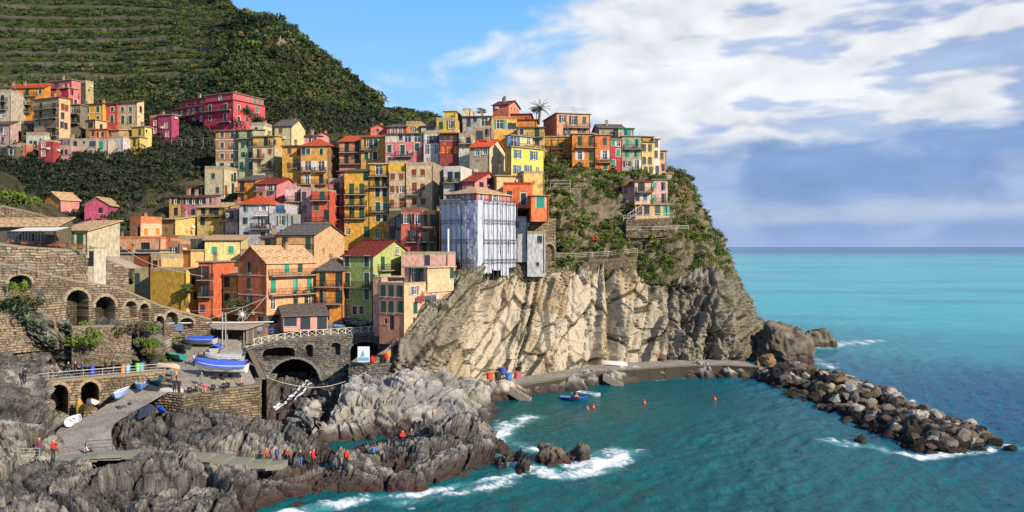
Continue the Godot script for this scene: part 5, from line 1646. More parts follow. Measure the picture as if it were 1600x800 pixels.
	house("house", "pink pavilion with a big arched gable window above the scaffolding", 722, 742, 308, 283, 150, -24, 784, "#b4636c", "x", ">lx 285 752.5;>lx 284 764", {"side_col": "#d3808a", "rc": "8f3a2e", "rise": 2.0, "chimneys": 0})
	house("house", "pink house with a tan hip roof behind the scaffolding sheets", 697, 745, 420, 304, 142.5, -38, 797, "#c56a72", "h", "wn 309 704;tno 309 728;>tn+ 309 752;>wb 307 766;>tno 308 774;>tn 308 780", {"rc": "tan", "rise": 1.5, "side_col": "#d4767a", "chimneys": 0, "foot": 0.3})
	house("house", "orange red house with a dark terrace beside the scaffolding", 786, 830, 322, 289, 147, -4, 0, "#e8602f", "f", "dk+ 311 818;wx 304 796", {"foot": 0.4, "parapet": 0.3, "pc": "#b6462a", "chimneys": 0})
	house("house", "orange red corner house with two teal windows on the cliff edge", 830, 857, 341, 306, 144, 4, 0, "#ee7038", "F", "vt+ 311.5 844.5;lt+ 331 844.5", {"pc": "#d08a5a", "chimneys": 0, "foot": 0.6})
	house("house", "pale blue house with one dark window right of the scaffolding", 803, 823, 384, 341, 147, -6, 0, "#c3cfdc", "f", "wx+ 351 807;sx 370 806", {"parapet": 0.2, "chimneys": 0, "foot": 3.0})
	house("tower_house", "windowed white tower at the cliff edge", 824, 851, 422, 366, 146, -4, 0, "#c3cedb", "f", "wx 374 843;sx 413 840", {"parapet": 0.4, "chimneys": 0, "len": 4.5, "foot": 1.2})

func village_right() -> void:
	house("house", "peach house with a roof railing, highest at the right end of the village", 870, 922, 212, 177, 190.5, 12, 849, "#dc9a76", "F", "tko 185.5 880;dko 188 896;tg 188 913;bal 199 884 921;tko 206 886;tko 206 909", {"side_col": "#bf7f62", "len": 8, "chimneys": 0})
	house("house", "orange house with green doors behind a long balcony", 894, 930, 268, 209.5, 181.5, -2, 0, "#db7a2e", "F", "dg 220 906 923;bal 231 899 932 1.1;dno 242.5 906;dg 243.5 924;tg 259 906 924", {"chimneys": 0})
	house("house", "orange red house right of the green doors", 930, 954.5, 270, 211, 181, 4, 0, "#dd6a2c", "F", "tg 221 945;dno 242 945;bal 253.5 931 955;wg 260.5 946;sx 266 938", {"chimneys": 1})
	house("house", "yellow wall with a green door behind the builders scaffold", 851, 894, 264, 214, 186, 0, 0, "#c8923a", "F", "dg 230 876;dx 236 862;wx 252 862;dx 255 880", {"chimneys": 0})
	house("house", "crimson narrow house between the orange and the grey green house", 954.5, 972, 274, 218, 183.5, 6, 0, "#bf2238", "F", "wt+ 223.5 956.5;wn+ 224.5 966;tt+ 239 966;tt+ 255.5 958;sx 271 960 966", {"chimneys": 0})
	house("house", "grey green house with turquoise shutters and balconies", 972, 1002, 280, 213, 184, 4, 0, "#a5a18c", "F", "tt 223 980 994.5;bal 233 974 1004;tt 239.5 980 994.5;wko 256 980.5;dno 257 995;bal 267.5 988 1002;tx 273 980", {"chimneys": 0})
	house("house", "grey penthouse with turquoise shutters above the grey green house", 936, 975, 218, 199, 190, 6, 0, "#9a978c", "x", "wt 204 967.5", {"rise": 1.2, "rc": "slate"})
	house("house", "small turquoise trimmed attic behind the grey green house", 966, 990, 214, 201, 188, 6, 0, "#a5a494", "F", "vt 207 980", {"pc": "#3f8a78", "chimneys": 0})
	house("house", "pale yellow house with olive shutters near the right end", 1003, 1022, 278, 222, 186, 14, 0, "#dfc26c", "F", "tk 231 1006.5 1015.5;tk 251 1006.5 1015.5;tk 266 1009 1017", {"pc": "#8a6a34", "chimneys": 0})
	house("house", "brown roofed attic on the pale yellow house", 1004, 1020, 223, 214, 188, 14, 0, "#a9863c", "F", "", {"pc": "#6a4a30", "chimneys": 0})
	house("house", "white narrow house with grey balconies near the right end", 1022, 1031, 278, 217, 188, 22, 0, "#d9d8cc", "F", "tk 224 1025.5;tk 241 1024.5;dk 266 1027", {"len": 5, "chimneys": 0})
	house("house", "peach house at the right end of the upper row", 1031, 1041, 276, 236, 190, 22, 0, "#e09a72", "F", "tk 244 1033.5;tx 262 1036", {"len": 6, "chimneys": 0, "pc": "#8a5a44"})
	house("house", "grey concrete lift house beyond the peach house", 1040, 1050, 296, 271, 189, 10, 0, "#9a9a98", "F", "", {"chimneys": 0, "pipe": false})
	house("house", "pink cliff house with stairs, left wing", 972, 992, 330, 290, 173, -26, 1004, "#d77f8e", "s", "tx 296 978;tx 291 988.5", {"rise": 1.4, "rc": "8a4a40", "side_col": "#dd93a0", "chimneys": 0})
	house("house", "pink cliff house, cream bay with a loggia", 992, 1019, 330, 284, 170.5, 4, 0, "#e3c3a0", "F", "vx 290 1002;bal 300 993 1019 1.2;tx 308 994.5;wu+ 308.5 1008", {"pc": "#a05a50", "chimneys": 0})
	house("house", "pink cliff house, right wing with teal shutters", 1019, 1043, 332, 281, 171, 10, 0, "#e0a3ac", "F", "wt 290 1022.5;tg 291 1036.5;wt 309 1022.5;dg 310 1037;bal 317.5 1019 1044", {"pc": "#9a8a6a", "chimneys": 0, "len": 9})
	house("house", "arched cellar storey under the pink cliff house", 993, 1046, 344, 320, 169.5, 6, 0, "#d5ac78", "F", "ax 327 999;ax 327 1010.5;ag 327 1027.5;at 327 1042", {"chimneys": 0, "pipe": false})
	house("house", "ochre gabled cottage beside the magenta cottage on the left valley side", 70, 95, 352, 312, 178, -30, 124, "#cf8a3c", "z", "wx 327 76", {"side_col": "#d9808a", "rc": "tan", "rise": 1.6, "chimneys": 0})
	house("house", "magenta cottage with a gable and two dark windows in the left valley", 132, 171, 357, 319, 174, 6, 0, "#b53a66", "z", "wx 329 157;wx 347 153", {"rc": "tan", "rise": 1.6, "len": 8, "chimneys": 0})
	house("house", "pink link between the ochre and the magenta cottage", 97, 124, 345, 320, 180, 6, 0, "#cf7f86", "s", "wx 329 107;dx 328 121;bal 334 100 124", {"rc": "tan", "rise": 1.0, "chimneys": 0})

# ---------------------------------------------------------------- walls, bridge, quay
func pts(list: Array) -> Array:
	var o := []
	for k in list:
		o.append(P(k[0], k[1], k[2]))
	return o

func down(top: Array, y: float) -> Array:
	var o := []
	for p in top:
		o.append(Vector3(p.x, y, p.z))
	return o

# arches given by where they stand in the photograph: [px, foot, crown, half width, depth]
func arches(top: Array, list: Array) -> Array:
	var out := []
	for k in list:
		var run := 0.0
		for j in top.size() - 1:
			var a: Vector3 = top[j]
			var b: Vector3 = top[j + 1]
			var dir := Vector3(b.x - a.x, 0, b.z - a.z)
			var len := dir.length()
			var h := plane_hit(a, dir / len, k[0], k[1])
			if h.x >= -0.01 and h.x <= len + 0.01:
				var d := -(a.z + dir.z / len * h.x)
				var y1 := 24.0 - (float(k[2]) - 385.0) / F * d
				var side: float = plane_hit(a, dir / len, k[0] + k[3], k[1]).x - h.x
				var half: float = absf(side)
				var tall := y1 - h.y
				var rise := minf(half, tall * 0.55)
				if k.size() > 5: rise = minf(rise, k[5])
				out.append([run + h.x, h.y, half, tall - rise, k[4], rise])
				break
			run += len
	return out

func make_walls() -> void:
	var top := pts([[-70, 398, 91], [40, 420, 97], [110, 438, 101], [185, 450, 106], [250, 478, 111], [328, 499, 116]])
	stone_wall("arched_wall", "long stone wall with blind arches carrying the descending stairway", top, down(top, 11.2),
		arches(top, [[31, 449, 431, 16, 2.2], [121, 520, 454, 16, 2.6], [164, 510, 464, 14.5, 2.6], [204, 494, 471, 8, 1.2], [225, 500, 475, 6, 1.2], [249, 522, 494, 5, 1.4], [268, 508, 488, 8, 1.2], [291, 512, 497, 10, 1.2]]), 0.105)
	# the stairway behind its parapet
	var back := []
	var front := []
	for p in top:
		front.append(p + Vector3(0, -0.9, -0.7))
		back.append(p + Vector3(-2.6, -0.9, -2.5))
	var deep := []
	for p in top: deep.append(p + Vector3(-3.0, -6.0, -3.0))
	sheet([front, back, deep], 80, 20, "path", "stairway", pathm())
	top = pts([[-70, 374, 104], [28, 386, 107], [105, 391, 111.5], [152, 400, 116], [200, 420, 120]])
	stone_wall("retaining_wall", "rough stone retaining wall below the restaurant terrace", top, pts([[-70, 440, 104], [28, 440, 107], [105, 455, 111.5], [152, 465, 116], [200, 475, 120]]), [], 0.11, 0.66, 0.38, Color(0.52, 0.45, 0.33), Color(0.24, 0.205, 0.155))
	var t2 := []
	for p in top: t2.append(p + Vector3(0.5, 0.0, -4.0))
	var t1 := []
	for p in top: t1.append(p + Vector3(0, 0.05, -0.5))
	sheet([t1, t2], 60, 10, "path", "restaurant_terrace", pathm())
	top = pts([[-70, 318, 116], [0, 322, 118], [60, 335, 123], [105, 352, 130], [150, 372, 139]])
	stone_wall("terrace_wall", "dry stone terrace wall above the restaurant roof", top, pts([[-70, 370, 116], [0, 372, 118], [60, 378, 123], [105, 385, 130], [150, 395, 139]]), [], 0.12, 0.55, 0.3, Color(0.42, 0.35, 0.24), Color(0.22, 0.18, 0.13))
	top = pts([[112, 512, 98.5], [160, 510, 100.5], [205, 512, 103]])
	stone_wall("retaining_wall", "short stone retaining wall between bushes above the walkway", top, pts([[112, 575, 98.5], [160, 572, 100.5], [205, 568, 103]]), [], 0.10, 0.45, 0.24, Color(0.40, 0.34, 0.25), Color(0.22, 0.19, 0.14))
	# walkway
	top = pts([[58, 599, 91.8], [75, 597, 92.6], [130, 592, 94.8], [190, 587, 97.2], [258, 581, 100.2]])
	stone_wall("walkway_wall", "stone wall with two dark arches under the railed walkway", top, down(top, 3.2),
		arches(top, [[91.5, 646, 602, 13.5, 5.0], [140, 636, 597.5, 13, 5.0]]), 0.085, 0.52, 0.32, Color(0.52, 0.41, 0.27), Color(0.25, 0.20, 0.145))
	var w1 := []
	var w2 := []
	for p in top:
		w1.append(p + Vector3(0.05, 0.03, 0.1))
		w2.append(p + Vector3(-0.6, 0.05, -3.4))
	sheet([w1, w2], 80, 12, "path", "walkway", pathm())
	pipe_railing("walkway_railing", "grey pipe railing along the stone walkway", top, 1.05, 2.0)
	# quay wall
	top = pts([[230, 613, 98.4], [250, 615.5, 96.8], [286, 618, 95.8], [345, 609.5, 98.6], [403, 603, 101.4], [407, 592, 105.5], [399, 574, 110.5], [388, 550, 117.5]])
	stone_wall("quay_wall", "dark rubble wall of the boat quay", top, down(top, 0.6), [], 0.10, 0.55, 0.32, Color(0.40, 0.33, 0.22), Color(0.15, 0.13, 0.10))
	# bridge
	top = pts([[383, 547, 117.3], [420, 535.5, 119.5], [470, 528, 122], [540, 523, 124.5], [614, 518.5, 127]])
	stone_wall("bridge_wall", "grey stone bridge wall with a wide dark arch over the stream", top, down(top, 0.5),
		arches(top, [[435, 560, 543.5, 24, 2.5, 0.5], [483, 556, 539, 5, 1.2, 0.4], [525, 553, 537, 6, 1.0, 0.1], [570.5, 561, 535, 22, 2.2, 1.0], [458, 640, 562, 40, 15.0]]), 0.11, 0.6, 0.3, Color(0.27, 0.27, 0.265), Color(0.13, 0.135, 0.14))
	x_fence("bridge_fence", "white lattice fence of crossed bars along the bridge", pts([[374, 545, 116.8], [420, 535, 119.6], [470, 527.5, 122.1], [540, 522.5, 124.6], [612, 518.2, 127.1]]))
	# the plaza on the bridge
	sheet(rows([
		[[383, 547, 117.6], [420, 535, 119.8], [470, 527, 122.4], [540, 522, 124.9], [640, 517, 127.6]],
		[[385, 530, 121], [430, 525, 123], [480, 519, 125.8], [550, 514, 128.5], [650, 510, 131]],
		[[390, 515, 128], [440, 513, 130], [490, 509, 133], [560, 505, 136], [660, 500, 138]],
	]), 60, 30, "path", "plaza", pathm())
	# landing beside the bridge
	top = pts([[545, 568, 116.5], [575, 571, 116], [618, 569, 117.5], [622, 560, 122]])
	stone_wall("landing_wall", "grey stone wall of the small landing beside the bridge", top, down(top, 0.2), [], 0.11, 0.6, 0.3, Color(0.25, 0.25, 0.24), Color(0.13, 0.13, 0.13))
	var lt := []
	for p in top: lt.append(p + Vector3(0, 0, -0.6))
	sheet([top, [top[0] + Vector3(0, 0.1, -9), top[1] + Vector3(0, 0.1, -9), top[2] + Vector3(0, 0.1, -8), top[3] + Vector3(0, 0.1, -4)]], 20, 12, "path", "landing", pathm())
	# retaining walls among the gardens on the headland
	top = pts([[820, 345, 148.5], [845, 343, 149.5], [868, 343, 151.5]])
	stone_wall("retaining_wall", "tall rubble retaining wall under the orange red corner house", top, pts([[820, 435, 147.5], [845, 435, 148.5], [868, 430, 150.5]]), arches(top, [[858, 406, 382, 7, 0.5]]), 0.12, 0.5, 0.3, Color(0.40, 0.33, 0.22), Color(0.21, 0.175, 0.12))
	top = pts([[798, 382, 148.6], [823, 384, 148.2], [832, 400, 147.4]])
	stone_wall("retaining_wall", "rubble wall under the pale blue house", top, pts([[798, 430, 147], [823, 432, 146.6], [832, 432, 146.4]]), [], 0.12, 0.5, 0.3, Color(0.38, 0.32, 0.22), Color(0.2, 0.17, 0.12))
	top = pts([[858, 296, 163], [890, 295, 164], [908, 296, 165.5]])
	stone_wall("terrace_wall", "rubble wall under the white railing left of the ivy", top, pts([[858, 345, 160], [890, 345, 161], [908, 340, 163]]), [], 0.13, 0.5, 0.3, Color(0.33, 0.28, 0.20), Color(0.17, 0.145, 0.11))
	top = pts([[866, 262, 176], [900, 264, 177], [940, 268, 178.5], [990, 282, 180]])
	stone_wall("terrace_wall", "long rubble wall supporting the orange houses above the ivy", top, pts([[866, 300, 174], [900, 300, 175], [940, 300, 176.5], [990, 305, 178]]), [], 0.14, 0.5, 0.3, Color(0.30, 0.26, 0.19), Color(0.15, 0.13, 0.10))
	top = pts([[978, 345, 165.5], [1010, 343, 166], [1050, 341, 167.5]])
	stone_wall("terrace_wall", "stone wall under the terrace of the pink cliff house", top, pts([[978, 372, 164.5], [1010, 372, 165], [1050, 368, 166.5]]), [], 0.13, 0.5, 0.3, Color(0.30, 0.25, 0.18), Color(0.15, 0.125, 0.09))
	top = pts([[862, 408, 153], [920, 408, 155], [995, 403, 160]])
	stone_wall("terrace_wall", "dark garden wall on the brow of the cliff", top, pts([[862, 430, 151.5], [920, 432, 153.5], [995, 435, 158]]), [], 0.13, 0.5, 0.3, Color(0.26, 0.22, 0.16), Color(0.13, 0.11, 0.085))
	# promenade along the foot of the cliff
	promenade()
	# steps down to the rocks
	steps()

func pathm() -> StandardMaterial3D:
	var m := mat("concrete", Color(1, 1, 1), 0.95, "path")
	m.vertex_color_use_as_albedo = true
	return m

func pipe_railing(called: String, label: String, line: Array, h: float, gap: float, col := Color(0.45, 0.45, 0.44)) -> Node3D:
	var o := base(called, Vector3.ZERO)
	tag(o, label, "railing")
	var m := mat("metal", col.linear_to_srgb(), 0.5)
	var rails := MB.new()
	for j in line.size() - 1:
		var a: Vector3 = line[j]
		var b: Vector3 = line[j + 1]
		for f in [1.0, 0.66, 0.33]:
			rails.tube(a + Vector3(0, h * f, 0), b + Vector3(0, h * f, 0), 0.03 if f == 1.0 else 0.02, -1.0, 5, false)
	part("rail", rails.mesh(m), o)
	var pm := MB.new()
	pm.tube(Vector3.ZERO, Vector3(0, h + 0.02, 0), 0.035, 0.035, 6)
	pm.tube(Vector3.ZERO, Vector3(0, 0.05, 0), 0.09, 0.09, 6)
	var mesh := pm.mesh(m)
	for j in line.size() - 1:
		var a: Vector3 = line[j]
		var b: Vector3 = line[j + 1]
		var n := maxi(1, int(a.distance_to(b) / gap))
		for k in n + (1 if j == line.size() - 2 else 0):
			part("post", mesh, o, Transform3D(Basis(), a.lerp(b, float(k) / n)))
	return o

func x_fence(called: String, label: String, line: Array) -> void:
	var o := base(called, Vector3.ZERO)
	tag(o, label, "fence")
	var m := mat("paint", srgb(0.52, 0.49, 0.42), 0.7)
	var h := 1.0
	for j in line.size() - 1:
		var a: Vector3 = line[j]
		var b: Vector3 = line[j + 1]
		var n := maxi(1, roundi(a.distance_to(b) / 1.15))
		for k in n:
			var p := a.lerp(b, float(k) / n)
			var q := a.lerp(b, float(k + 1) / n)
			var mb := MB.new()
			mb.tube(p + Vector3(0, 0.08, 0), q + Vector3(0, h - 0.05, 0), 0.035, -1.0, 4)
			mb.tube(q + Vector3(0, 0.08, 0), p + Vector3(0, h - 0.05, 0), 0.035, -1.0, 4)
			mb.tube(p + Vector3(0, h, 0), q + Vector3(0, h, 0), 0.05, -1.0, 5)
			mb.tube(p + Vector3(0, 0.06, 0), q + Vector3(0, 0.06, 0), 0.04, -1.0, 5)
			part("panel", mb.mesh(m), o)
			var pb := MB.new()
			pb.cbox(p + Vector3(0, h / 2, 0), Vector3(0.12, h + 0.1, 0.12))
			part("post", pb.mesh(m), o)

func promenade() -> void:
	# upper path, its sea wall and the ledge below it
	var line := []
	for k in [[700, 600, 1.6], [735, 603, 1.8], [780, 606, 1.7], [850, 595, 1.9], [905, 586, 2.0], [950, 579, 2.1], [1060, 571.5, 2.1], [1130, 570, 2.1], [1186, 573, 2.0]]: line.append(G(k[0], k[1], k[2]))
	var o := base("sea_wall", Vector3.ZERO)
	tag(o, "dark concrete sea wall along the foot of the cliff", "sea wall")
	var mb := MB.new()
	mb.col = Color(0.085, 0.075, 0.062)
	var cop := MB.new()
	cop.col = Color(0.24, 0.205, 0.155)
	for k in line.size() - 1:
		var a: Vector3 = line[k]
		var b: Vector3 = line[k + 1]
		var nn := Vector3(-(b - a).z, 0, (b - a).x).normalized()
		if nn.z < 0: nn = -nn
		var n := maxi(1, int(a.distance_to(b) / 1.6))
		for j in n:
			var p := a.lerp(b, float(j) / n)
			var q := a.lerp(b, float(j + 1) / n)
			var out := nn * (0.5 + 0.14 * hashf(j + k * 31, 2))
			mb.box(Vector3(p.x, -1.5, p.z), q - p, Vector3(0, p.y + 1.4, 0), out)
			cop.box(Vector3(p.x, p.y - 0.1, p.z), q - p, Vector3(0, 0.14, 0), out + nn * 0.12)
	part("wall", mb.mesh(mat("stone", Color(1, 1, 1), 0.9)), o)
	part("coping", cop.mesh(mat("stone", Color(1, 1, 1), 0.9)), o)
	var inner := []
	var outer := []
	for p in line:
		outer.append(p)
		inner.append(p + Vector3(-0.8, 0.05, -6.5))
	sheet([outer, inner], 160, 10, "path", "promenade", pathm())
	# ledge by the water
	var ledge := []
	for k in [[765, 618], [850, 608], [905, 600], [950, 592], [1060, 584], [1130, 582], [1185, 585]]: ledge.append(G(k[0], k[1], 0.75) + Vector3(0, 0.75, 0))
	var l2 := []
	var l3 := []
	for p in ledge:
		l2.append(p + Vector3(0, 0.1, -3.5))
		l3.append(Vector3(p.x + 0.3, -0.8, p.z + 1.2))
	sheet([l3, ledge, l2], 240, 24, "pale", "rock_ledge", mat("rock", Color(1, 1, 1), 0.92))
	pipe_railing("promenade_railing", "thin grey railing on the promenade below the slabs", [line[1] + Vector3(0, 0.05, 0.4), line[2] + Vector3(0, 0.05, 0.4), line[3] + Vector3(0, 0.05, 0.4)], 1.0, 1.8, Color(0.25, 0.24, 0.22))
	for k in [[800, 600, "left flight of concrete steps down from the promenade"], [945, 580, "right flight of concrete steps down from the promenade"]]:
		var at := G(k[0], k[1], 2.2)
		var s := base("stairs", Vector3(at.x, 0.2, at.z + 0.8), -0.35)
		tag(s, k[2], "stairs")
		for j in 8:
			var sb := MB.new()
			sb.cbox(Vector3(j * 0.42, 1.75 - j * 0.21 - 0.6, 0.3), Vector3(0.44, 1.2, 1.1))
			part("step", sb.mesh(cement()), s)
		var rb := MB.new()
		rb.tube(Vector3(0, 3.0, 0.85), Vector3(3.4, 1.2, 0.85), 0.03, -1.0, 5)
		for j in 4:
			rb.tube(Vector3(j * 1.1, 1.6 - j * 0.55, 0.85), Vector3(j * 1.1, 3.0 - j * 0.58, 0.85), 0.025, -1.0, 5)
		part("handrail", rb.mesh(iron()), s)

func steps() -> void:
	# a stepped concrete path from the slipway to the rocks
	var line := [[86, 717, 77.3], [118, 714, 77.6], [150, 711, 77.8], [188, 709, 78], [222, 711, 78], [257, 712, 78.2], [291, 713, 78.3], [327, 717, 78.3], [357, 720, 78.3], [388, 724, 78.3], [415, 727, 78.4], [440, 729, 78.8]]
	var o := base("stepped_path", Vector3.ZERO)
	tag(o, "pale stepped concrete path from the slipway to the rocks", "steps")
	for k in line.size() - 1:
		var a := P(line[k][0], line[k][1], line[k][2])
		var b := P(line[k + 1][0], line[k + 1][1], line[k + 1][2])
		b.y = a.y
		var mb := MB.new()
		mb.col = Color(0.33, 0.34, 0.27) * (0.9 + 0.2 * hashf(k, 8))
		var back := Vector3(0.15, 0, -1.6)
		mb.box(a + back - Vector3(0, 0.55, 0), b - a + Vector3(0.02, 0, 0), Vector3(0, 0.55, 0), -back)
		part("step", mb.mesh(mat("stone", Color(1, 1, 1), 0.95)), o)
	var rl := []
	for k in [3, 5, 7, 9, 11]:
		rl.append(P(line[k][0], line[k][1] - 1, line[k][2] + 1.3))
	pipe_railing("step_railing", "rusty railing beside the stepped path to the rocks", rl, 1.0, 2.1, Color(0.16, 0.10, 0.07))
	var r2 := [P(134, 706, 79.0), P(176, 703, 79.3)]
	pipe_railing("slipway_railing", "short railing at the foot of the slipway", r2, 1.05, 2.7, Color(0.13, 0.10, 0.08))
	pipe_railing("shoulder_railing", "pale handrail on the rock left of the slipway", [P(28, 716, 76), P(62, 715, 76.6)], 0.9, 1.4, Color(0.5, 0.46, 0.40))

# ---------------------------------------------------------------- boulders and loose rock
func boulder_mesh(seed_: int, rings := 12, segs := 16) -> ArrayMesh:
	var r := RandomNumberGenerator.new()
	r.seed = seed_ * 977 + 5
	var planes := []
	for j in 11:
		planes.append([Vector3(r.randfn(), r.randfn(), r.randfn()).normalized(), r.randf_range(0.42, 0.82)])
	var grid := []
	for a in rings + 1:
		var row := []
		var th := PI * a / rings
		for b in segs:
			var ph := TAU * (b + 0.5 * (a % 2)) / segs
			var q := Vector3(sin(th) * cos(ph), cos(th), sin(th) * sin(ph))
			var rad := 1.05
			for pl in planes:
				var c: float = q.dot(pl[0])
				if c > 0.05: rad = minf(rad, pl[1] / c)
			rad += nz.a.get_noise_3dv(q * 2.2 + Vector3(seed_ * 3, 0, 0)) * 0.07
			row.append(q * rad)
		grid.append(row)
	var mb := MB.new()
	for a in rings:
		for b in segs:
			var p0: Vector3 = grid[a][b]
			var p1: Vector3 = grid[a][(b + 1) % segs]
			var p2: Vector3 = grid[a + 1][(b + 1) % segs]
			var p3: Vector3 = grid[a + 1][b]
			var cc := 0.85 + 0.3 * nz.a.get_noise_3dv((p0 + p2) * 1.5 + Vector3(seed_, 1, 1))
			mb.col = Color(cc, cc * 0.98, cc * 0.94)
			if a > 0: mb.tri(p0, p1, p2)
			if a < rings - 1: mb.tri(p0, p2, p3)
	var am := mb.mesh(null)
	return am

func rockmat(c: Color) -> StandardMaterial3D:
	var m := mat("rock", c.linear_to_srgb(), 0.85, "b")
	m.uv1_scale = Vector3.ONE * 0.6
	m.heightmap_scale = 3.0
	return m

# a free rock with its own bulk, roughened like the shore
func rock_body(called: String, label: String, at: Vector3, size: Vector3, seed_: int, style := "boulder", res := 48) -> void:
	var r := RandomNumberGenerator.new()
	r.seed = seed_
	var planes := []
	for j in 12:
		planes.append([Vector3(r.randfn(), absf(r.randfn()) * 0.8, r.randfn()).normalized(), r.randf_range(0.55, 0.9)])
	var pos := PackedVector3Array()
	var segs := res * 2
	for a in res + 1:
		var th := PI * a / res
		for b in segs + 1:
			var ph := TAU * b / segs
			var q := Vector3(sin(th) * cos(ph), cos(th), sin(th) * sin(ph))
			var rad := 1.0
			for pl in planes:
				var c: float = q.dot(pl[0])
				if c > 0.05: rad = minf(rad, pl[1] / c)
			pos.append(at + q * rad * size)
	var nn := grid_normals(pos, segs, res)
	var out := PackedVector3Array()
	var hs := []
	for k in pos.size():
		var n := nn[k]
		if n.dot(pos[k] - at) < 0: n = -n
		if n.length() < 0.5: n = (pos[k] - at).normalized()
		var edge := mini(k % (segs + 1), segs - k % (segs + 1))
		var h := relief(style, pos[k], n, 0.5, 0.5) * 0.8
		if edge == 0: h.x = relief(style, pos[k], (pos[k] - at).normalized(), 0.5, 0.5).x * 0.8
		hs.append(h)
		out.append(pos[k] + (n if edge > 0 else (pos[k] - at).normalized()) * h.x)
	for a in res + 1:
		out[a * (segs + 1) + segs] = out[a * (segs + 1)]
	var n2 := grid_normals(out, segs, res)
	var mb := MB.new()
	for k in out.size():
		var n := n2[k]
		if n.dot(out[k] - at) < 0: n = -n
		mb.col = paint(style, out[k], n, Color(hs[k].x, hs[k].y, hs[k].z))
		mb.vert(out[k], n)
	for a in res:
		for b in segs:
			var k := a * (segs + 1) + b
			mb.i.append_array([k, k + segs + 1, k + 1, k + 1, k + segs + 1, k + segs + 2])
	var o := part(called, mb.mesh(mat("rock", Color(1, 1, 1), 0.9)), self)
	tag(o, label, "rock")

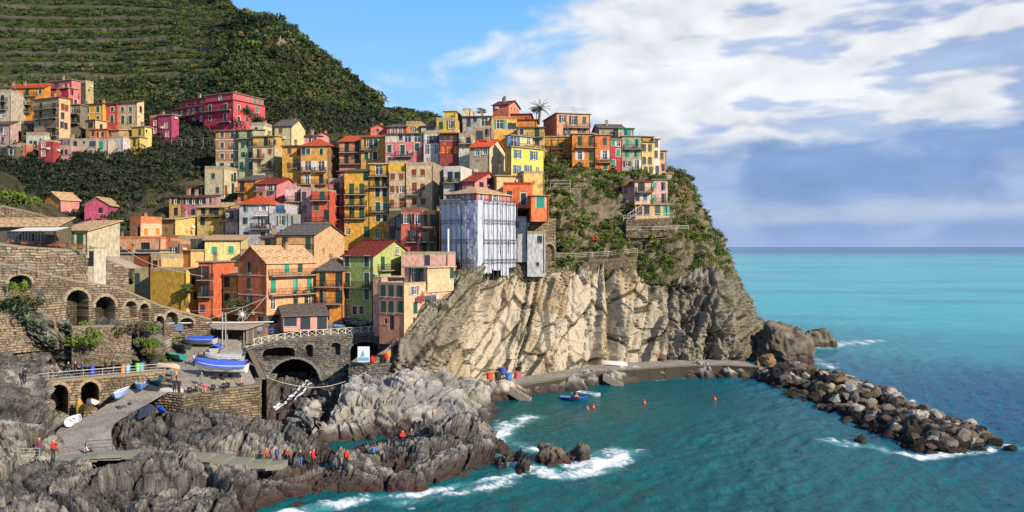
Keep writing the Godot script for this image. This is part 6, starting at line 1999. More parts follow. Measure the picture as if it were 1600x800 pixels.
func make_rocks() -> void:
	rock_body("sea_rock", "pyramid of dark rock where the breakwater leaves the headland", P(1213, 556, 168) + Vector3(0, -0.5, 0), Vector3(6.8, 9.0, 8.0), 11, "boulder", 70)
	rock_body("sea_rock", "leaning dark rock alone in the surf right of the headland", P(1272, 540, 194) + Vector3(0, -0.8, 0), Vector3(4.6, 5.2, 3.6), 23)
	rock_body("sea_rock", "low dark rock just left of the leaning rock, at the foot of the headland", P(1190, 513, 232) + Vector3(0, -0.3, 0), Vector3(4.5, 3.0, 4), 31)
	rock_body("sea_rock", "small dark rock ringed with foam in front of the point", P(866, 722, 89) + Vector3(0, -0.7, 0), Vector3(2.2, 3.3, 2.4), 47)
	rock_body("sea_rock", "smaller right half of the foam ringed rock", P(908, 716, 90.5) + Vector3(0, -0.7, 0), Vector3(1.5, 2.1, 1.6), 53)
	rock_body("sea_rock", "grey boulder at the edge of the still pool", P(492, 668, 98) + Vector3(0, 0.1, 0), Vector3(2.0, 2.6, 1.8), 61, "pale", 36)
	rock_body("sea_rock", "rounded grey rock in the still pool below the stream", P(478, 645, 108), Vector3(2.4, 1.8, 1.8), 67, "pale", 36)
	# the breakwater: an inner core, then boulder upon boulder
	var core := rows([
		[[1188, 594, 144], [1250, 622, 126.5], [1310, 650, 113.5], [1380, 684, 100.5], [1450, 708, 93], [1530, 700, 95]],
		[[1195, 582, 147], [1265, 600, 131], [1330, 622, 118], [1400, 652, 105], [1470, 680, 97], [1535, 690, 97.5]],
		[[1215, 566, 152], [1290, 584, 137], [1365, 608, 123], [1435, 640, 110], [1490, 668, 102], [1540, 685, 100]],
		[[1245, 566, 162], [1320, 588, 145], [1395, 615, 130], [1455, 645, 115.5], [1500, 670, 106], [1545, 684, 102]],
	])
	for r in 4:
		for k in 6:
			core[r][k].y = [-1.2, 0.7, 0.9, -1.2][r] - (0.5 if k == 5 else 0.0)
	sheet(core, 90, 40, "boulder", "breakwater_core", mat("rock", Color(0.55, 0.55, 0.55), 0.9))
	var shapes := []
	for j in 14: shapes.append(boulder_mesh(j))
	var r := RandomNumberGenerator.new()
	r.seed = 77
	var tones := [["dark brown", Color(0.15, 0.12, 0.085)], ["grey", Color(0.24, 0.215, 0.18)], ["pale grey", Color(0.52, 0.50, 0.46)], ["ochre", Color(0.36, 0.24, 0.11)], ["near black wet", Color(0.055, 0.048, 0.042)]]
	var reach := ["at the cliff end of the breakwater", "near the cliff end of the breakwater", "in the inner middle of the breakwater", "in the outer middle of the breakwater", "near the seaward tip of the breakwater", "at the seaward tip of the breakwater"]
	var spots := []
	for j in 285:
		var t := r.randf()
		var s := clampf(t + r.randfn() * 0.02, 0.0, 1.0)
		var side := r.randf_range(-1.0, 1.0)
		var k := minf(s * 5.0, 4.999)
		var a: Vector3 = core[0][int(k)].lerp(core[0][int(k) + 1], k - int(k))
		var b: Vector3 = core[3][int(k)].lerp(core[3][int(k) + 1], k - int(k))
		var p := a.lerp(b, 0.5 + side * 0.54)
		var high := (1.0 - side * side) * lerpf(2.3, 1.2, absf(s - 0.35)) * (1.0 - smoothstep(0.9, 1.0, s) * 0.7)
		p.y = -0.15 + high * r.randf_range(0.55, 1.0)
		spots.append([p, s, side])
	for f in [[1548, 690, 0.5], [1556, 694, 0.45], [1576, 702, 0.35], [1345, 690, 0.6], [1240, 560, 1.3], [1252, 566, 0.9]]:
		spots.append([G(f[0], f[1], 0.0) + Vector3(0, f[2] * 0.3, 0), clampf((f[0] - 1200) / 340.0, 0, 1), -1.2])
	for sp in spots:
		var p: Vector3 = sp[0]
		var tone := 1
		var g := r.randf()
		if sp[2] < -0.72 and p.y < 0.9: tone = 4 if g < 0.5 else 0
		elif g < 0.30: tone = 0
		elif g < 0.56: tone = 1
		elif g < 0.86: tone = 2
		elif g < 0.93: tone = 3
		if p.y < 0.1: tone = 4
		var o := MeshInstance3D.new()
		o.name = numbered("boulder")
		o.mesh = shapes[r.randi() % 14]
		o.material_override = rockmat((tones[tone][1] as Color) * r.randf_range(0.85, 1.15))
		var sz := r.randf_range(0.58, 1.12) * (1.3 if r.randf() < 0.2 else 1.0)
		o.transform = Transform3D(Basis.from_euler(Vector3(r.randf() * TAU, r.randf() * TAU, r.randf() * TAU)).scaled(Vector3(sz * 1.25, sz * r.randf_range(0.7, 1.0), sz)), p)
		add_child(o)
		tag(o, "%s %s boulder %s %s" % [["small", "middling", "big"][clampi(int((sz - 0.58) / 0.22), 0, 2)], tones[tone][0], "on the cove side" if sp[2] < -0.35 else ("on the crest" if sp[2] < 0.35 else "on the sea side"), reach[mini(int(sp[1] * 6.0), 5)]], "boulder", "breakwater boulders")
	# loose blocks at the foot of the rocks
	for k in [[1186, 572, 1.4], [1196, 560, 1.5], [1204, 568, 1.2]]:
		var o := MeshInstance3D.new()
		o.name = numbered("boulder")
		o.mesh = shapes[int(k[0]) % 14]
		o.material_override = rockmat(Color(0.42, 0.29, 0.15))
		o.transform = Transform3D(Basis.from_euler(Vector3(k[0], k[1], 0)).scaled(Vector3.ONE * float(k[2])), P(k[0], k[1], 156))
		add_child(o)
		tag(o, "tawny boulder lying against the dark rock pyramid", "boulder", "tawny boulders by the rock pyramid")

# ---------------------------------------------------------------- growing things
func leaf_clump(seed_: int, lumps := 7, per := 30, leaf := 0.17) -> ArrayMesh:
	var r := RandomNumberGenerator.new()
	r.seed = seed_
	var mb := MB.new()
	for l in lumps:
		var c := Vector3(r.randfn() * 0.42, r.randf_range(0.05, 0.75), r.randfn() * 0.42)
		var rad := r.randf_range(0.28, 0.5)
		var tone := r.randf_range(0.75, 1.2)
		for j in per:
			var q := Vector3(r.randfn(), r.randfn() + 0.25, r.randfn()).normalized()
			var p := c + q * rad * r.randf_range(0.7, 1.05)
			var nn := (q + Vector3(r.randfn(), r.randfn(), r.randfn()) * 0.5).normalized()
			var u := nn.cross(Vector3(r.randfn(), r.randfn(), r.randfn())).normalized()
			var v := nn.cross(u)
			var s := leaf * r.randf_range(0.6, 1.3)
			var k := tone * r.randf_range(0.75, 1.25)
			mb.col = Color(k, k, k * 0.95)
			var at := mb.v.size()
			for e in [u * s, v * s * 0.55, -u * s, -v * s * 0.55]:
				mb.vert(p + e, (nn * 0.6 + q * 0.4).normalized())
			mb.i.append_array([at, at + 2, at + 1, at, at + 3, at + 2])
	return mb.mesh(leafm())

func leafm() -> StandardMaterial3D:
	return mat("leaf", Color(1, 1, 1), 0.75)

func scatter(called: String, mesh: Mesh, places: Array, tints: Array) -> void:
	var mm := MultiMesh.new()
	mm.transform_format = MultiMesh.TRANSFORM_3D
	mm.use_colors = true
	mm.mesh = mesh
	mm.instance_count = places.size()
	for k in places.size():
		mm.set_instance_transform(k, places[k])
		mm.set_instance_color(k, tints[k])
	var o := MultiMeshInstance3D.new()
	o.name = numbered(called)
	o.multimesh = mm
	add_child(o)
	o.set_meta("kind", "stuff")

func turned(r: RandomNumberGenerator, at: Vector3, s: float, tall := 1.0) -> Transform3D:
	return Transform3D(Basis(Vector3.UP, r.randf() * TAU).scaled(Vector3(s * r.randf_range(0.85, 1.15), s * tall * r.randf_range(0.8, 1.15), s)), at)

func make_plants() -> void:
	var r := RandomNumberGenerator.new()
	r.seed = 99
	var clumps := []
	for j in 4: clumps.append(leaf_clump(100 + j))
	var fine := []
	for j in 3: fine.append(leaf_clump(200 + j, 6, 26, 0.13))
	# macchia over the hill: olive, dark oak, grey scrub
	var dark := Color(0.018, 0.036, 0.016)
	var olive := Color(0.054, 0.076, 0.026)
	var grey := Color(0.105, 0.105, 0.065)
	var fresh := Color(0.095, 0.155, 0.022)
	var dry := Color(0.16, 0.12, 0.05)
	var hp: PackedVector3Array = kept.hillside[0]
	var hn: PackedVector3Array = kept.hillside[1]
	var nu: int = kept.hillside[2]
	var nv: int = kept.hillside[3]
	var put := [[], [], [], []]
	var tin := [[], [], [], []]
	for j in 30000:
		var u := r.randf()
		var v := r.randf_range(0.0, 0.90)
		if u < 0.46 and v > 0.39 and v < 0.80 and r.randf() < 0.62: v = (floorf(v * 26.0) + [0.32, 0.56, 0.82][r.randi() % 3]) / 26.0
		var k := int(v * nv) * (nu + 1) + int(u * nu)
		var p := hp[k]
		var pat := nz.a.get_noise_3dv(p * 0.022)
		var pat2 := nz.a.get_noise_3dv(p * 0.07 + Vector3(5, 5, 5))
		# terraces on the left: rows of green with bare strips between
		var left := (1.0 - smoothstep(0.42, 0.55, u)) * smoothstep(0.36, 0.44, v) * (1.0 - smoothstep(0.74, 0.82, v))
		var lane := fposmod(v * 26.0, 1.0)
		if left > 0.5 and (lane < 0.12 or lane > 0.93) and r.randf() < 0.9: continue
		if pat2 > 0.5 and r.randf() < 0.6: continue
		var crag := exp(-pow((u - 0.60 + (v - 0.5) * 0.05) / 0.05, 2.0)) * smoothstep(0.3, 0.42, v) * (1.0 - smoothstep(0.78, 0.9, v))
		if crag > 0.5 and r.randf() < 0.5: continue
		var s := r.randf_range(0.9, 2.3) * lerpf(0.8, 1.5, v)
		if left > 0.5: s *= 0.6
		if r.randf() < 0.06: s *= 1.5
		var c := dark.lerp(olive, smoothstep(-0.4, 0.45, pat + r.randfn() * 0.25))
		if r.randf() < 0.10: c = c.lerp(grey, 0.7)
		if r.randf() < (0.26 if left > 0.5 else 0.06): c = c.lerp(fresh, 0.75)
		if r.randf() < 0.05: c = c.lerp(dry, 0.8)
		if v < 0.32: c = c.lerp(Color(0.022, 0.028, 0.018), 0.75)
		var w := r.randi() % 4
		put[w].append(turned(r, p - Vector3(0, 0.2 * s, 0), s, 0.9))
		tin[w].append(c)
	for w in 4: scatter("hill_shrubs", clumps[w], put[w], tin[w])
	# low dry walls that hold the terraces
	var tw := MB.new()
	for lane in range(10, 21):
		var b := int(lane * nv / 26.0)
		for a in int(nu * 0.49):
			var k := b * (nu + 1) + a
			if nz.a.get_noise_2d(a * 0.05, lane * 7.7) < 0.02: continue
			tw.col = Color(0.22, 0.195, 0.145) * r.randf_range(0.6, 1.3)
			tw.box(hp[k] - Vector3(0, 0.8, 0), hp[k + 1] - hp[k], Vector3(0, 0.8 + r.randf_range(0.9, 1.5), 0), Vector3(0, 0, 0.6))
	part("terrace_walls", tw.mesh(mat("stone", Color(1, 1, 1), 0.95)), self).set_meta("kind", "stuff")
	# vine posts on the far left terraces
	var vb := MB.new()
	for b in [172, 178, 184, 190]:
		for a in range(40, 110, 2):
			var p := hp[b * (nu + 1) + a]
			vb.tube(p, p + Vector3(0, 2.6, 0), 0.09, 0.09, 4)
			if a % 4 == 0:
				var q := hp[b * (nu + 1) + a + 2]
				vb.tube(p + Vector3(0, 2.3, 0), q + Vector3(0, 2.3, 0), 0.07, 0.07, 4, false)
	part("vine_trellis", vb.mesh(mat("paint", srgb(0.30, 0.27, 0.22), 0.9)), self).set_meta("kind", "stuff")
	# banks and gardens
	garden("village_ground", clumps, 1500, 0.5, 1.1, [dark, olive, fresh], r)
	garden("valley_bank", clumps, 900, 0.5, 1.2, [olive, fresh, fresh, dry], r)
	garden("headland", fine, 7500, 0.35, 1.1, [dark, olive, fresh, fresh, dry], r)
	garden("headland", clumps, 900, 0.8, 1.5, [olive, fresh, fresh, dark], r)
	garden("bluff", clumps, 420, 0.4, 1.0, [olive, fresh, fresh, dark], r)
	# ivy that hangs over the terrace wall below the orange houses
	var hang := [[], []]
	var htin := [[], []]
	for j in 420:
		var t := r.randf()
		var p := P(lerpf(896, 962, t), lerpf(264, 276, t) + absf(r.randfn()) * 17.0, lerpf(175.2, 178.0, t)) + Vector3(0, 0, 0.4)
		if r.randf() < 0.4: p = P(lerpf(905, 950, r.randf()), 285 + absf(r.randfn()) * 20.0, 172.5)
		hang[j % 2].append(turned(r, p, r.randf_range(0.4, 0.95)))
		htin[j % 2].append(Color(0.045, 0.085, 0.02).lerp(Color(0.12, 0.15, 0.03), r.randf()))
	for w in 2: scatter("ivy", fine[w], hang[w], htin[w])
	# bushes one can point to
	var bush_meshes := [leaf_clump(301, 12, 46, 0.12), leaf_clump(302, 14, 46, 0.12), leaf_clump(303, 10, 50, 0.12)]
	var list := [
		[130, 527, 98, 1.5, fresh, "bright green bush at the left end of the short retaining wall"], [152, 514, 100.5, 1.3, fresh, "green bush hanging over the middle of the short retaining wall"], [180, 512, 102, 1.2, olive, "olive bush at the right end of the short retaining wall"],
		[207, 508, 103, 1.6, Color(0.09, 0.07, 0.045), "brownish bush under the two small blind arches"], [238, 508, 107, 1.3, fresh, "fresh green bush beside the dark doorway arch"], [240, 536, 106, 1.2, fresh, "green bush on the bluff above the quay"], [232, 548, 104, 1.0, dry, "dry yellowish bush on the bluff above the walkway end"],
		[60, 590, 93, 1.2, Color(0.16, 0.09, 0.07), "reddish dry bush at the left end of the walkway"], [24, 445, 97, 1.7, fresh, "fresh green bush under the leftmost blind arch"], [45, 468, 97, 1.5, olive, "olive bush high on the bluff under the blind arch"], [10, 470, 95, 1.8, dark, "dark bush at the left edge of the bluff"],
		[198, 362, 166, 4.6, Color(0.022, 0.04, 0.016), "large dark bush right of the magenta cottage"], [183, 345, 172, 4.0, Color(0.025, 0.04, 0.018), "dark bush behind the magenta cottage"], [205, 335, 178, 4.2, Color(0.07, 0.06, 0.06), "bare greyish bush above the large dark bush"],
		[20, 305, 127, 2.6, fresh, "bright green bush on the bank above the restaurant"], [45, 312, 134, 2.2, fresh, "green bush beside the path to the valley cottages"], [5, 318, 122, 2.2, olive, "olive bush at the left edge above the stone terrace"],
		[28, 235, 199, 3.2, dark, "dark bush between the stone house and the pale pink house"], [215, 236, 205, 3.2, dark, "dark bush below the small yellow houses"], [150, 239, 201, 2.6, dark, "dark bush below the teal garage door"],
		[866, 275, 172, 2.0, Color(0.10, 0.045, 0.035), "reddish creeper bush beside the yellow corner house"], [884, 283, 171, 1.7, Color(0.13, 0.12, 0.03), "yellow green bush under the orange houses"], [880, 384, 154, 1.4, fresh, "bright green bush in the cliff garden near the red chair"],
		[962, 470, 156, 1.6, fresh, "bright green bush at the lip of the cliff"], [1065, 452, 163, 2.6, fresh, "largest bright green bush on the cliff brow at the right"], [1090, 440, 165, 2.0, fresh, "bright green bush near the right shoulder of the cliff"], [1020, 425, 164, 1.6, fresh, "green bush in the middle of the headland slope"],
		[1013, 438, 161, 1.3, Color(0.24, 0.12, 0.045), "rust coloured bush on the headland slope"], [1058, 300, 182, 2.4, Color(0.26, 0.17, 0.075), "golden dry reed bush beside the pink cliff house"], [1103, 358, 192, 2.0, fresh, "green bush on the skyline slope of the headland"], [1118, 385, 194, 1.8, olive, "olive bush lower on the skyline slope"],
		[1012, 352, 166.5, 1.6, dark, "round dark bush below the pink cliff house terrace"], [1030, 357, 167, 1.4, Color(0.14, 0.13, 0.035), "yellowish bush below the pink cliff house terrace"], [925, 395, 158, 1.2, fresh, "green bush along the upper garden rail"],
	]
	for b in list:
		var o := MeshInstance3D.new()
		o.name = numbered("bush")
		o.mesh = bush_meshes[r.randi() % 3]
		var m := leafm().duplicate() as StandardMaterial3D
		m.albedo_color = (b[4] as Color).linear_to_srgb()
		o.material_override = m
		o.transform = turned(r, P(b[0], b[1], b[2]) - Vector3(0, 0.6 * b[3], 0), b[3], 0.95)
		add_child(o)
		tag(o, b[5], "bush")
	# agaves on the bluff
	var ag := [[22, 505, "tall pale agave at the left of the bluff"], [10, 522, "agave at the left edge of the photo"], [42, 520, "agave in the middle of the bluff above the tan rock"], [62, 512, "agave right of the middle on the bluff"], [75, 530, "green agave above the pale rock face"], [58, 545, "lowest agave on the bluff"], [106, 527, "agave beside the pale rock at the short retaining wall"], [30, 545, "agave just above the tan rock"], [85, 545, "small agave over the walkway end"], [16, 488, "uppermost agave on the bluff"]]
	for k in ag.size():
		var at := hit(ag[k][0], ag[k][1] + 6, 82.0, 112.0)
		agave(at, r.randf_range(0.9, 1.4), ag[k][2], r)
	# trees
	pine(P(394, 214, 214), 7.5, 0.85, "dark umbrella pine in front of the crimson palazzo", Color(0.018, 0.045, 0.022), r)
	pine(P(372, 512, 124.5), 4.6, 0.8, "garden tree with a star decoration beside the coral house", Color(0.05, 0.065, 0.03), r)
	pine(P(292, 476, 128.5), 3.4, 0.6, "small upright tree against the ochre house", Color(0.05, 0.08, 0.03), r)
	pine(P(838, 186, 197), 3.0, 1.0, "low dark tree on the skyline left of the palm", Color(0.03, 0.045, 0.02), r)
	pine(P(752, 186, 192), 2.6, 1.0, "low dark roof garden tree on the skyline left of the salmon tower", Color(0.03, 0.04, 0.02), r)
	palm(P(842, 190, 194), 4.6, r)

func garden(where: String, kinds: Array, count: int, lo: float, hi: float, hues_: Array, r: RandomNumberGenerator) -> void:
	var p: PackedVector3Array = kept[where][0]
	var n: PackedVector3Array = kept[where][1]
	var put := []
	var tin := []
	for k in kinds:
		put.append([])
		tin.append([])
	for j in count:
		var k := r.randi() % p.size()
		if n[k].y < 0.24 or nz.a.get_noise_3dv(p[k] * 0.10) < -0.18: continue
		var w := r.randi() % kinds.size()
		put[w].append(turned(r, p[k] - Vector3(0, 0.15, 0), r.randf_range(lo, hi), 0.9))
		var c: Color = hues_[r.randi() % hues_.size()]
		tin[w].append(c * r.randf_range(0.8, 1.25))
	for w in kinds.size(): scatter(where + "_shrubs", kinds[w], put[w], tin[w])

func agave(at: Vector3, s: float, label: String, r: RandomNumberGenerator) -> void:
	var o := base("agave", at, r.randf() * TAU)
	tag(o, label, "agave")
	for j in 20:
		var g := j * 2.399
		var up := lerpf(0.15, 1.3, j / 20.0)
		var d := Vector3(cos(g) * cos(up), sin(up), sin(g) * cos(up))
		var side := Vector3(-sin(g), 0, cos(g)) * 0.11 * s
		var mb := MB.new()
		var c := Color(0.10, 0.16, 0.085).lerp(Color(0.17, 0.23, 0.14), r.randf())
		mb.col = c
		var len := s * r.randf_range(0.9, 1.25)
		var a := d * len * 0.45 + Vector3(0, 0.06, 0)
		var tip := d * len + Vector3(0, -0.22 * len * cos(up), 0)
		mb.quad(-side * 0.6, side * 0.6, a + side, a - side)
		mb.tri(a - side, a + side, tip)
		part("leaf", mb.mesh(leafm()), o)

func pine(at: Vector3, h: float, wide: float, label: String, c: Color, r: RandomNumberGenerator) -> void:
	var o := base("tree", at)
	tag(o, label, "tree")
	var tb := MB.new()
	tb.tube(Vector3(0, -0.6, 0), Vector3(0.1, h * 0.55, 0), h * 0.035, h * 0.02, 7)
	var lb := MB.new()
	for j in 9:
		var g := j * 2.4
		var e := Vector3(cos(g) * h * 0.36 * wide * r.randf_range(0.5, 1.1), h * r.randf_range(0.55, 0.92), sin(g) * h * 0.36 * wide * r.randf_range(0.5, 1.1))
		tb.tube(Vector3(0.05, h * r.randf_range(0.3, 0.5), 0), e, h * 0.014, h * 0.006, 5)
		var cr_ := h * r.randf_range(0.13, 0.22) * wide
		for l in 150:
			var q := Vector3(r.randfn(), r.randfn() * 0.75, r.randfn()).normalized()
			var p := e + q * cr_ * Vector3(1.25, 0.8, 1.25) * r.randf_range(0.55, 1.05)
			var nn := (q + Vector3(r.randfn(), r.randfn(), r.randfn()) * 0.5).normalized()
			var u := nn.cross(Vector3(r.randfn(), r.randfn(), r.randfn())).normalized() * h * 0.028
			var v := nn.cross(u) * 0.6
			lb.col = c * r.randf_range(0.7, 1.5)
			lb.quad(p - u, p + v, p + u, p - v)
	part("trunk", tb.mesh(mat("paint", srgb(0.09, 0.06, 0.04), 0.9)), o)
	part("crown", lb.mesh(leafm()), o)

func palm(at: Vector3, h: float, r: RandomNumberGenerator) -> void:
	var o := base("palm_tree", at)
	tag(o, "dark palm tree on the skyline left of the peach house", "palm tree")
	var tb := MB.new()
	tb.tube(Vector3(0, -0.6, 0), Vector3(0.2, h * 0.7, 0), 0.3, 0.24, 8)
	part("trunk", tb.mesh(mat("paint", srgb(0.10, 0.075, 0.05), 0.9)), o)
	for j in 22:
		var g := j * 2.399
		var up := lerpf(-0.35, 1.2, j / 22.0)
		var d := Vector3(cos(g) * cos(up), sin(up), sin(g) * cos(up))
		var mb := MB.new()
		mb.col = Color(0.035, 0.05, 0.022) * r.randf_range(0.8, 1.5)
		var p := Vector3(0.2, h * 0.7, 0)
		var side := Vector3(-sin(g), 0, cos(g))
		for k in 7:
			var q := p + d * 0.42
			d = (d + Vector3(0, -0.13, 0)).normalized()
			mb.tube(p, q, 0.03, 0.02, 4, false)
			for s in [-1.0, 1.0]:
				for m in 2:
					var f := p.lerp(q, 0.25 + 0.5 * m)
					mb.tri(f, f + d * 0.12, f + side * s * (0.62 - k * 0.05) + d * 0.35 + Vector3(0, -0.16, 0))
			p = q
		part("frond", mb.mesh(leafm()), o)

# ---------------------------------------------------------------- boats
func boat(called: String, label: String, at: Vector3, turn: float, len: float, hull: Color, inside: Color, rail: Color, roll := 0.0, pitch := 0.0, cover := Color(0, 0, 0, 0), group := "") -> Node3D:
	var o := base(called, at)
	o.basis = Basis(Vector3.UP, turn) * Basis(Vector3.RIGHT, pitch) * Basis(Vector3.BACK, roll)
	tag(o, label, "boat", group)
	var B := len * 0.19
	var H := len * 0.14
	var n := 14
	var outer := []
	var inner := []
	for j in n + 1:
		var t := float(j) / n
		var z := (t - 0.5) * len
		var b := B * (1.0 - pow(clampf((t - 0.35) / 0.65, 0.0, 1.0), 2.4)) * (1.0 - 0.22 * pow(clampf((0.35 - t) / 0.35, 0, 1), 2.0))
		b = maxf(b, 0.02)
		var sheer := H * (1.0 + 0.45 * pow(t, 3.0) + 0.1 * pow(1.0 - t, 3.0))
		var keel := H * 0.55 * pow(clampf((t - 0.72) / 0.28, 0, 1), 2.0)
		var ro := []
		var ri := []
		for k in 9:
			var a := (k - 4) / 4.0
			var x := signf(a) * b * pow(absf(a), 0.62)
			var y := keel + (sheer - keel) * pow(absf(a), 2.1)
			ro.append(Vector3(x, y, z))
			ri.append(Vector3(x * 0.93, maxf(y, keel + H * 0.16) + 0.0, z * 0.985))
		outer.append(ro)
		inner.append(ri)
	var hb := MB.new()
	var ib := MB.new()
	for j in n:
		for k in 8:
			hb.quad(outer[j][k], outer[j + 1][k], outer[j + 1][k + 1], outer[j][k + 1])
			ib.quad(inner[j][k + 1], inner[j + 1][k + 1], inner[j + 1][k], inner[j][k])
	for k in range(1, 8):
		hb.tri(outer[0][0], outer[0][k], outer[0][k + 1])
		ib.tri(inner[0][0], inner[0][k + 1], inner[0][k])
	var hm := mat("paint", hull.linear_to_srgb(), 0.38, "boat")
	part("hull", hb.mesh(hm), o)
	part("deck", ib.mesh(mat("paint", inside.linear_to_srgb(), 0.6, "boat")), o)
	var rb := MB.new()
	for j in n:
		for k in [0, 8]:
			rb.tube(outer[j][k], outer[j + 1][k], 0.045, 0.045, 5, false)
	rb.tube(outer[0][0], outer[0][8], 0.045, 0.045, 5, false)
	part("gunwale", rb.mesh(mat("paint", rail.linear_to_srgb(), 0.5, "boat")), o)
	if cover.a > 0.0:
		var cb := MB.new()
		var r := RandomNumberGenerator.new()
		r.seed = int(len * 1000) + int(at.x * 10)
		var g := []
		for j in n + 1:
			var row := []
			for k in 7:
				var a := (k - 3) / 3.0
				var e: Vector3 = outer[j][8]
				var w := e.x * 1.10 + 0.03
				row.append(Vector3(a * w, e.y + (1.0 - a * a) * H * 0.55 + r.randf_range(-0.05, 0.05) - (0.22 if absf(a) > 0.9 else 0.0), e.z * 1.02))
			g.append(row)
		for j in n:
			for k in 6:
				cb.quad(g[j][k + 1], g[j + 1][k + 1], g[j + 1][k], g[j][k])
		part("cover", cb.mesh(mat("cloth", Color(cover.r, cover.g, cover.b).linear_to_srgb(), 0.55, "tarp")), o)
	else:
		for z in [-0.28, 0.0, 0.22]:
			var tb := MB.new()
			var j := int((z + 0.5) * n)
			var e: Vector3 = outer[j][8]
			tb.cbox(Vector3(0, e.y * 0.80, z * len), Vector3(e.x * 1.85, 0.05, 0.24))
			part("thwart", tb.mesh(mat("paint", rail.lerp(inside, 0.4).linear_to_srgb(), 0.6, "boat")), o)
	return o

func ramp_turn(x0: float, y0: float, x1: float, y1: float, at: Vector3) -> float:
	# the heading of a boat from where its ends stand in the photograph, on ground at its height
	var a := G(x0, y0, at.y)
	var b := G(x1, y1, at.y)
	return atan2(b.x - a.x, b.z - a.z)

func make_boats() -> void:
	var white_ := Color(0.68, 0.68, 0.66)
	var blue := Color(0.04, 0.14, 0.52)
	var pale := Color(0.24, 0.36, 0.66)
	var navy := Color(0.03, 0.05, 0.10)
	var teal := Color(0.015, 0.20, 0.18)
	var dark := Color(0.03, 0.035, 0.035)
	var at := hit(114, 662)
	boat("rowing_boat", "small white rowing boat with blue inside lying on the slipway", at + Vector3(0, 0.05, 0), ramp_turn(99, 668, 130, 648, at), 3.4, white_, Color(0.45, 0.48, 0.55), white_, 0.28)
	at = P(141, 633, 91.3)
	boat("rowing_boat", "white boat with blue cloth propped in the right dark arch", at, ramp_turn(155, 634, 130, 620, at), 3.2, white_, pale, Color(0.30, 0.20, 0.12), 0.5, 0.22)
	at = hit(189, 622)
	boat("rowing_boat", "long blue and white rowing boat beside the slipway, nearest the white one", at + Vector3(0, 0.15, 0), ramp_turn(205, 607, 173, 632, at), 4.6, pale, Color(0.30, 0.42, 0.72), white_, 0.30)
	at = P(219, 609, 96.8)
	boat("rowing_boat", "bright blue rowing boat at the top of the slipway", at + Vector3(0, 0.15, 0), ramp_turn(222, 592, 217, 610, at), 3.8, Color(0.08, 0.22, 0.68), Color(0.25, 0.38, 0.66), pale, -0.2)
	at = P(247, 602, 97.8)
	boat("rowing_boat", "dark green rowing boat under the beige overturned one", at + Vector3(0, 0.2, 0), ramp_turn(236, 585, 256, 602, at), 4.0, Color(0.012, 0.05, 0.06), Color(0.02, 0.10, 0.13), Color(0.02, 0.12, 0.13), 0.2)
	at = hit(266, 580)
	boat("overturned_boat", "beige overturned boat behind the dark green rowing boat", at + Vector3(0, 0.75, 0), 1.2, 3.4, Color(0.52, 0.40, 0.30), Color(0.3, 0.2, 0.15), Color(0.4, 0.3, 0.2), PI - 0.2)
	at = hit(250, 608)
	boat("overturned_boat", "dark overturned boat lying along the quay edge", at + Vector3(0, 0.6, 0), 1.45, 4.2, dark, dark, Color(0.05, 0.05, 0.05), PI)
	at = hit(268, 612)
	boat("overturned_boat", "dirty white overturned boat by the two people on the quay edge", at + Vector3(0, 0.5, 0), 1.5, 3.0, Color(0.40, 0.38, 0.33), dark, Color(0.3, 0.28, 0.24), PI + 0.1)
	at = hit(227, 645)
	boat("overturned_boat", "navy overturned boat on the dark slab right of the slipway", at + Vector3(0, 0.75, 0), ramp_turn(217, 650, 240, 624, at), 4.6, Color(0.025, 0.035, 0.065), dark, Color(0.05, 0.06, 0.09), PI - 0.45)
	at = hit(252, 645)
	kayak(at + Vector3(0, 0.3, 0), ramp_turn(243, 636, 262, 652, at))
	at = hit(273, 563)
	boat("rowing_boat", "teal green boat with a grey inside on the quay ramp", at + Vector3(0, 0.2, 0), ramp_turn(288, 558, 257, 553, at), 4.2, teal, Color(0.20, 0.23, 0.22), Color(0.03, 0.28, 0.24), 0.12)
	at = hit(279, 551)
	boat("dinghy", "black dinghy behind the teal green boat", at + Vector3(0, 0.2, 0), ramp_turn(294, 550, 262, 546, at), 4.4, dark, Color(0.06, 0.06, 0.06), dark, 0.1)
	at = hit(309, 541)
	boat("covered_boat", "grey boat under a blue tarpaulin in front of the boat shed", at + Vector3(0, 0.35, 0), ramp_turn(330, 539, 288, 538, at), 5.4, Color(0.36, 0.37, 0.36), dark, Color(0.4, 0.4, 0.4), 0.0, 0.0, Color(0.04, 0.10, 0.50))
	at = hit(337, 553)
	boat("covered_boat", "boat wrapped in a crumpled blue tarpaulin beside the steel mast", at + Vector3(0, 0.25, 0), ramp_turn(330, 560, 346, 542, at), 4.6, Color(0.30, 0.32, 0.36), dark, Color(0.3, 0.3, 0.3), 0.0, 0.05, Color(0.05, 0.12, 0.55))
	at = hit(350, 570)
	boat("covered_boat", "boat under a pale grey tarpaulin behind the big white boat", at + Vector3(0, 0.4, 0), ramp_turn(374, 566, 328, 566, at), 5.0, Color(0.36, 0.37, 0.38), dark, Color(0.4, 0.4, 0.4), 0.0, 0.0, Color(0.40, 0.41, 0.42))
	at = hit(345, 590)
	boat("covered_boat", "big white boat with a blue cover standing on a trailer on the quay", at + Vector3(0, 0.75, 0), ramp_turn(380, 588, 306, 588, at), 6.6, Color(0.66, 0.66, 0.58), dark, Color(0.7, 0.7, 0.66), 0.0, -0.03, Color(0.06, 0.13, 0.60))
	trailer(at + Vector3(0, 0.05, 0), ramp_turn(380, 588, 306, 588, at))
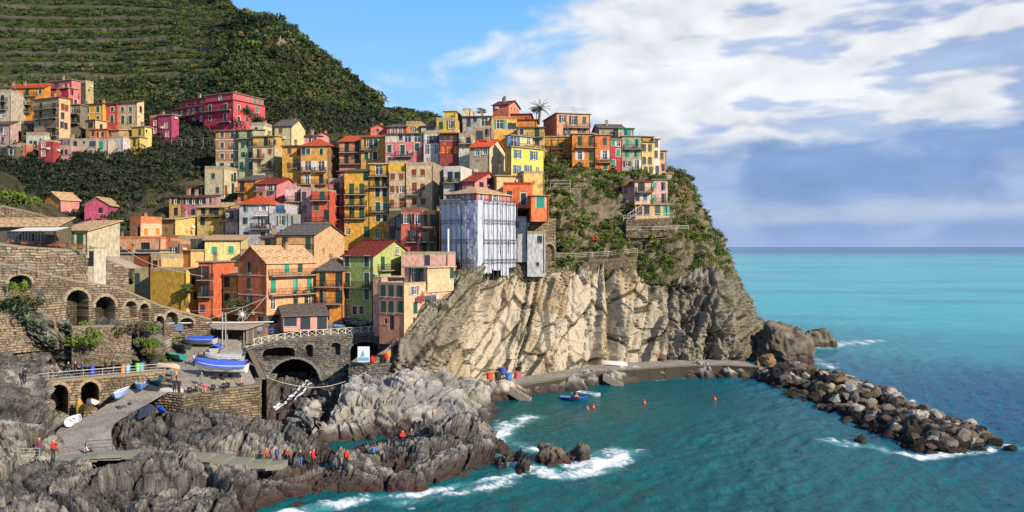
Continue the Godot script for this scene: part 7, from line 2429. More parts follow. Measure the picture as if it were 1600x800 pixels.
	# covered boats parked along the bridge fence
	for k in [[400, 519, 126, Color(0.50, 0.55, 0.62), "whitish covered boat, leftmost along the bridge fence"], [421, 520, 124.5, Color(0.05, 0.13, 0.60), "blue covered boat, second from the left along the fence"], [444, 518, 125, Color(0.05, 0.10, 0.55), "blue covered boat hunched in front of the porch"], [461, 517, 125.5, Color(0.36, 0.38, 0.36), "grey green covered boat in front of the porch"], [479, 516, 126, Color(0.05, 0.14, 0.66), "bright blue covered boat in front of the porch corner"], [496, 514, 126.5, Color(0.62, 0.63, 0.63), "white covered boat right of the bright blue one"], [509, 512, 127, Color(0.22, 0.25, 0.30), "slate grey covered boat right of the white one"], [527, 510, 128, Color(0.04, 0.16, 0.55), "blue covered boat between porch and green house"], [531, 515, 126.5, Color(0.20, 0.36, 0.44), "pale teal covered boat by the fence"], [563, 508, 128.5, Color(0.02, 0.14, 0.11), "dark green covered boat in front of the green house"], [548, 508, 130, Color(0.03, 0.06, 0.10), "navy covered boat beside the green house door"], [590, 512, 128, Color(0.04, 0.06, 0.14), "dark covered boat at the corner of the salmon house"]]:
		var q := hit(k[0], k[1] + 2, 117.0, 135.0)
		boat("covered_boat", k[4], q + Vector3(0, 0.12, 0), 0.5 + 0.5 * hashf(int(k[0]), 2), 3.9, Color(0.4, 0.4, 0.4), dark, Color(0.3, 0.3, 0.3), 0.0, 0.0, k[3])
	# afloat
	boat("fishing_boat", "dark blue fishing boat afloat in the cove with two people", G(897, 624, 0.0) + Vector3(0, -0.3, 0), 1.25, 4.4, Color(0.02, 0.06, 0.28), Color(0.10, 0.16, 0.30), Color(0.05, 0.16, 0.5), 0.0)
	boat("rowing_boat", "white and blue rowing boat afloat right of the dark blue one", G(921, 617, 0.0) + Vector3(0, -0.3, 0), 0.9, 4.2, Color(0.58, 0.62, 0.70), Color(0.22, 0.36, 0.62), white_, 0.0)
	boat("overturned_boat", "white upturned boat on the promenade under the cliff cleft", P(962, 570, 147) + Vector3(0, 0.7, 0), 1.2, 4.4, Color(0.62, 0.60, 0.60), dark, Color(0.5, 0.5, 0.5), PI)
	boat("dinghy", "small white dinghy stored against the cliff on the right of the promenade", P(1053, 557, 151) + Vector3(0, 0.2, 0), 0.4, 2.4, Color(0.60, 0.62, 0.66), dark, Color(0.5, 0.5, 0.5), 1.2)
	boat("dinghy", "ochre dinghy leaning upright against the walkway wall between the arches", P(123, 640, 92.5) + Vector3(0, 0.2, 0), 0.3, 2.3, Color(0.45, 0.27, 0.08), Color(0.36, 0.22, 0.08), Color(0.25, 0.14, 0.05), 0.0, -1.25)
	# gear on the promenade
	for k in [[765, 590, Color(0.55, 0.06, 0.03), "red tub on the promenade under the slabs"], [778, 588, Color(0.03, 0.03, 0.035), "black tub right of the red one on the promenade"], [786, 585, Color(0.03, 0.09, 0.4), "blue drum in the middle of the promenade gear"], [795, 589, Color(0.05, 0.16, 0.5), "right blue crate on the promenade"], [808, 587, Color(0.45, 0.07, 0.10), "reddish bin at the right of the promenade gear"], [857, 604, Color(0.08, 0.24, 0.52), "blue crate on the ledge by the water"]]:
		var mb := MB.new()
		mb.tube(Vector3.ZERO, Vector3(0, 0.95, 0), 0.5, 0.58, 10)
		mb.tube(Vector3(0, 0.95, 0), Vector3(0, 1.02, 0), 0.62, 0.62, 10)
		solo("tub", mb.mesh(mat("paint", (k[2] as Color).linear_to_srgb(), 0.5)), k[3], "tub", Transform3D(Basis(), hit(k[0], k[1] + 4, 125, 140) if k[0] < 850 else P(k[0], k[1] + 4, 134.2)))
	# buoys
	for k in [[927, 638, "orange buoy nearest the moored boats"], [1007, 631, "orange buoy in the middle of the cove"], [1117, 625, "orange buoy off the inner breakwater"], [918, 640, "small orange float beside the nearest buoy"]]:
		var mb := MB.new()
		mb.ball(Vector3.ZERO, Vector3(0.24, 0.26, 0.24), 8, 10)
		mb.tube(Vector3(0, 0.3, 0), Vector3(0, 0.55, 0), 0.06, 0.05, 6)
		solo("buoy", mb.mesh(mat("paint", srgb(0.75, 0.10, 0.02), 0.4)), k[2], "buoy", Transform3D(Basis(), G(k[0], k[1], 0.0) + Vector3(0, 0.15, 0)))

func kayak(at: Vector3, turn: float) -> void:
	var o := base("kayak", at, turn)
	o.basis = Basis(Vector3.UP, turn) * Basis(Vector3.BACK, 0.5)
	tag(o, "bright blue kayak lying below the quay wall", "kayak")
	var mb := MB.new()
	var n := 16
	for j in n:
		var z0 := (float(j) / n - 0.5) * 3.6
		var z1 := (float(j + 1) / n - 0.5) * 3.6
		var r0 := 0.02 + 0.33 * sqrt(maxf(0, 1.0 - pow(z0 / 1.8, 2)))
		var r1 := 0.02 + 0.33 * sqrt(maxf(0, 1.0 - pow(z1 / 1.8, 2)))
		mb.tube(Vector3(0, 0.05 * z0 * z0, z0), Vector3(0, 0.05 * z1 * z1, z1), r0, r1, 10, false)
	part("hull", mb.mesh(mat("paint", srgb(0.01, 0.12, 0.72), 0.35)), o)
	var cb := MB.new()
	cb.ball(Vector3(0, 0.30, 0.1), Vector3(0.22, 0.06, 0.5), 6, 12)
	part("cockpit", cb.mesh(mat("paint", srgb(0.01, 0.02, 0.06), 0.6)), o)

func trailer(at: Vector3, turn: float) -> void:
	var o := base("boat_trailer", at, turn)
	tag(o, "low steel trailer carrying the big white boat", "trailer")
	var mb := MB.new()
	for x in [-0.6, 0.6]:
		mb.cbox(Vector3(x, 0.55, 0), Vector3(0.1, 0.12, 5.2))
	for z in [-2.2, -0.5, 1.2, 2.4]:
		mb.cbox(Vector3(0, 0.55, z), Vector3(1.2, 0.1, 0.1))
		mb.cbox(Vector3(0, 0.70, z), Vector3(0.8, 0.18, 0.14))
	part("frame", mb.mesh(iron()), o)
	for x in [-0.85, 0.85]:
		for z in [-0.9, 0.3]:
			var wb := MB.new()
			wb.tube(Vector3(x - 0.1, 0.32, z), Vector3(x + 0.1, 0.32, z), 0.32, 0.32, 14)
			part("wheel", wb.mesh(mat("paint", srgb(0.02, 0.02, 0.02), 0.8)), o)

# ---------------------------------------------------------------- people
var poses := {}

func bone_set(pose: String) -> Array:
	# joints: [from, to, r0, r1, stuff]  stuff: 0 skin, 1 hair, 2 jacket, 3 trousers, 4 shoes
	var j := {"pel": Vector3(0, 0.93, 0), "chest": Vector3(0, 1.30, 0.0), "neck": Vector3(0, 1.47, 0.0), "head": Vector3(0, 1.63, 0.02),
		"shl": Vector3(-0.19, 1.40, 0), "shr": Vector3(0.19, 1.40, 0), "ell": Vector3(-0.26, 1.12, -0.03), "elr": Vector3(0.26, 1.12, -0.03), "hal": Vector3(-0.26, 0.88, 0.08), "har": Vector3(0.26, 0.88, 0.08),
		"hil": Vector3(-0.10, 0.90, 0), "hir": Vector3(0.10, 0.90, 0), "knl": Vector3(-0.11, 0.49, 0.03), "knr": Vector3(0.11, 0.49, 0.03), "anl": Vector3(-0.11, 0.08, -0.02), "anr": Vector3(0.12, 0.08, -0.02)}
	match pose:
		"walk":
			j.knl = Vector3(-0.11, 0.50, 0.17); j.anl = Vector3(-0.11, 0.10, 0.24); j.knr = Vector3(0.11, 0.49, -0.03); j.anr = Vector3(0.11, 0.12, -0.32)
			j.ell = Vector3(-0.26, 1.13, -0.12); j.hal = Vector3(-0.25, 0.90, -0.10); j.elr = Vector3(0.26, 1.13, 0.06); j.har = Vector3(0.24, 0.93, 0.24)
		"photo":
			j.ell = Vector3(-0.25, 1.16, 0.10); j.hal = Vector3(-0.09, 1.44, 0.28); j.elr = Vector3(0.25, 1.16, 0.10); j.har = Vector3(0.09, 1.44, 0.28)
		"lean":
			j.chest = Vector3(0, 1.26, 0.10); j.neck = Vector3(0, 1.42, 0.16); j.head = Vector3(0, 1.57, 0.21)
			j.shl = Vector3(-0.19, 1.35, 0.13); j.shr = Vector3(0.19, 1.35, 0.13); j.ell = Vector3(-0.26, 1.10, 0.24); j.elr = Vector3(0.26, 1.10, 0.24); j.hal = Vector3(-0.16, 1.04, 0.45); j.har = Vector3(0.16, 1.04, 0.45)
		"sit":
			var s := Vector3(0, -0.78, 0)
			for k in ["pel", "chest", "neck", "head", "shl", "shr", "ell", "elr", "hil", "hir"]: j[k] += s
			j.knl = Vector3(-0.12, 0.42, 0.36); j.knr = Vector3(0.12, 0.42, 0.36); j.anl = Vector3(-0.13, 0.06, 0.58); j.anr = Vector3(0.13, 0.06, 0.58)
			j.hal = Vector3(-0.10, 0.42, 0.34); j.har = Vector3(0.10, 0.42, 0.34); j.ell.z = 0.08; j.elr.z = 0.08
	var b := [
		[j.pel, j.chest, 0.135, 0.155, 2], [j.chest, j.neck, 0.14, 0.065, 2], [j.neck, j.head, 0.055, 0.06, 0], [j.head, j.head + Vector3(0, 0.05, 0.0), 0.098, 0.095, 0], [j.head + Vector3(0, 0.075, -0.025), j.head + Vector3(0, 0.0, -0.05), 0.090, 0.085, 1],
		[j.head + Vector3(0, -0.01, 0.10), j.head + Vector3(0, -0.03, 0.115), 0.018, 0.020, 0],
		[j.shl, j.ell, 0.070, 0.056, 2], [j.shr, j.elr, 0.070, 0.056, 2], [j.ell, j.hal, 0.054, 0.040, 2], [j.elr, j.har, 0.054, 0.040, 2],
		[j.hal, j.hal + (j.hal - j.ell).normalized() * 0.08, 0.036, 0.032, 0], [j.har, j.har + (j.har - j.elr).normalized() * 0.08, 0.036, 0.032, 0],
		[j.shl, j.shr, 0.075, 0.075, 2], [j.hil, j.hir, 0.125, 0.125, 3],
		[j.hil, j.knl, 0.095, 0.068, 3], [j.hir, j.knr, 0.095, 0.068, 3], [j.knl, j.anl, 0.066, 0.050, 3], [j.knr, j.anr, 0.066, 0.050, 3],
		[j.anl, j.anl + Vector3(0, -0.035, 0.17), 0.050, 0.040, 4], [j.anr, j.anr + Vector3(0, -0.035, 0.17), 0.050, 0.040, 4]]
	return [b, j]

func capsule(p: Vector3, a: Vector3, b: Vector3, r0: float, r1: float) -> float:
	var d := b - a
	var t := clampf((p - a).dot(d) / maxf(d.length_squared(), 1e-6), 0, 1)
	return p.distance_to(a + d * t) - lerpf(r0, r1, t)

func pose_mesh(pose: String) -> Array:
	if poses.has(pose): return poses[pose]
	var set_ := bone_set(pose)
	var bones: Array = set_[0]
	var c := 0.034
	var lo := Vector3(-0.45, -0.05, -0.50)
	var nx := 27
	var ny := 55
	var nzz := 38
	var f := PackedFloat32Array()
	f.resize(nx * ny * nzz)
	f.fill(1.0)
	for bone in bones:
		var a: Vector3 = bone[0]
		var b: Vector3 = bone[1]
		var r0: float = bone[2]
		var r1: float = bone[3]
		var rr := maxf(r0, r1) + 0.10
		var mn := (a.min(b) - Vector3.ONE * rr - lo) / c
		var mx := (a.max(b) + Vector3.ONE * rr - lo) / c
		for z in range(maxi(0, int(mn.z)), mini(nzz, int(mx.z) + 2)):
			for y in range(maxi(0, int(mn.y)), mini(ny, int(mx.y) + 2)):
				for x in range(maxi(0, int(mn.x)), mini(nx, int(mx.x) + 2)):
					var k := (z * ny + y) * nx + x
					var d := capsule(lo + Vector3(x, y, z) * c, a, b, r0, r1)
					var q := f[k]
					var h := clampf(0.5 + 0.5 * (q - d) / 0.035, 0, 1)
					f[k] = lerpf(q, d, h) - 0.035 * h * (1.0 - h)
	# surface nets
	var verts := PackedVector3Array()
	var id := PackedInt32Array()
	id.resize(f.size())
	id.fill(-1)
	var offs := [0, 1, nx, nx + 1, nx * ny, nx * ny + 1, nx * ny + nx, nx * ny + nx + 1]
	for z in nzz - 1:
		for y in ny - 1:
			for x in nx - 1:
				var k := (z * ny + y) * nx + x
				var m := 0
				for e in 8:
					if f[k + offs[e]] < 0: m |= 1 << e
				if m == 0 or m == 255: continue
				var sum := Vector3.ZERO
				var cnt := 0
				for e in 8:
					for axis in 3:
						var g := e | (1 << axis)
						if g == e: continue
						var va := f[k + offs[e]]
						var vb := f[k + offs[g]]
						if (va < 0) != (vb < 0):
							var t := va / (va - vb)
							var pa := Vector3(e & 1, (e >> 1) & 1, e >> 2)
							var pb := Vector3(g & 1, (g >> 1) & 1, g >> 2)
							sum += pa.lerp(pb, t)
							cnt += 1
				id[k] = verts.size()
				verts.append(lo + (Vector3(x, y, z) + sum / cnt) * c)
	var idx := PackedInt32Array()
	var step_ := [1, nx, nx * ny]
	for z in range(1, nzz - 1):
		for y in range(1, ny - 1):
			for x in range(1, nx - 1):
				var k := (z * ny + y) * nx + x
				for axis in 3:
					var a := f[k] < 0
					if a == (f[k + step_[axis]] < 0): continue
					var u: int = step_[(axis + 1) % 3]
					var v: int = step_[(axis + 2) % 3]
					var q := [id[k], id[k - u], id[k - u - v], id[k - v]]
					if -1 in q: continue
					if a: idx.append_array([q[0], q[2], q[1], q[0], q[3], q[2]])
					else: idx.append_array([q[0], q[1], q[2], q[0], q[2], q[3]])
	var nrm := PackedVector3Array()
	nrm.resize(verts.size())
	for t in range(0, idx.size(), 3):
		var n := (verts[idx[t + 2]] - verts[idx[t]]).cross(verts[idx[t + 1]] - verts[idx[t]])
		for e in 3: nrm[idx[t + e]] += n
	var what := PackedInt32Array()
	for k in verts.size():
		nrm[k] = nrm[k].normalized()
		var best := 9.0
		var w := 2
		for bone in bones:
			var d := capsule(verts[k], bone[0], bone[1], bone[2], bone[3])
			if d < best:
				best = d
				w = bone[4]
		what.append(w)
	# five fingers to each hand
	var fb := MB.new()
	for side in ["l", "r"]:
		var e: Vector3 = set_[1]["el" + side]
		var h: Vector3 = set_[1]["ha" + side]
		var d := (h - e).normalized()
		var across := d.cross(Vector3.RIGHT).normalized()
		var palm := h + d * 0.10
		for j in 4:
			var p := palm + across * (j - 1.5) * 0.019
			var q: Vector3 = p + d * [0.038, 0.044, 0.041, 0.030][j]
			var inw := Vector3(-signf(h.x), 0, 0) * 0.012
			fb.tube(p - d * 0.03, q, 0.0095, 0.009, 5)
			fb.tube(q, q + (d + inw * 30.0).normalized() * 0.032, 0.009, 0.007, 5)
		fb.tube(h + d * 0.04 + across * 0.03, h + d * 0.085 + across * 0.062, 0.011, 0.009, 5)
	poses[pose] = [verts, nrm, idx, what, fb, set_[1]]
	return poses[pose]

func person(label: String, at: Vector3, turn: float, pose: String, jacket: Color, trousers: Color, hair := Color(0.02, 0.015, 0.01), extra := "", group := "") -> void:
	var g := pose_mesh(pose)
	var mb := MB.new()
	mb.v = g[0].duplicate()
	mb.n = g[1].duplicate()
	mb.i = g[2].duplicate()
	mb.t.resize(mb.v.size())
	var cols := [Color(0.46, 0.27, 0.19), hair, jacket, trousers, Color(0.03, 0.03, 0.03)]
	for k in g[3]: mb.c.append(cols[k])
	var fb: MB = g[4]
	var off := mb.v.size()
	mb.v.append_array(fb.v)
	mb.n.append_array(fb.n)
	mb.t.append_array(fb.t)
	for k in fb.v.size(): mb.c.append(cols[0])
	for k in fb.i: mb.i.append(k + off)
	var o := solo("person", mb.mesh(mat("vc", Color(1, 1, 1), 0.85)), label, "person", Transform3D(Basis(Vector3.UP, turn), at), group)
	var j: Dictionary = g[5]
	if extra.begins_with("pack"):
		var pb := MB.new()
		var c: Vector3 = j.chest + Vector3(0, -0.05, -0.22)
		pb.ball(c, Vector3(0.16, 0.24, 0.11), 8, 10)
		for s in [-0.11, 0.11]:
			pb.tube(c + Vector3(s, 0.16, 0.05), j.chest + Vector3(s, 0.14, 0.06), 0.025, 0.025, 5)
		var pc := Color(0.05, 0.14, 0.5) if extra == "packblue" else Color(0.5, 0.5, 0.52) if extra == "packwhite" else Color(0.04, 0.04, 0.04)
		part("backpack", pb.mesh(mat("cloth", pc.linear_to_srgb(), 0.8)), o)
	elif extra == "hood":
		var pb := MB.new()
		pb.ball(j.head + Vector3(0, 0.04, -0.03), Vector3(0.125, 0.15, 0.12), 8, 10)
		part("hood", pb.mesh(mat("cloth", jacket.linear_to_srgb(), 0.8)), o)

func make_people() -> void:
	var k := Color(0.02, 0.02, 0.025)
	var jean := Color(0.035, 0.06, 0.13)
	var red := Color(0.55, 0.02, 0.02)
	var grey := Color(0.16, 0.16, 0.17)
	var blond := Color(0.25, 0.15, 0.06)
	person("person in a dark hood leaning on the rail at the left end of the walkway", hit(38, 600, 84), 0.9, "lean", k, k, k, "hood")
	person("person in dark grey with hands on the walkway railing, furthest left", hit(88, 590, 88), 0.5, "lean", grey, k)
	person("person in black on the walkway above the left arch", hit(107, 588, 88), 0.2, "stand", k, jean)
	person("person in black beside the one above the left arch", hit(118, 587, 88), -0.4, "stand", k, k)
	person("person in a navy jacket on the walkway between the arches", hit(128, 587, 88), 2.6, "walk", Color(0.03, 0.06, 0.2), k)
	person("person in black above the right arch, left of a pair", hit(165, 584, 90), 2.4, "stand", k, k)
	person("person in a dark coat, right of the pair above the right arch", hit(177, 583, 90), 2.0, "stand", Color(0.05, 0.05, 0.06), grey, k, "packblack")
	person("person in a dark red top on the rock left of the slipway foot", hit(61, 716, 68), 0.4, "stand", Color(0.16, 0.03, 0.05), jean)
	person("person in a bright red jacket taking a photo at the slipway foot", hit(83, 716, 68), 1.2, "photo", red, k)
	person("person in a pale top sitting by the short slipway railing", hit(134, 708, 70), 2.4, "sit", Color(0.55, 0.42, 0.42), k, k)
	person("person with a white backpack on the quay beside the white boat", hit(304, 572, 95), 2.9, "stand", Color(0.22, 0.24, 0.42), k, k, "packwhite")
	person("person in black just right of the white backpack", hit(310, 572, 95), 3.2, "stand", k, k)
	person("person in black alone left of the big white boat", hit(315.5, 571, 95), 0.3, "stand", k, k)
	person("person in jeans and dark jacket by the overturned beige boat", hit(268, 598, 92), 1.8, "stand", Color(0.10, 0.10, 0.11), jean)
	person("person in an orange tan coat by the overturned beige boat", hit(275.5, 598, 92), -1.4, "stand", Color(0.55, 0.23, 0.10), k, blond)
	person("person in black at the quay edge, left of a close pair", hit(273, 614, 92), 0.4, "stand", k, k)
	person("person in dark purple at the quay edge, right of the close pair", hit(280, 614, 92), -0.3, "stand", Color(0.05, 0.03, 0.06), k)
	person("person in grey walking in front of the boat trailer", hit(315, 603, 92), 1.4, "walk", grey, grey)
	person("person in red sitting at the middle of the quay edge", hit(319.5, 611, 92), 0.2, "sit", Color(0.45, 0.03, 0.04), Color(0.3, 0.3, 0.32))
	person("person in black sitting low at the left of the quay edge", hit(296, 613.5, 92), 0.5, "sit", k, k)
	person("person in brown sitting between the black and the red sitter", hit(307, 612.5, 92), -0.3, "sit", Color(0.10, 0.07, 0.05), k)
	person("person in black sitting alone right of the red sitter", hit(333, 609, 92), 0.3, "sit", k, k)
	person("person in black sitting, left one of the pair on the quay edge", hit(350, 607, 92), 0.2, "sit", k, k)
	person("person in black sitting, right one of the pair on the quay edge", hit(356.5, 606, 92), -0.2, "sit", Color(0.03, 0.03, 0.035), k)
	person("person in a pinkish top at the right corner of the quay", hit(377, 602, 92), 0.6, "sit", Color(0.30, 0.16, 0.18), Color(0.2, 0.12, 0.10), blond)
	person("person in orange red at the end of the stepped path", hit(416.5, 731, 70), 0.8, "stand", Color(0.34, 0.09, 0.04), k)
	person("person in blue grey near the end of the stepped path", hit(433, 727, 70), -0.5, "stand", Color(0.07, 0.12, 0.28), jean)
	person("person in red sitting on the rocks past the stepped path", hit(449, 725, 70), 0.5, "sit", Color(0.28, 0.02, 0.03), k)
	person("person in a dark top and blue trousers on the shore rocks", hit(469, 732, 70), 0.2, "stand", k, Color(0.06, 0.14, 0.42))
	person("person in dark green standing beside the blue backpack", hit(484.5, 731, 70), 1.0, "stand", Color(0.03, 0.05, 0.03), k)
	person("person in red with a blue backpack on the shore rocks", hit(489.7, 731, 70), 1.4, "stand", red, k, k, "packblue")
	person("person in a bright red jacket alone in the middle of the shore rocks", hit(541, 732, 70), 2.8, "stand", Color(0.75, 0.03, 0.02), k)
	person("person in blue sitting with the back to the photo on the point", hit(584, 712, 74), 3.0, "sit", Color(0.05, 0.18, 0.42), k)
	person("person in black on the point beside the red sitter", hit(616, 692, 76), 0.6, "stand", k, k)
	person("person in bright red sitting on the point under the pale rock", hit(629, 686, 76), 0.2, "sit", Color(0.75, 0.03, 0.02), k)
	person("person in brown sitting right of the red one on the point", hit(643, 683, 78), -0.4, "sit", Color(0.16, 0.10, 0.08), k)
	person("person in black standing highest on the point", hit(662, 668, 80), 0.9, "stand", k, k)
	person("person in a pinkish top taking a photo at the far end of the point", hit(677, 663, 80), 1.6, "photo", Color(0.42, 0.20, 0.18), grey)
	person("person in orange sitting in the dark blue fishing boat", G(901, 624, 0.35), 0.4, "sit", Color(0.5, 0.18, 0.05), k)
	person("person in dark clothes rowing the dark blue fishing boat", G(893, 623, 0.35), 1.0, "sit", k, k)

# ---------------------------------------------------------------- other things of the place
func make_scaffold() -> void:
	# sheets hung on a builders' frame round the pink house
	var a := P(697, 424, 142.5)
	var th := deg_to_rad(-38.0)
	var U := Vector3(cos(th), 0, -sin(th))
	var N := Vector3(sin(th), 0, cos(th))
	var w := plane_hit(a, U, 745, 424).x
	var L := plane_hit(a + U * w, -N, 797, 424).x
	var o := base("scaffolding", a, th)
	tag(o, "tall steel scaffolding hung with white sheets round the pink house", "scaffolding")
	var H := (424 - 314) / F * 142.5
	var steel := mat("metal", srgb(0.07, 0.075, 0.085), 0.5)
	var cloth := mat("cloth", srgb(0.46, 0.51, 0.60), 0.8, "sheet")
	cloth.backlight_enabled = true
	cloth.backlight = Color(0.3, 0.3, 0.3)
	var e := 1.3
	# [face, from, to, foot, top]
	var panels := [["f", 0.0, 0.36, 2.1, 0.0], ["f", 0.36, 0.66, 2.1, 0.0], ["f", 0.68, 1.0 + 1.3 / w, -0.3, 0.2], ["r", -1.3 / L, 0.26, 0.1, 0.2], ["r", 0.28, 0.53, 0.6, 0.1], ["r", 0.55, 0.78, -0.4, 0.3], ["r", 0.78, 1.0, 1.0, 0.2]]
	var r := RandomNumberGenerator.new()
	r.seed = 4
	for p in panels:
		var mb := MB.new()
		var o0 := Vector3(0, 0, e) if p[0] == "f" else Vector3(w + e, 0, 0)
		var ax := Vector3(1, 0, 0) if p[0] == "f" else Vector3(0, 0, -1)
		var out := Vector3(0, 0, 1) if p[0] == "f" else Vector3(1, 0, 0)
		var span: float = w if p[0] == "f" else L
		var n := 8
		var m := 26
		var g := []
		for j in m + 1:
			var row := []
			for i in n + 1:
				var x: float = lerpf(p[1], p[2], float(i) / n) * span
				var y: float = lerpf(p[3], H - p[4], float(j) / m)
				var bow := 0.10 * sin(PI * i / n) + nz.a.get_noise_3dv(Vector3(x * 0.5, y * 0.35, p[1] * 9.0)) * 0.22
				row.append(o0 + ax * x + out * bow + Vector3(0, y - (0.5 * absf(sin(i * 1.3)) if j == 0 else 0.0), 0))
			g.append(row)
		for j in m:
			for i in n:
				mb.quad(g[j][i], g[j][i + 1], g[j + 1][i + 1], g[j + 1][i])
		part("sheet", mb.mesh(cloth), o)
	# bright border of fresh sheet at the top of the left face
	var bb := MB.new()
	bb.box(Vector3(-0.1, H - 1.1, e + 0.18), Vector3(w * 0.66, 0, 0), Vector3(0, 1.25, 0), Vector3(0, 0, 0.03))
	part("sheet", bb.mesh(mat("cloth", srgb(0.55, 0.54, 0.49), 0.8)), o)
	# the frame in front of the sheets
	for f in [["f", w, [0.0, 0.18, 0.36, 0.54, 0.68, 0.88, 1.08]], ["r", L, [0.0, 0.14, 0.27, 0.40, 0.54, 0.66, 0.78, 0.9, 1.0]]]:
		var o0 := Vector3(0, 0, e + 0.35) if f[0] == "f" else Vector3(w + e + 0.35, 0, 0)
		var ax := Vector3(1, 0, 0) if f[0] == "f" else Vector3(0, 0, -1)
		var us: Array = f[2]
		for u in us:
			var mb := MB.new()
			mb.tube(o0 + ax * u * f[1] + Vector3(0, -1.5, 0), o0 + ax * u * f[1] + Vector3(0, H + 0.9, 0), 0.06, 0.06, 6)
			part("standard", mb.mesh(steel), o)
		for lev in [0, 2, 4, 6]:
			var y: float = 1.6 + lev * 1.72
			if y > H: continue
			var mb := MB.new()
			mb.tube(o0 + ax * us[0] * f[1] + Vector3(0, y, 0), o0 + ax * us[-1] * f[1] + Vector3(0, y, 0), 0.045, 0.045, 5)
			mb.tube(o0 + ax * us[0] * f[1] + Vector3(0, y + 0.55, 0), o0 + ax * us[-1] * f[1] + Vector3(0, y + 0.55, 0), 0.045, 0.045, 5)
			for q in us.size() - 1:
				var x0: float = us[q] * f[1]
				var x1: float = us[q + 1] * f[1]
				var xm := (x0 + x1) / 2
				if lev % 2 == 0:
					mb.tube(o0 + ax * x0 + Vector3(0, y, 0), o0 + ax * xm + Vector3(0, y + 0.55, 0), 0.03, 0.03, 4)
					mb.tube(o0 + ax * xm + Vector3(0, y + 0.55, 0), o0 + ax * x1 + Vector3(0, y, 0), 0.03, 0.03, 4)
			part("truss", mb.mesh(steel), o)
		for q in range(1, us.size() - 1, 2):
			var mb := MB.new()
			mb.tube(o0 + ax * us[q] * f[1] + Vector3(0, 6.0, 0.06), o0 + ax * us[q + 1] * f[1] + Vector3(0, 1.2, 0.06), 0.035, 0.035, 4)
			part("brace", mb.mesh(steel), o)
	var cb := MB.new()
	cb.box(Vector3(-0.4, 1.1, e + 0.3), Vector3(3.6, 0, 0), Vector3(0, 0.9, 0), Vector3(0, 0, 1.0))
	part("debris_box", cb.mesh(mat("paint", srgb(0.50, 0.03, 0.03), 0.6)), o)
	var pb := MB.new()
	pb.tube(Vector3(w * 0.34, -0.4, e + 0.8), Vector3(w * 0.34, 7.5, e + 0.8), 0.16, 0.16, 8)
	part("rubble_chute", pb.mesh(mat("paint", srgb(0.66, 0.68, 0.70), 0.6)), o)
	# the open frame in front of the yellow wall further right
	var b := P(851, 264, 184.5)
	var s2 := base("scaffolding", b, 0.0)
	tag(s2, "bare brown scaffolding in front of the yellow wall with a green door", "scaffolding")
	var W := 43.0 / F * 184.5
	var rusty := mat("metal", srgb(0.12, 0.085, 0.06), 0.7)
	for u in [0.0, 0.25, 0.5, 0.75, 1.0]:
		for z in [0.0, 1.1]:
			var mb := MB.new()
			mb.tube(Vector3(u * W, -2, z), Vector3(u * W, 8.2, z), 0.06, 0.06, 6)
			part("standard", mb.mesh(rusty), s2)
	for lev in 4:
		var mb := MB.new()
		mb.cbox(Vector3(W / 2, 0.6 + lev * 2.0, 0.55), Vector3(W, 0.07, 1.0))
		part("deck", mb.mesh(mat("paint", srgb(0.22, 0.16, 0.10), 0.9)), s2)
		var rb := MB.new()
		for y in [0.5, 1.0]:
			rb.tube(Vector3(0, 0.6 + lev * 2.0 + y, 1.1), Vector3(W, 0.6 + lev * 2.0 + y, 1.1), 0.04, 0.04, 5)
		part("rail", rb.mesh(rusty), s2)

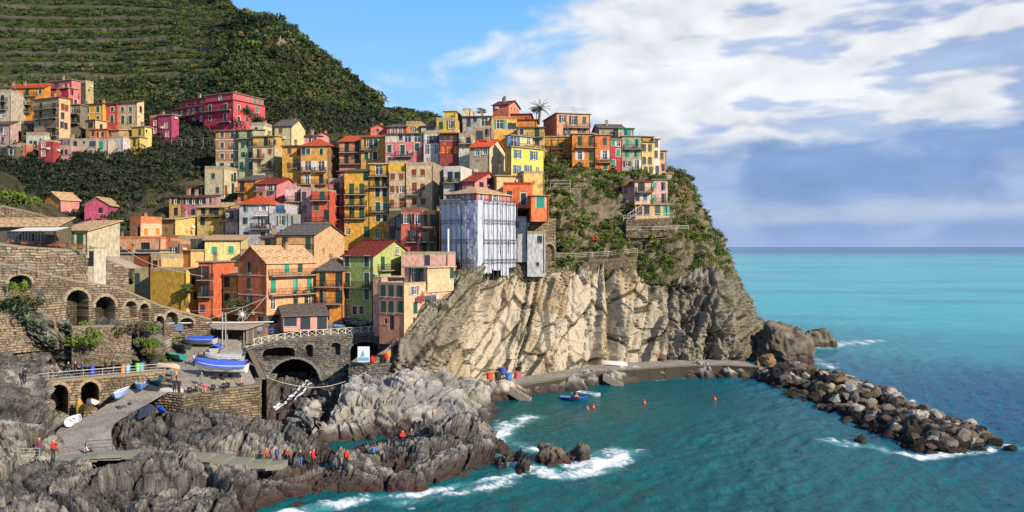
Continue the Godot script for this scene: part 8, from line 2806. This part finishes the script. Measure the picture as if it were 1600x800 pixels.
func make_quayside() -> void:
	# boat shed
	var a := P(303, 541, 117)
	var o := base("boat_shed", a, -0.15)
	tag(o, "low boat shed with a tan flat roof and dark netted sides on the quay", "shed")
	var mb := MB.new()
	mb.box(Vector3(-0.6, 3.0, -5.5), Vector3(9.2, 0.0, 0), Vector3(0, 0.14, 0), Vector3(0, -0.4, 6.4))
	part("roof", mb.mesh(mat("concrete", srgb(0.44, 0.37, 0.28), 0.9)), o)
	for x in [0.0, 2.6, 5.2, 7.8]:
		for z in [0.0, -4.8]:
			var pb := MB.new()
			pb.cbox(Vector3(x, 1.35, z), Vector3(0.16, 2.75, 0.16))
			part("post", pb.mesh(mat("paint", srgb(0.24, 0.17, 0.12), 0.8)), o)
	for x in [0.0, 2.6, 5.2]:
		var nb := MB.new()
		nb.box(Vector3(x + 0.1, 0.7, -0.9), Vector3(2.4, 0, 0), Vector3(0, 2.0, 0), Vector3(0, 0, 0.04))
		part("net", nb.mesh(mat("cloth", srgb(0.035, 0.032, 0.035), 0.95)), o)
	for j in 6:
		var nb := MB.new()
		nb.box(Vector3(8.0, 0.4, -0.2 - j * 0.9), Vector3(0.05, 0, 0), Vector3(0, 2.2, 0), Vector3(0, 0, -0.75))
		part("side_panel", nb.mesh(mat("paint", srgb(0.12, 0.09, 0.075) if j % 2 else srgb(0.18, 0.15, 0.16), 0.8)), o)
	# blue grey board and the long beam
	a = P(265, 517, 112.5)
	var s := base("signboard", a)
	tag(s, "plain blue grey board hung under the long beam", "board")
	var sb := MB.new()
	sb.cbox(Vector3(0.95, 0.45, 0), Vector3(1.95, 0.95, 0.06))
	part("board", sb.mesh(mat("paint", srgb(0.10, 0.17, 0.30), 0.6)), s)
	var b := base("beam", P(263, 505, 112.8))
	tag(b, "long thin steel beam from the arched wall to the coral house", "beam")
	var bb := MB.new()
	bb.tube(Vector3.ZERO, P(427, 503, 121) - P(263, 505, 112.8), 0.11, 0.11, 8)
	part("tube", bb.mesh(mat("metal", srgb(0.34, 0.35, 0.37), 0.5)), b)
	for k in [[347.5, "left one of the two tall steel posts of the boat hoist"], [352.5, "right one of the two tall steel posts of the boat hoist"]]:
		var pb := MB.new()
		pb.tube(Vector3(0, -0.3, 0), Vector3(0, 4.9, 0), 0.10, 0.10, 8)
		pb.cbox(Vector3(0, 4.85, 0), Vector3(0.25, 0.12, 0.25))
		solo("hoist_post", pb.mesh(mat("metal", srgb(0.36, 0.38, 0.42), 0.45)), k[1], "post", Transform3D(Basis(), hit(k[0], 542, 105)))
	# lamp or cable mast in front of the grey olive house
	var mp := MB.new()
	mp.tube(Vector3.ZERO, Vector3(0, 8.0, 0), 0.14, 0.10, 8)
	mp.cbox(Vector3(0, 4.2, 0.1), Vector3(0.3, 0.4, 0.25))
	solo("utility_pole", mp.mesh(mat("metal", srgb(0.52, 0.52, 0.50), 0.6)), "pale utility pole standing in front of the grey olive house", "pole", Transform3D(Basis(), P(173, 449, 128)))
	cable("cable", "pale cable sagging from the utility pole across the roofs", [P(160, 357, 127), P(205, 396, 124), P(250, 417, 122), P(318, 432, 120)], 0.035)
	cable("rope", "white rope hanging in a curve across the stream mouth", [P(385, 562, 112), P(420, 590, 110), P(460, 602, 110), P(500, 605, 111), P(540, 596, 114), P(573, 581, 116)], 0.04)
	cable("cable", "upper light cable strung from the star tree to the coral house", [P(300, 505, 118), P(350, 491, 119), P(414, 466, 122)], 0.025)
	cable("cable", "lower light cable strung from the star tree to the coral house", [P(372, 508, 119), P(392, 490, 120), P(416, 463, 122)], 0.025)
	cable("cable", "washing wire across the black balconies of the red orange house", [P(300, 486, 121), P(335, 484, 120), P(380, 480, 120)], 0.02)
	# star hung in the tree
	var st := MB.new()
	for j in 16:
		var g := TAU * j / 16
		st.tube(Vector3.ZERO, Vector3(cos(g), sin(g), 0.1 * (j % 2)) * (1.15 if j % 2 == 0 else 0.7), 0.05, 0.012, 4)
	solo("star_decoration", st.mesh(mat("paint", srgb(0.62, 0.60, 0.54), 0.6)), "white star decoration hung in the garden tree", "decoration", Transform3D(Basis(), P(379, 491, 121)))
	# glazed porch in front of the coral house
	house("porch", "glazed porch with a slate roof in front of the coral house", 443, 512, 512, 493, 121.5, 22, 0, "#d99a8c", "s", "lx 503 448 463;vx 504 477 490 503", {"rise": 1.3, "rc": "slate", "len": 5, "chimneys": 0, "pipe": false, "cat": "porch", "foot": 0.6})
	var k0 := base("kiosk", P(395, 525, 121))
	tag(k0, "little pink kiosk wall beside the coral house door", "kiosk")
	var kb := MB.new()
	kb.cbox(Vector3(0.6, 0.7, -1.0), Vector3(2.4, 1.5, 1.6))
	part("wall", kb.mesh(mat("plaster", srgb(0.35, 0.22, 0.20), 0.9)), k0)
	var kr := MB.new()
	kr.cbox(Vector3(0.6, 1.5, -1.0), Vector3(2.7, 0.12, 1.9))
	part("roof", kr.mesh(cement()), k0)
	# information board, paddles and life rings on the landing
	var ib := base("information_board", P(559, 567, 115.2))
	tag(ib, "white information board with a blue sailing picture on the landing", "board")
	var m1 := MB.new()
	m1.cbox(Vector3(0.85, 1.25, 0), Vector3(1.7, 2.2, 0.08))
	part("panel", m1.mesh(mat("paint", srgb(0.62, 0.66, 0.70), 0.5)), ib)
	var m2 := MB.new()
	m2.cbox(Vector3(0.85, 0.55, 0.05), Vector3(1.5, 0.5, 0.02))
	m2.tri(Vector3(0.35, 0.9, 0.055), Vector3(1.0, 0.9, 0.055), Vector3(0.8, 2.0, 0.055))
	part("print", m2.mesh(mat("paint", srgb(0.12, 0.30, 0.50), 0.5)), ib)
	for x in [0.1, 1.6]:
		var m3 := MB.new()
		m3.tube(Vector3(x, -0.2, -0.06), Vector3(x, 1.6, -0.06), 0.05, 0.05, 6)
		part("post", m3.mesh(iron()), ib)
	for q in [[582, 561, Color(0.6, 0.03, 0.02), "red lifebuoy bag on the landing right of the board"], [603, 556, Color(0.45, 0.03, 0.03), "dark red bundle at the right end of the landing"]]:
		var m4 := MB.new()
		m4.ball(Vector3(0, 0.45, 0), Vector3(0.34, 0.5, 0.3), 8, 10)
		m4.tube(Vector3(0, 0.9, 0), Vector3(0, 1.1, 0), 0.06, 0.05, 6)
		solo("buoy_bag", m4.mesh(mat("cloth", (q[2] as Color).linear_to_srgb(), 0.7)), q[3], "buoy bag", Transform3D(Basis(), P(q[0], q[1] + 6, 115.5)))
	var pd := MB.new()
	pd.tube(Vector3(0, 0, 0), Vector3(0, 1.1, 0), 0.04, 0.04, 6)
	pd.cbox(Vector3(0, 1.25, 0), Vector3(0.5, 0.75, 0.06))
	solo("warning_sign", pd.mesh(mat("paint", srgb(0.75, 0.26, 0.02), 0.5)), "orange notice on a post at the right end of the landing", "sign", Transform3D(Basis(), P(608, 566, 117)))
	# bins on the walkway
	for q in [[144, 585, Color(0.03, 0.08, 0.45), "blue bin on the walkway between the people"], [193, 582, Color(0.70, 0.24, 0.03), "orange bin on the walkway"], [199.5, 582, Color(0.20, 0.42, 0.68), "light blue bin next to the orange one"], [215, 580, Color(0.16, 0.55, 0.10), "green bin on the walkway"], [221, 579.5, Color(0.16, 0.30, 0.42), "grey blue bin beside the green one"]]:
		var m5 := MB.new()
		m5.tube(Vector3(0, 0, 0), Vector3(0, 0.95, 0), 0.27, 0.33, 4)
		m5.tube(Vector3(0, 0.95, 0), Vector3(0, 1.03, 0), 0.37, 0.33, 4)
		solo("bin", m5.mesh(mat("paint", (q[2] as Color).linear_to_srgb(), 0.5)), q[3], "bin", Transform3D(Basis(Vector3.UP, 0.6), hit(q[0], q[1], 90.0)))
	# blue stair by the restaurant
	var bs := base("outdoor_stair", P(148, 430, 118), -0.3)
	tag(bs, "blue painted metal stair beside the restaurant wall", "stair")
	for j in 7:
		var m6 := MB.new()
		m6.cbox(Vector3(j * 0.33, j * 0.24, 0), Vector3(0.36, 0.06, 1.0))
		part("step", m6.mesh(mat("paint", srgb(0.05, 0.12, 0.30), 0.5)), bs)
	for z in [-0.5, 0.5]:
		var m7 := MB.new()
		m7.tube(Vector3(0, 1.0, z), Vector3(2.1, 2.5, z), 0.05, 0.05, 6)
		m7.cbox(Vector3(1.05, 0.65, z), Vector3(0.1, 0.1, 0.04))
		m7.tube(Vector3(0, 0, z), Vector3(2.1, 1.5, z), 0.08, 0.08, 4)
		for j in 4: m7.tube(Vector3(j * 0.7, j * 0.5, z), Vector3(j * 0.7, 1.0 + j * 0.5, z), 0.03, 0.03, 4)
		part("handrail", m7.mesh(mat("paint", srgb(0.14, 0.24, 0.42), 0.5)), bs)
	# waterfall of the stream
	var wf := MB.new()
	var r := RandomNumberGenerator.new()
	r.seed = 8
	for line in [[P(480, 597, 121.5), P(469, 609, 118.6), P(454, 624, 115.6)], [P(447, 629, 114.4), P(430, 640, 111.4), P(411, 653, 108.2)]]:
		for strand in 5:
			var off := Vector3(r.randfn() * 0.35, r.randf_range(0.0, 0.35), r.randfn() * 0.2)
			var last := []
			for j in 15:
				var t := j / 7.0
				var p: Vector3 = (line[0].lerp(line[1], t) if t < 1.0 else line[1].lerp(line[2], t - 1.0)) + off + Vector3(r.randfn() * 0.10, r.randfn() * 0.06, 0.2)
				var hw := r.randf_range(0.04, 0.20)
				var row := [p + Vector3(-hw, -0.06, -hw * 0.5), p + Vector3(0, 0.06, 0.08), p + Vector3(hw, -0.06, hw * 0.3)]
				if not last.is_empty() and r.randf() < 0.62:
					wf.quad(row[0], row[1], last[1], last[0])
					wf.quad(row[1], row[2], last[2], last[1])
				last = row
	part("waterfall", wf.mesh(mat("paint", srgb(0.40, 0.46, 0.52), 0.3)), self).set_meta("kind", "stuff")

func cable(called: String, label: String, p: Array, rad: float) -> void:
	var mb := MB.new()
	var n := p.size()
	var last: Vector3 = p[0]
	for j in range(1, (n - 1) * 6 + 1):
		var s := j / 6.0
		var k := mini(int(s), n - 2)
		var q := cr(p[maxi(k - 1, 0)], p[k], p[k + 1], p[mini(k + 2, n - 1)], s - k)
		mb.tube(last, q, rad, rad, 5, false)
		last = q
	solo(called, mb.mesh(mat("paint", srgb(0.48, 0.47, 0.44), 0.6)), label, "cable" if called == "cable" else "rope")

func make_restaurant() -> void:
	house("restaurant", "low restaurant with green shutters and a tan roof above the retaining wall", 90, 137, 392, 360, 115, -10, 0, "#c9c2a4", "s", "tgo 371 106;dg 377 125;vg 378 134", {"rise": 1.6, "rc": "tan", "len": 7, "cat": "restaurant", "chimneys": 0, "foot": 1.0})
	house("restaurant_wing", "long dark left wing of the restaurant under a tan roof", -30, 88, 384, 354, 113.5, -10, 0, "#5c5548", "s", "lx 370 20 40 60 78", {"rise": 1.3, "rc": "tan", "len": 3, "cat": "restaurant", "chimneys": 0, "foot": 1.0})
	house("white_kiosk", "narrow white stair tower with a dark door below the restaurant", 136, 147, 420, 389, 114.5, -10, 0, "#d3cfbc", "f", "dk 404 143", {"parapet": 0.1, "len": 2.5, "cat": "stair tower", "chimneys": 0, "pipe": false})
	var o := base("canopy", P(18, 384, 109.5), -0.26)
	tag(o, "white canvas canopy over the restaurant terrace", "canopy")
	var L := 7.4
	for j in 4:
		var mb := MB.new()
		mb.box(Vector3(j * L / 4 + 0.02, 2.5, -2.2), Vector3(L / 4 - 0.04, 0, 0), Vector3(0, 0.05, 0), Vector3(0, -0.5, 2.4))
		part("canvas", mb.mesh(mat("cloth", srgb(0.60, 0.59, 0.55), 0.9)), o)
		var pb := MB.new()
		pb.tube(Vector3(j * L / 3, -0.2, 0.1), Vector3(j * L / 3, 2.05, 0.1), 0.05, 0.05, 6)
		part("post", pb.mesh(iron()), o)
	var rl := [P(10, 384, 108.4), P(60, 390, 109.8), P(105, 391, 111.8), P(150, 397, 115.2)]
	pipe_railing("terrace_railing", "dark railing of the restaurant terrace hung with flower boxes", rl, 1.0, 1.4, Color(0.06, 0.06, 0.06))
	for k in [[17, 378, "leftmost terracotta flower box on the restaurant railing"], [38, 381, "second terracotta flower box from the left on the railing"], [51, 381, "third terracotta flower box, under the canopy edge"], [73, 384, "fourth terracotta flower box, below the white canopy"], [84, 384, "fifth terracotta flower box, left of the restaurant window"], [97, 384, "big terracotta flower box in front of the restaurant wall"], [117, 386, "terracotta flower box in front of the green shutters"], [128, 387, "rightmost terracotta flower box by the green door"]]:
		var fb := base("flower_box", P(k[0], k[1], 109.6 + k[0] * 0.018))
		tag(fb, k[2], "flower box")
		var mb := MB.new()
		mb.cbox(Vector3(0, 0.1, 0.1), Vector3(0.8, 0.24, 0.26))
		part("box", mb.mesh(mat("concrete", srgb(0.48, 0.14, 0.06), 0.8)), fb)
		var lb := MB.new()
		for j in 40:
			var p := Vector3(rng.randf_range(-0.4, 0.4), rng.randf_range(0.2, 0.45), 0.1 + rng.randfn() * 0.1)
			var q := Vector3(rng.randfn(), rng.randfn(), rng.randfn()).normalized() * 0.1
			lb.col = Color(0.04, 0.09, 0.02) if rng.randf() < 0.75 else Color(0.5, 0.05, 0.05)
			lb.tri(p - q, p + q, p + q.cross(Vector3(0.5, 0.2, 0.8)) * 1.2)
		part("flowers", lb.mesh(leafm()), fb)
	# railings of the gardens on the headland
	pipe_railing("garden_railing", "long white railing across the cliff gardens", [P(846, 404, 150.5), P(900, 404, 153), P(950, 401, 157), P(996, 396, 160)], 1.0, 2.6, Color(0.55, 0.52, 0.46))
	pipe_railing("garden_railing", "white railing below the terrace of the pink cliff house", [P(980, 361, 163.6), P(1020, 361, 164), P(1076, 359, 166.5)], 0.9, 2.2, Color(0.52, 0.50, 0.46))
	pipe_railing("garden_railing", "white railing on the terrace of the pink cliff house", [P(974, 345, 165.2), P(1010, 343, 165.7), P(1052, 341, 167.2)], 1.1, 2.2, Color(0.55, 0.54, 0.52))
	pipe_railing("garden_railing", "white frame railing above the rubble wall left of the ivy", [P(860, 297, 162.6), P(891, 297, 163.6)], 2.0, 2.2, Color(0.5, 0.48, 0.42))
	pipe_railing("path_railing", "railing of the path up the stone stairway at the far left", [P(0, 420, 93.2), P(30, 424, 95.5), P(60, 430, 97.6)], 1.1, 1.6, Color(0.34, 0.34, 0.33))
	pipe_railing("valley_railing", "white railing on the dark slope below the palazzo", [P(268, 229, 207), P(300, 228, 206), P(336, 227, 204)], 1.8, 2.4, Color(0.34, 0.33, 0.30))
	pipe_railing("roof_railing", "thin roof railing on the peach house", [P(862, 178, 191), P(880, 174, 186.5), P(917, 176, 184.5)], 0.9, 2.0, Color(0.4, 0.4, 0.4))
	# stairs of the pink cliff house
	var so := base("outdoor_stair", P(990, 343, 169.2), 0.2)
	tag(so, "white railed outside stair of the pink cliff house", "stair")
	for j in 10:
		var mb := MB.new()
		mb.cbox(Vector3(-1.6 + j * 0.3, j * 0.19 + 0.1, 0.6), Vector3(0.32, 0.2, 1.0))
		part("step", mb.mesh(cement()), so)
	var hb := MB.new()
	hb.tube(Vector3(-1.7, 1.1, 1.1), Vector3(1.3, 3.0, 1.1), 0.06, 0.06, 5)
	for j in 6: hb.tube(Vector3(-1.7 + j * 0.6, 0.1 + j * 0.38, 1.1), Vector3(-1.7 + j * 0.6, 1.1 + j * 0.38, 1.1), 0.035, 0.035, 4)
	part("handrail", hb.mesh(white()), so)
	# red chair in the garden, pergola posts among the vegetable terraces
	var rc := base("garden_chair", hit(930, 380, 140.0, 200.0))
	tag(rc, "small red garden chair on the cliff garden", "chair")
	var r1 := MB.new()
	r1.cbox(Vector3(0, 0.45, 0), Vector3(0.9, 0.1, 0.8))
	part("seat", r1.mesh(mat("paint", srgb(0.6, 0.02, 0.02), 0.5)), rc)
	var r2 := MB.new()
	r2.cbox(Vector3(0, 0.9, -0.4), Vector3(0.9, 0.8, 0.08))
	part("backrest", r2.mesh(mat("paint", srgb(0.6, 0.02, 0.02), 0.5)), rc)
	for s in [Vector3(-0.4, 0, -0.35), Vector3(0.4, 0, -0.35), Vector3(-0.4, 0, 0.35), Vector3(0.4, 0, 0.35)]:
		var r3 := MB.new()
		r3.tube(s, s + Vector3(0, 0.45, 0), 0.04, 0.04, 5)
		part("leg", r3.mesh(mat("paint", srgb(0.6, 0.02, 0.02), 0.5)), rc)
	# bare agave stalk leaning on the skyline
	var ab := MB.new()
	ab.tube(Vector3.ZERO, Vector3(2.4, 2.6, 0), 0.10, 0.05, 6)
	for j in 6:
		var p := Vector3(1.2 + j * 0.22, 1.3 + j * 0.24, 0)
		ab.tube(p, p + Vector3(0.25, 0.3, 0.3 if j % 2 else -0.3), 0.04, 0.03, 5)
		ab.ball(p + Vector3(0.25, 0.3, 0.3 if j % 2 else -0.3), Vector3(0.12, 0.1, 0.12), 4, 6)
	solo("agave_stalk", ab.mesh(mat("paint", srgb(0.10, 0.075, 0.05), 0.9)), "dry flowering agave stalk leaning out from the headland skyline", "plant", Transform3D(Basis(), P(1093, 347, 192)))

# ---------------------------------------------------------------- the scene
func _ready() -> void:
	rng.seed = 2024
	var cam := Camera3D.new()
	cam.name = "camera"
	cam.projection = Camera3D.PROJECTION_FRUSTUM
	cam.near = 0.5
	cam.far = 90000.0
	cam.size = 0.32
	cam.frustum_offset = Vector2(0, -0.006)
	cam.position = Vector3(0, 24, 0)
	add_child(cam)
	cam.current = true
	var env := Environment.new()
	env.background_mode = Environment.BG_SKY
	env.sky = Sky.new()
	var sm := PanoramaSkyMaterial.new()
	sm.panorama = make_sky()
	env.sky.sky_material = sm
	env.tonemap_mode = Environment.TONE_MAPPER_LINEAR
	env.tonemap_exposure = 1.65
	env.sdfgi_enabled = true
	env.ssao_enabled = true
	env.ssil_enabled = true
	var we := WorldEnvironment.new()
	we.name = "environment"
	we.environment = env
	add_child(we)
	var sun := DirectionalLight3D.new()
	sun.name = "sun"
	sun.light_color = Color(1.0, 0.93, 0.83)
	sun.light_energy = 1.5
	sun.light_angular_distance = 0.5
	sun.shadow_enabled = true
	sun.look_at_from_position(Vector3(0.71, 0.50, 0.63), Vector3.ZERO)
	add_child(sun)
	make_textures()
	make_sea()
	make_land()
	make_walls()
	make_rocks()
	make_plants()
	make_scaffold()
	make_quayside()
	make_restaurant()
	make_boats()
	make_people()
	village_left()
	village_middle()
	village_front()
	village_centre()
	village_right()
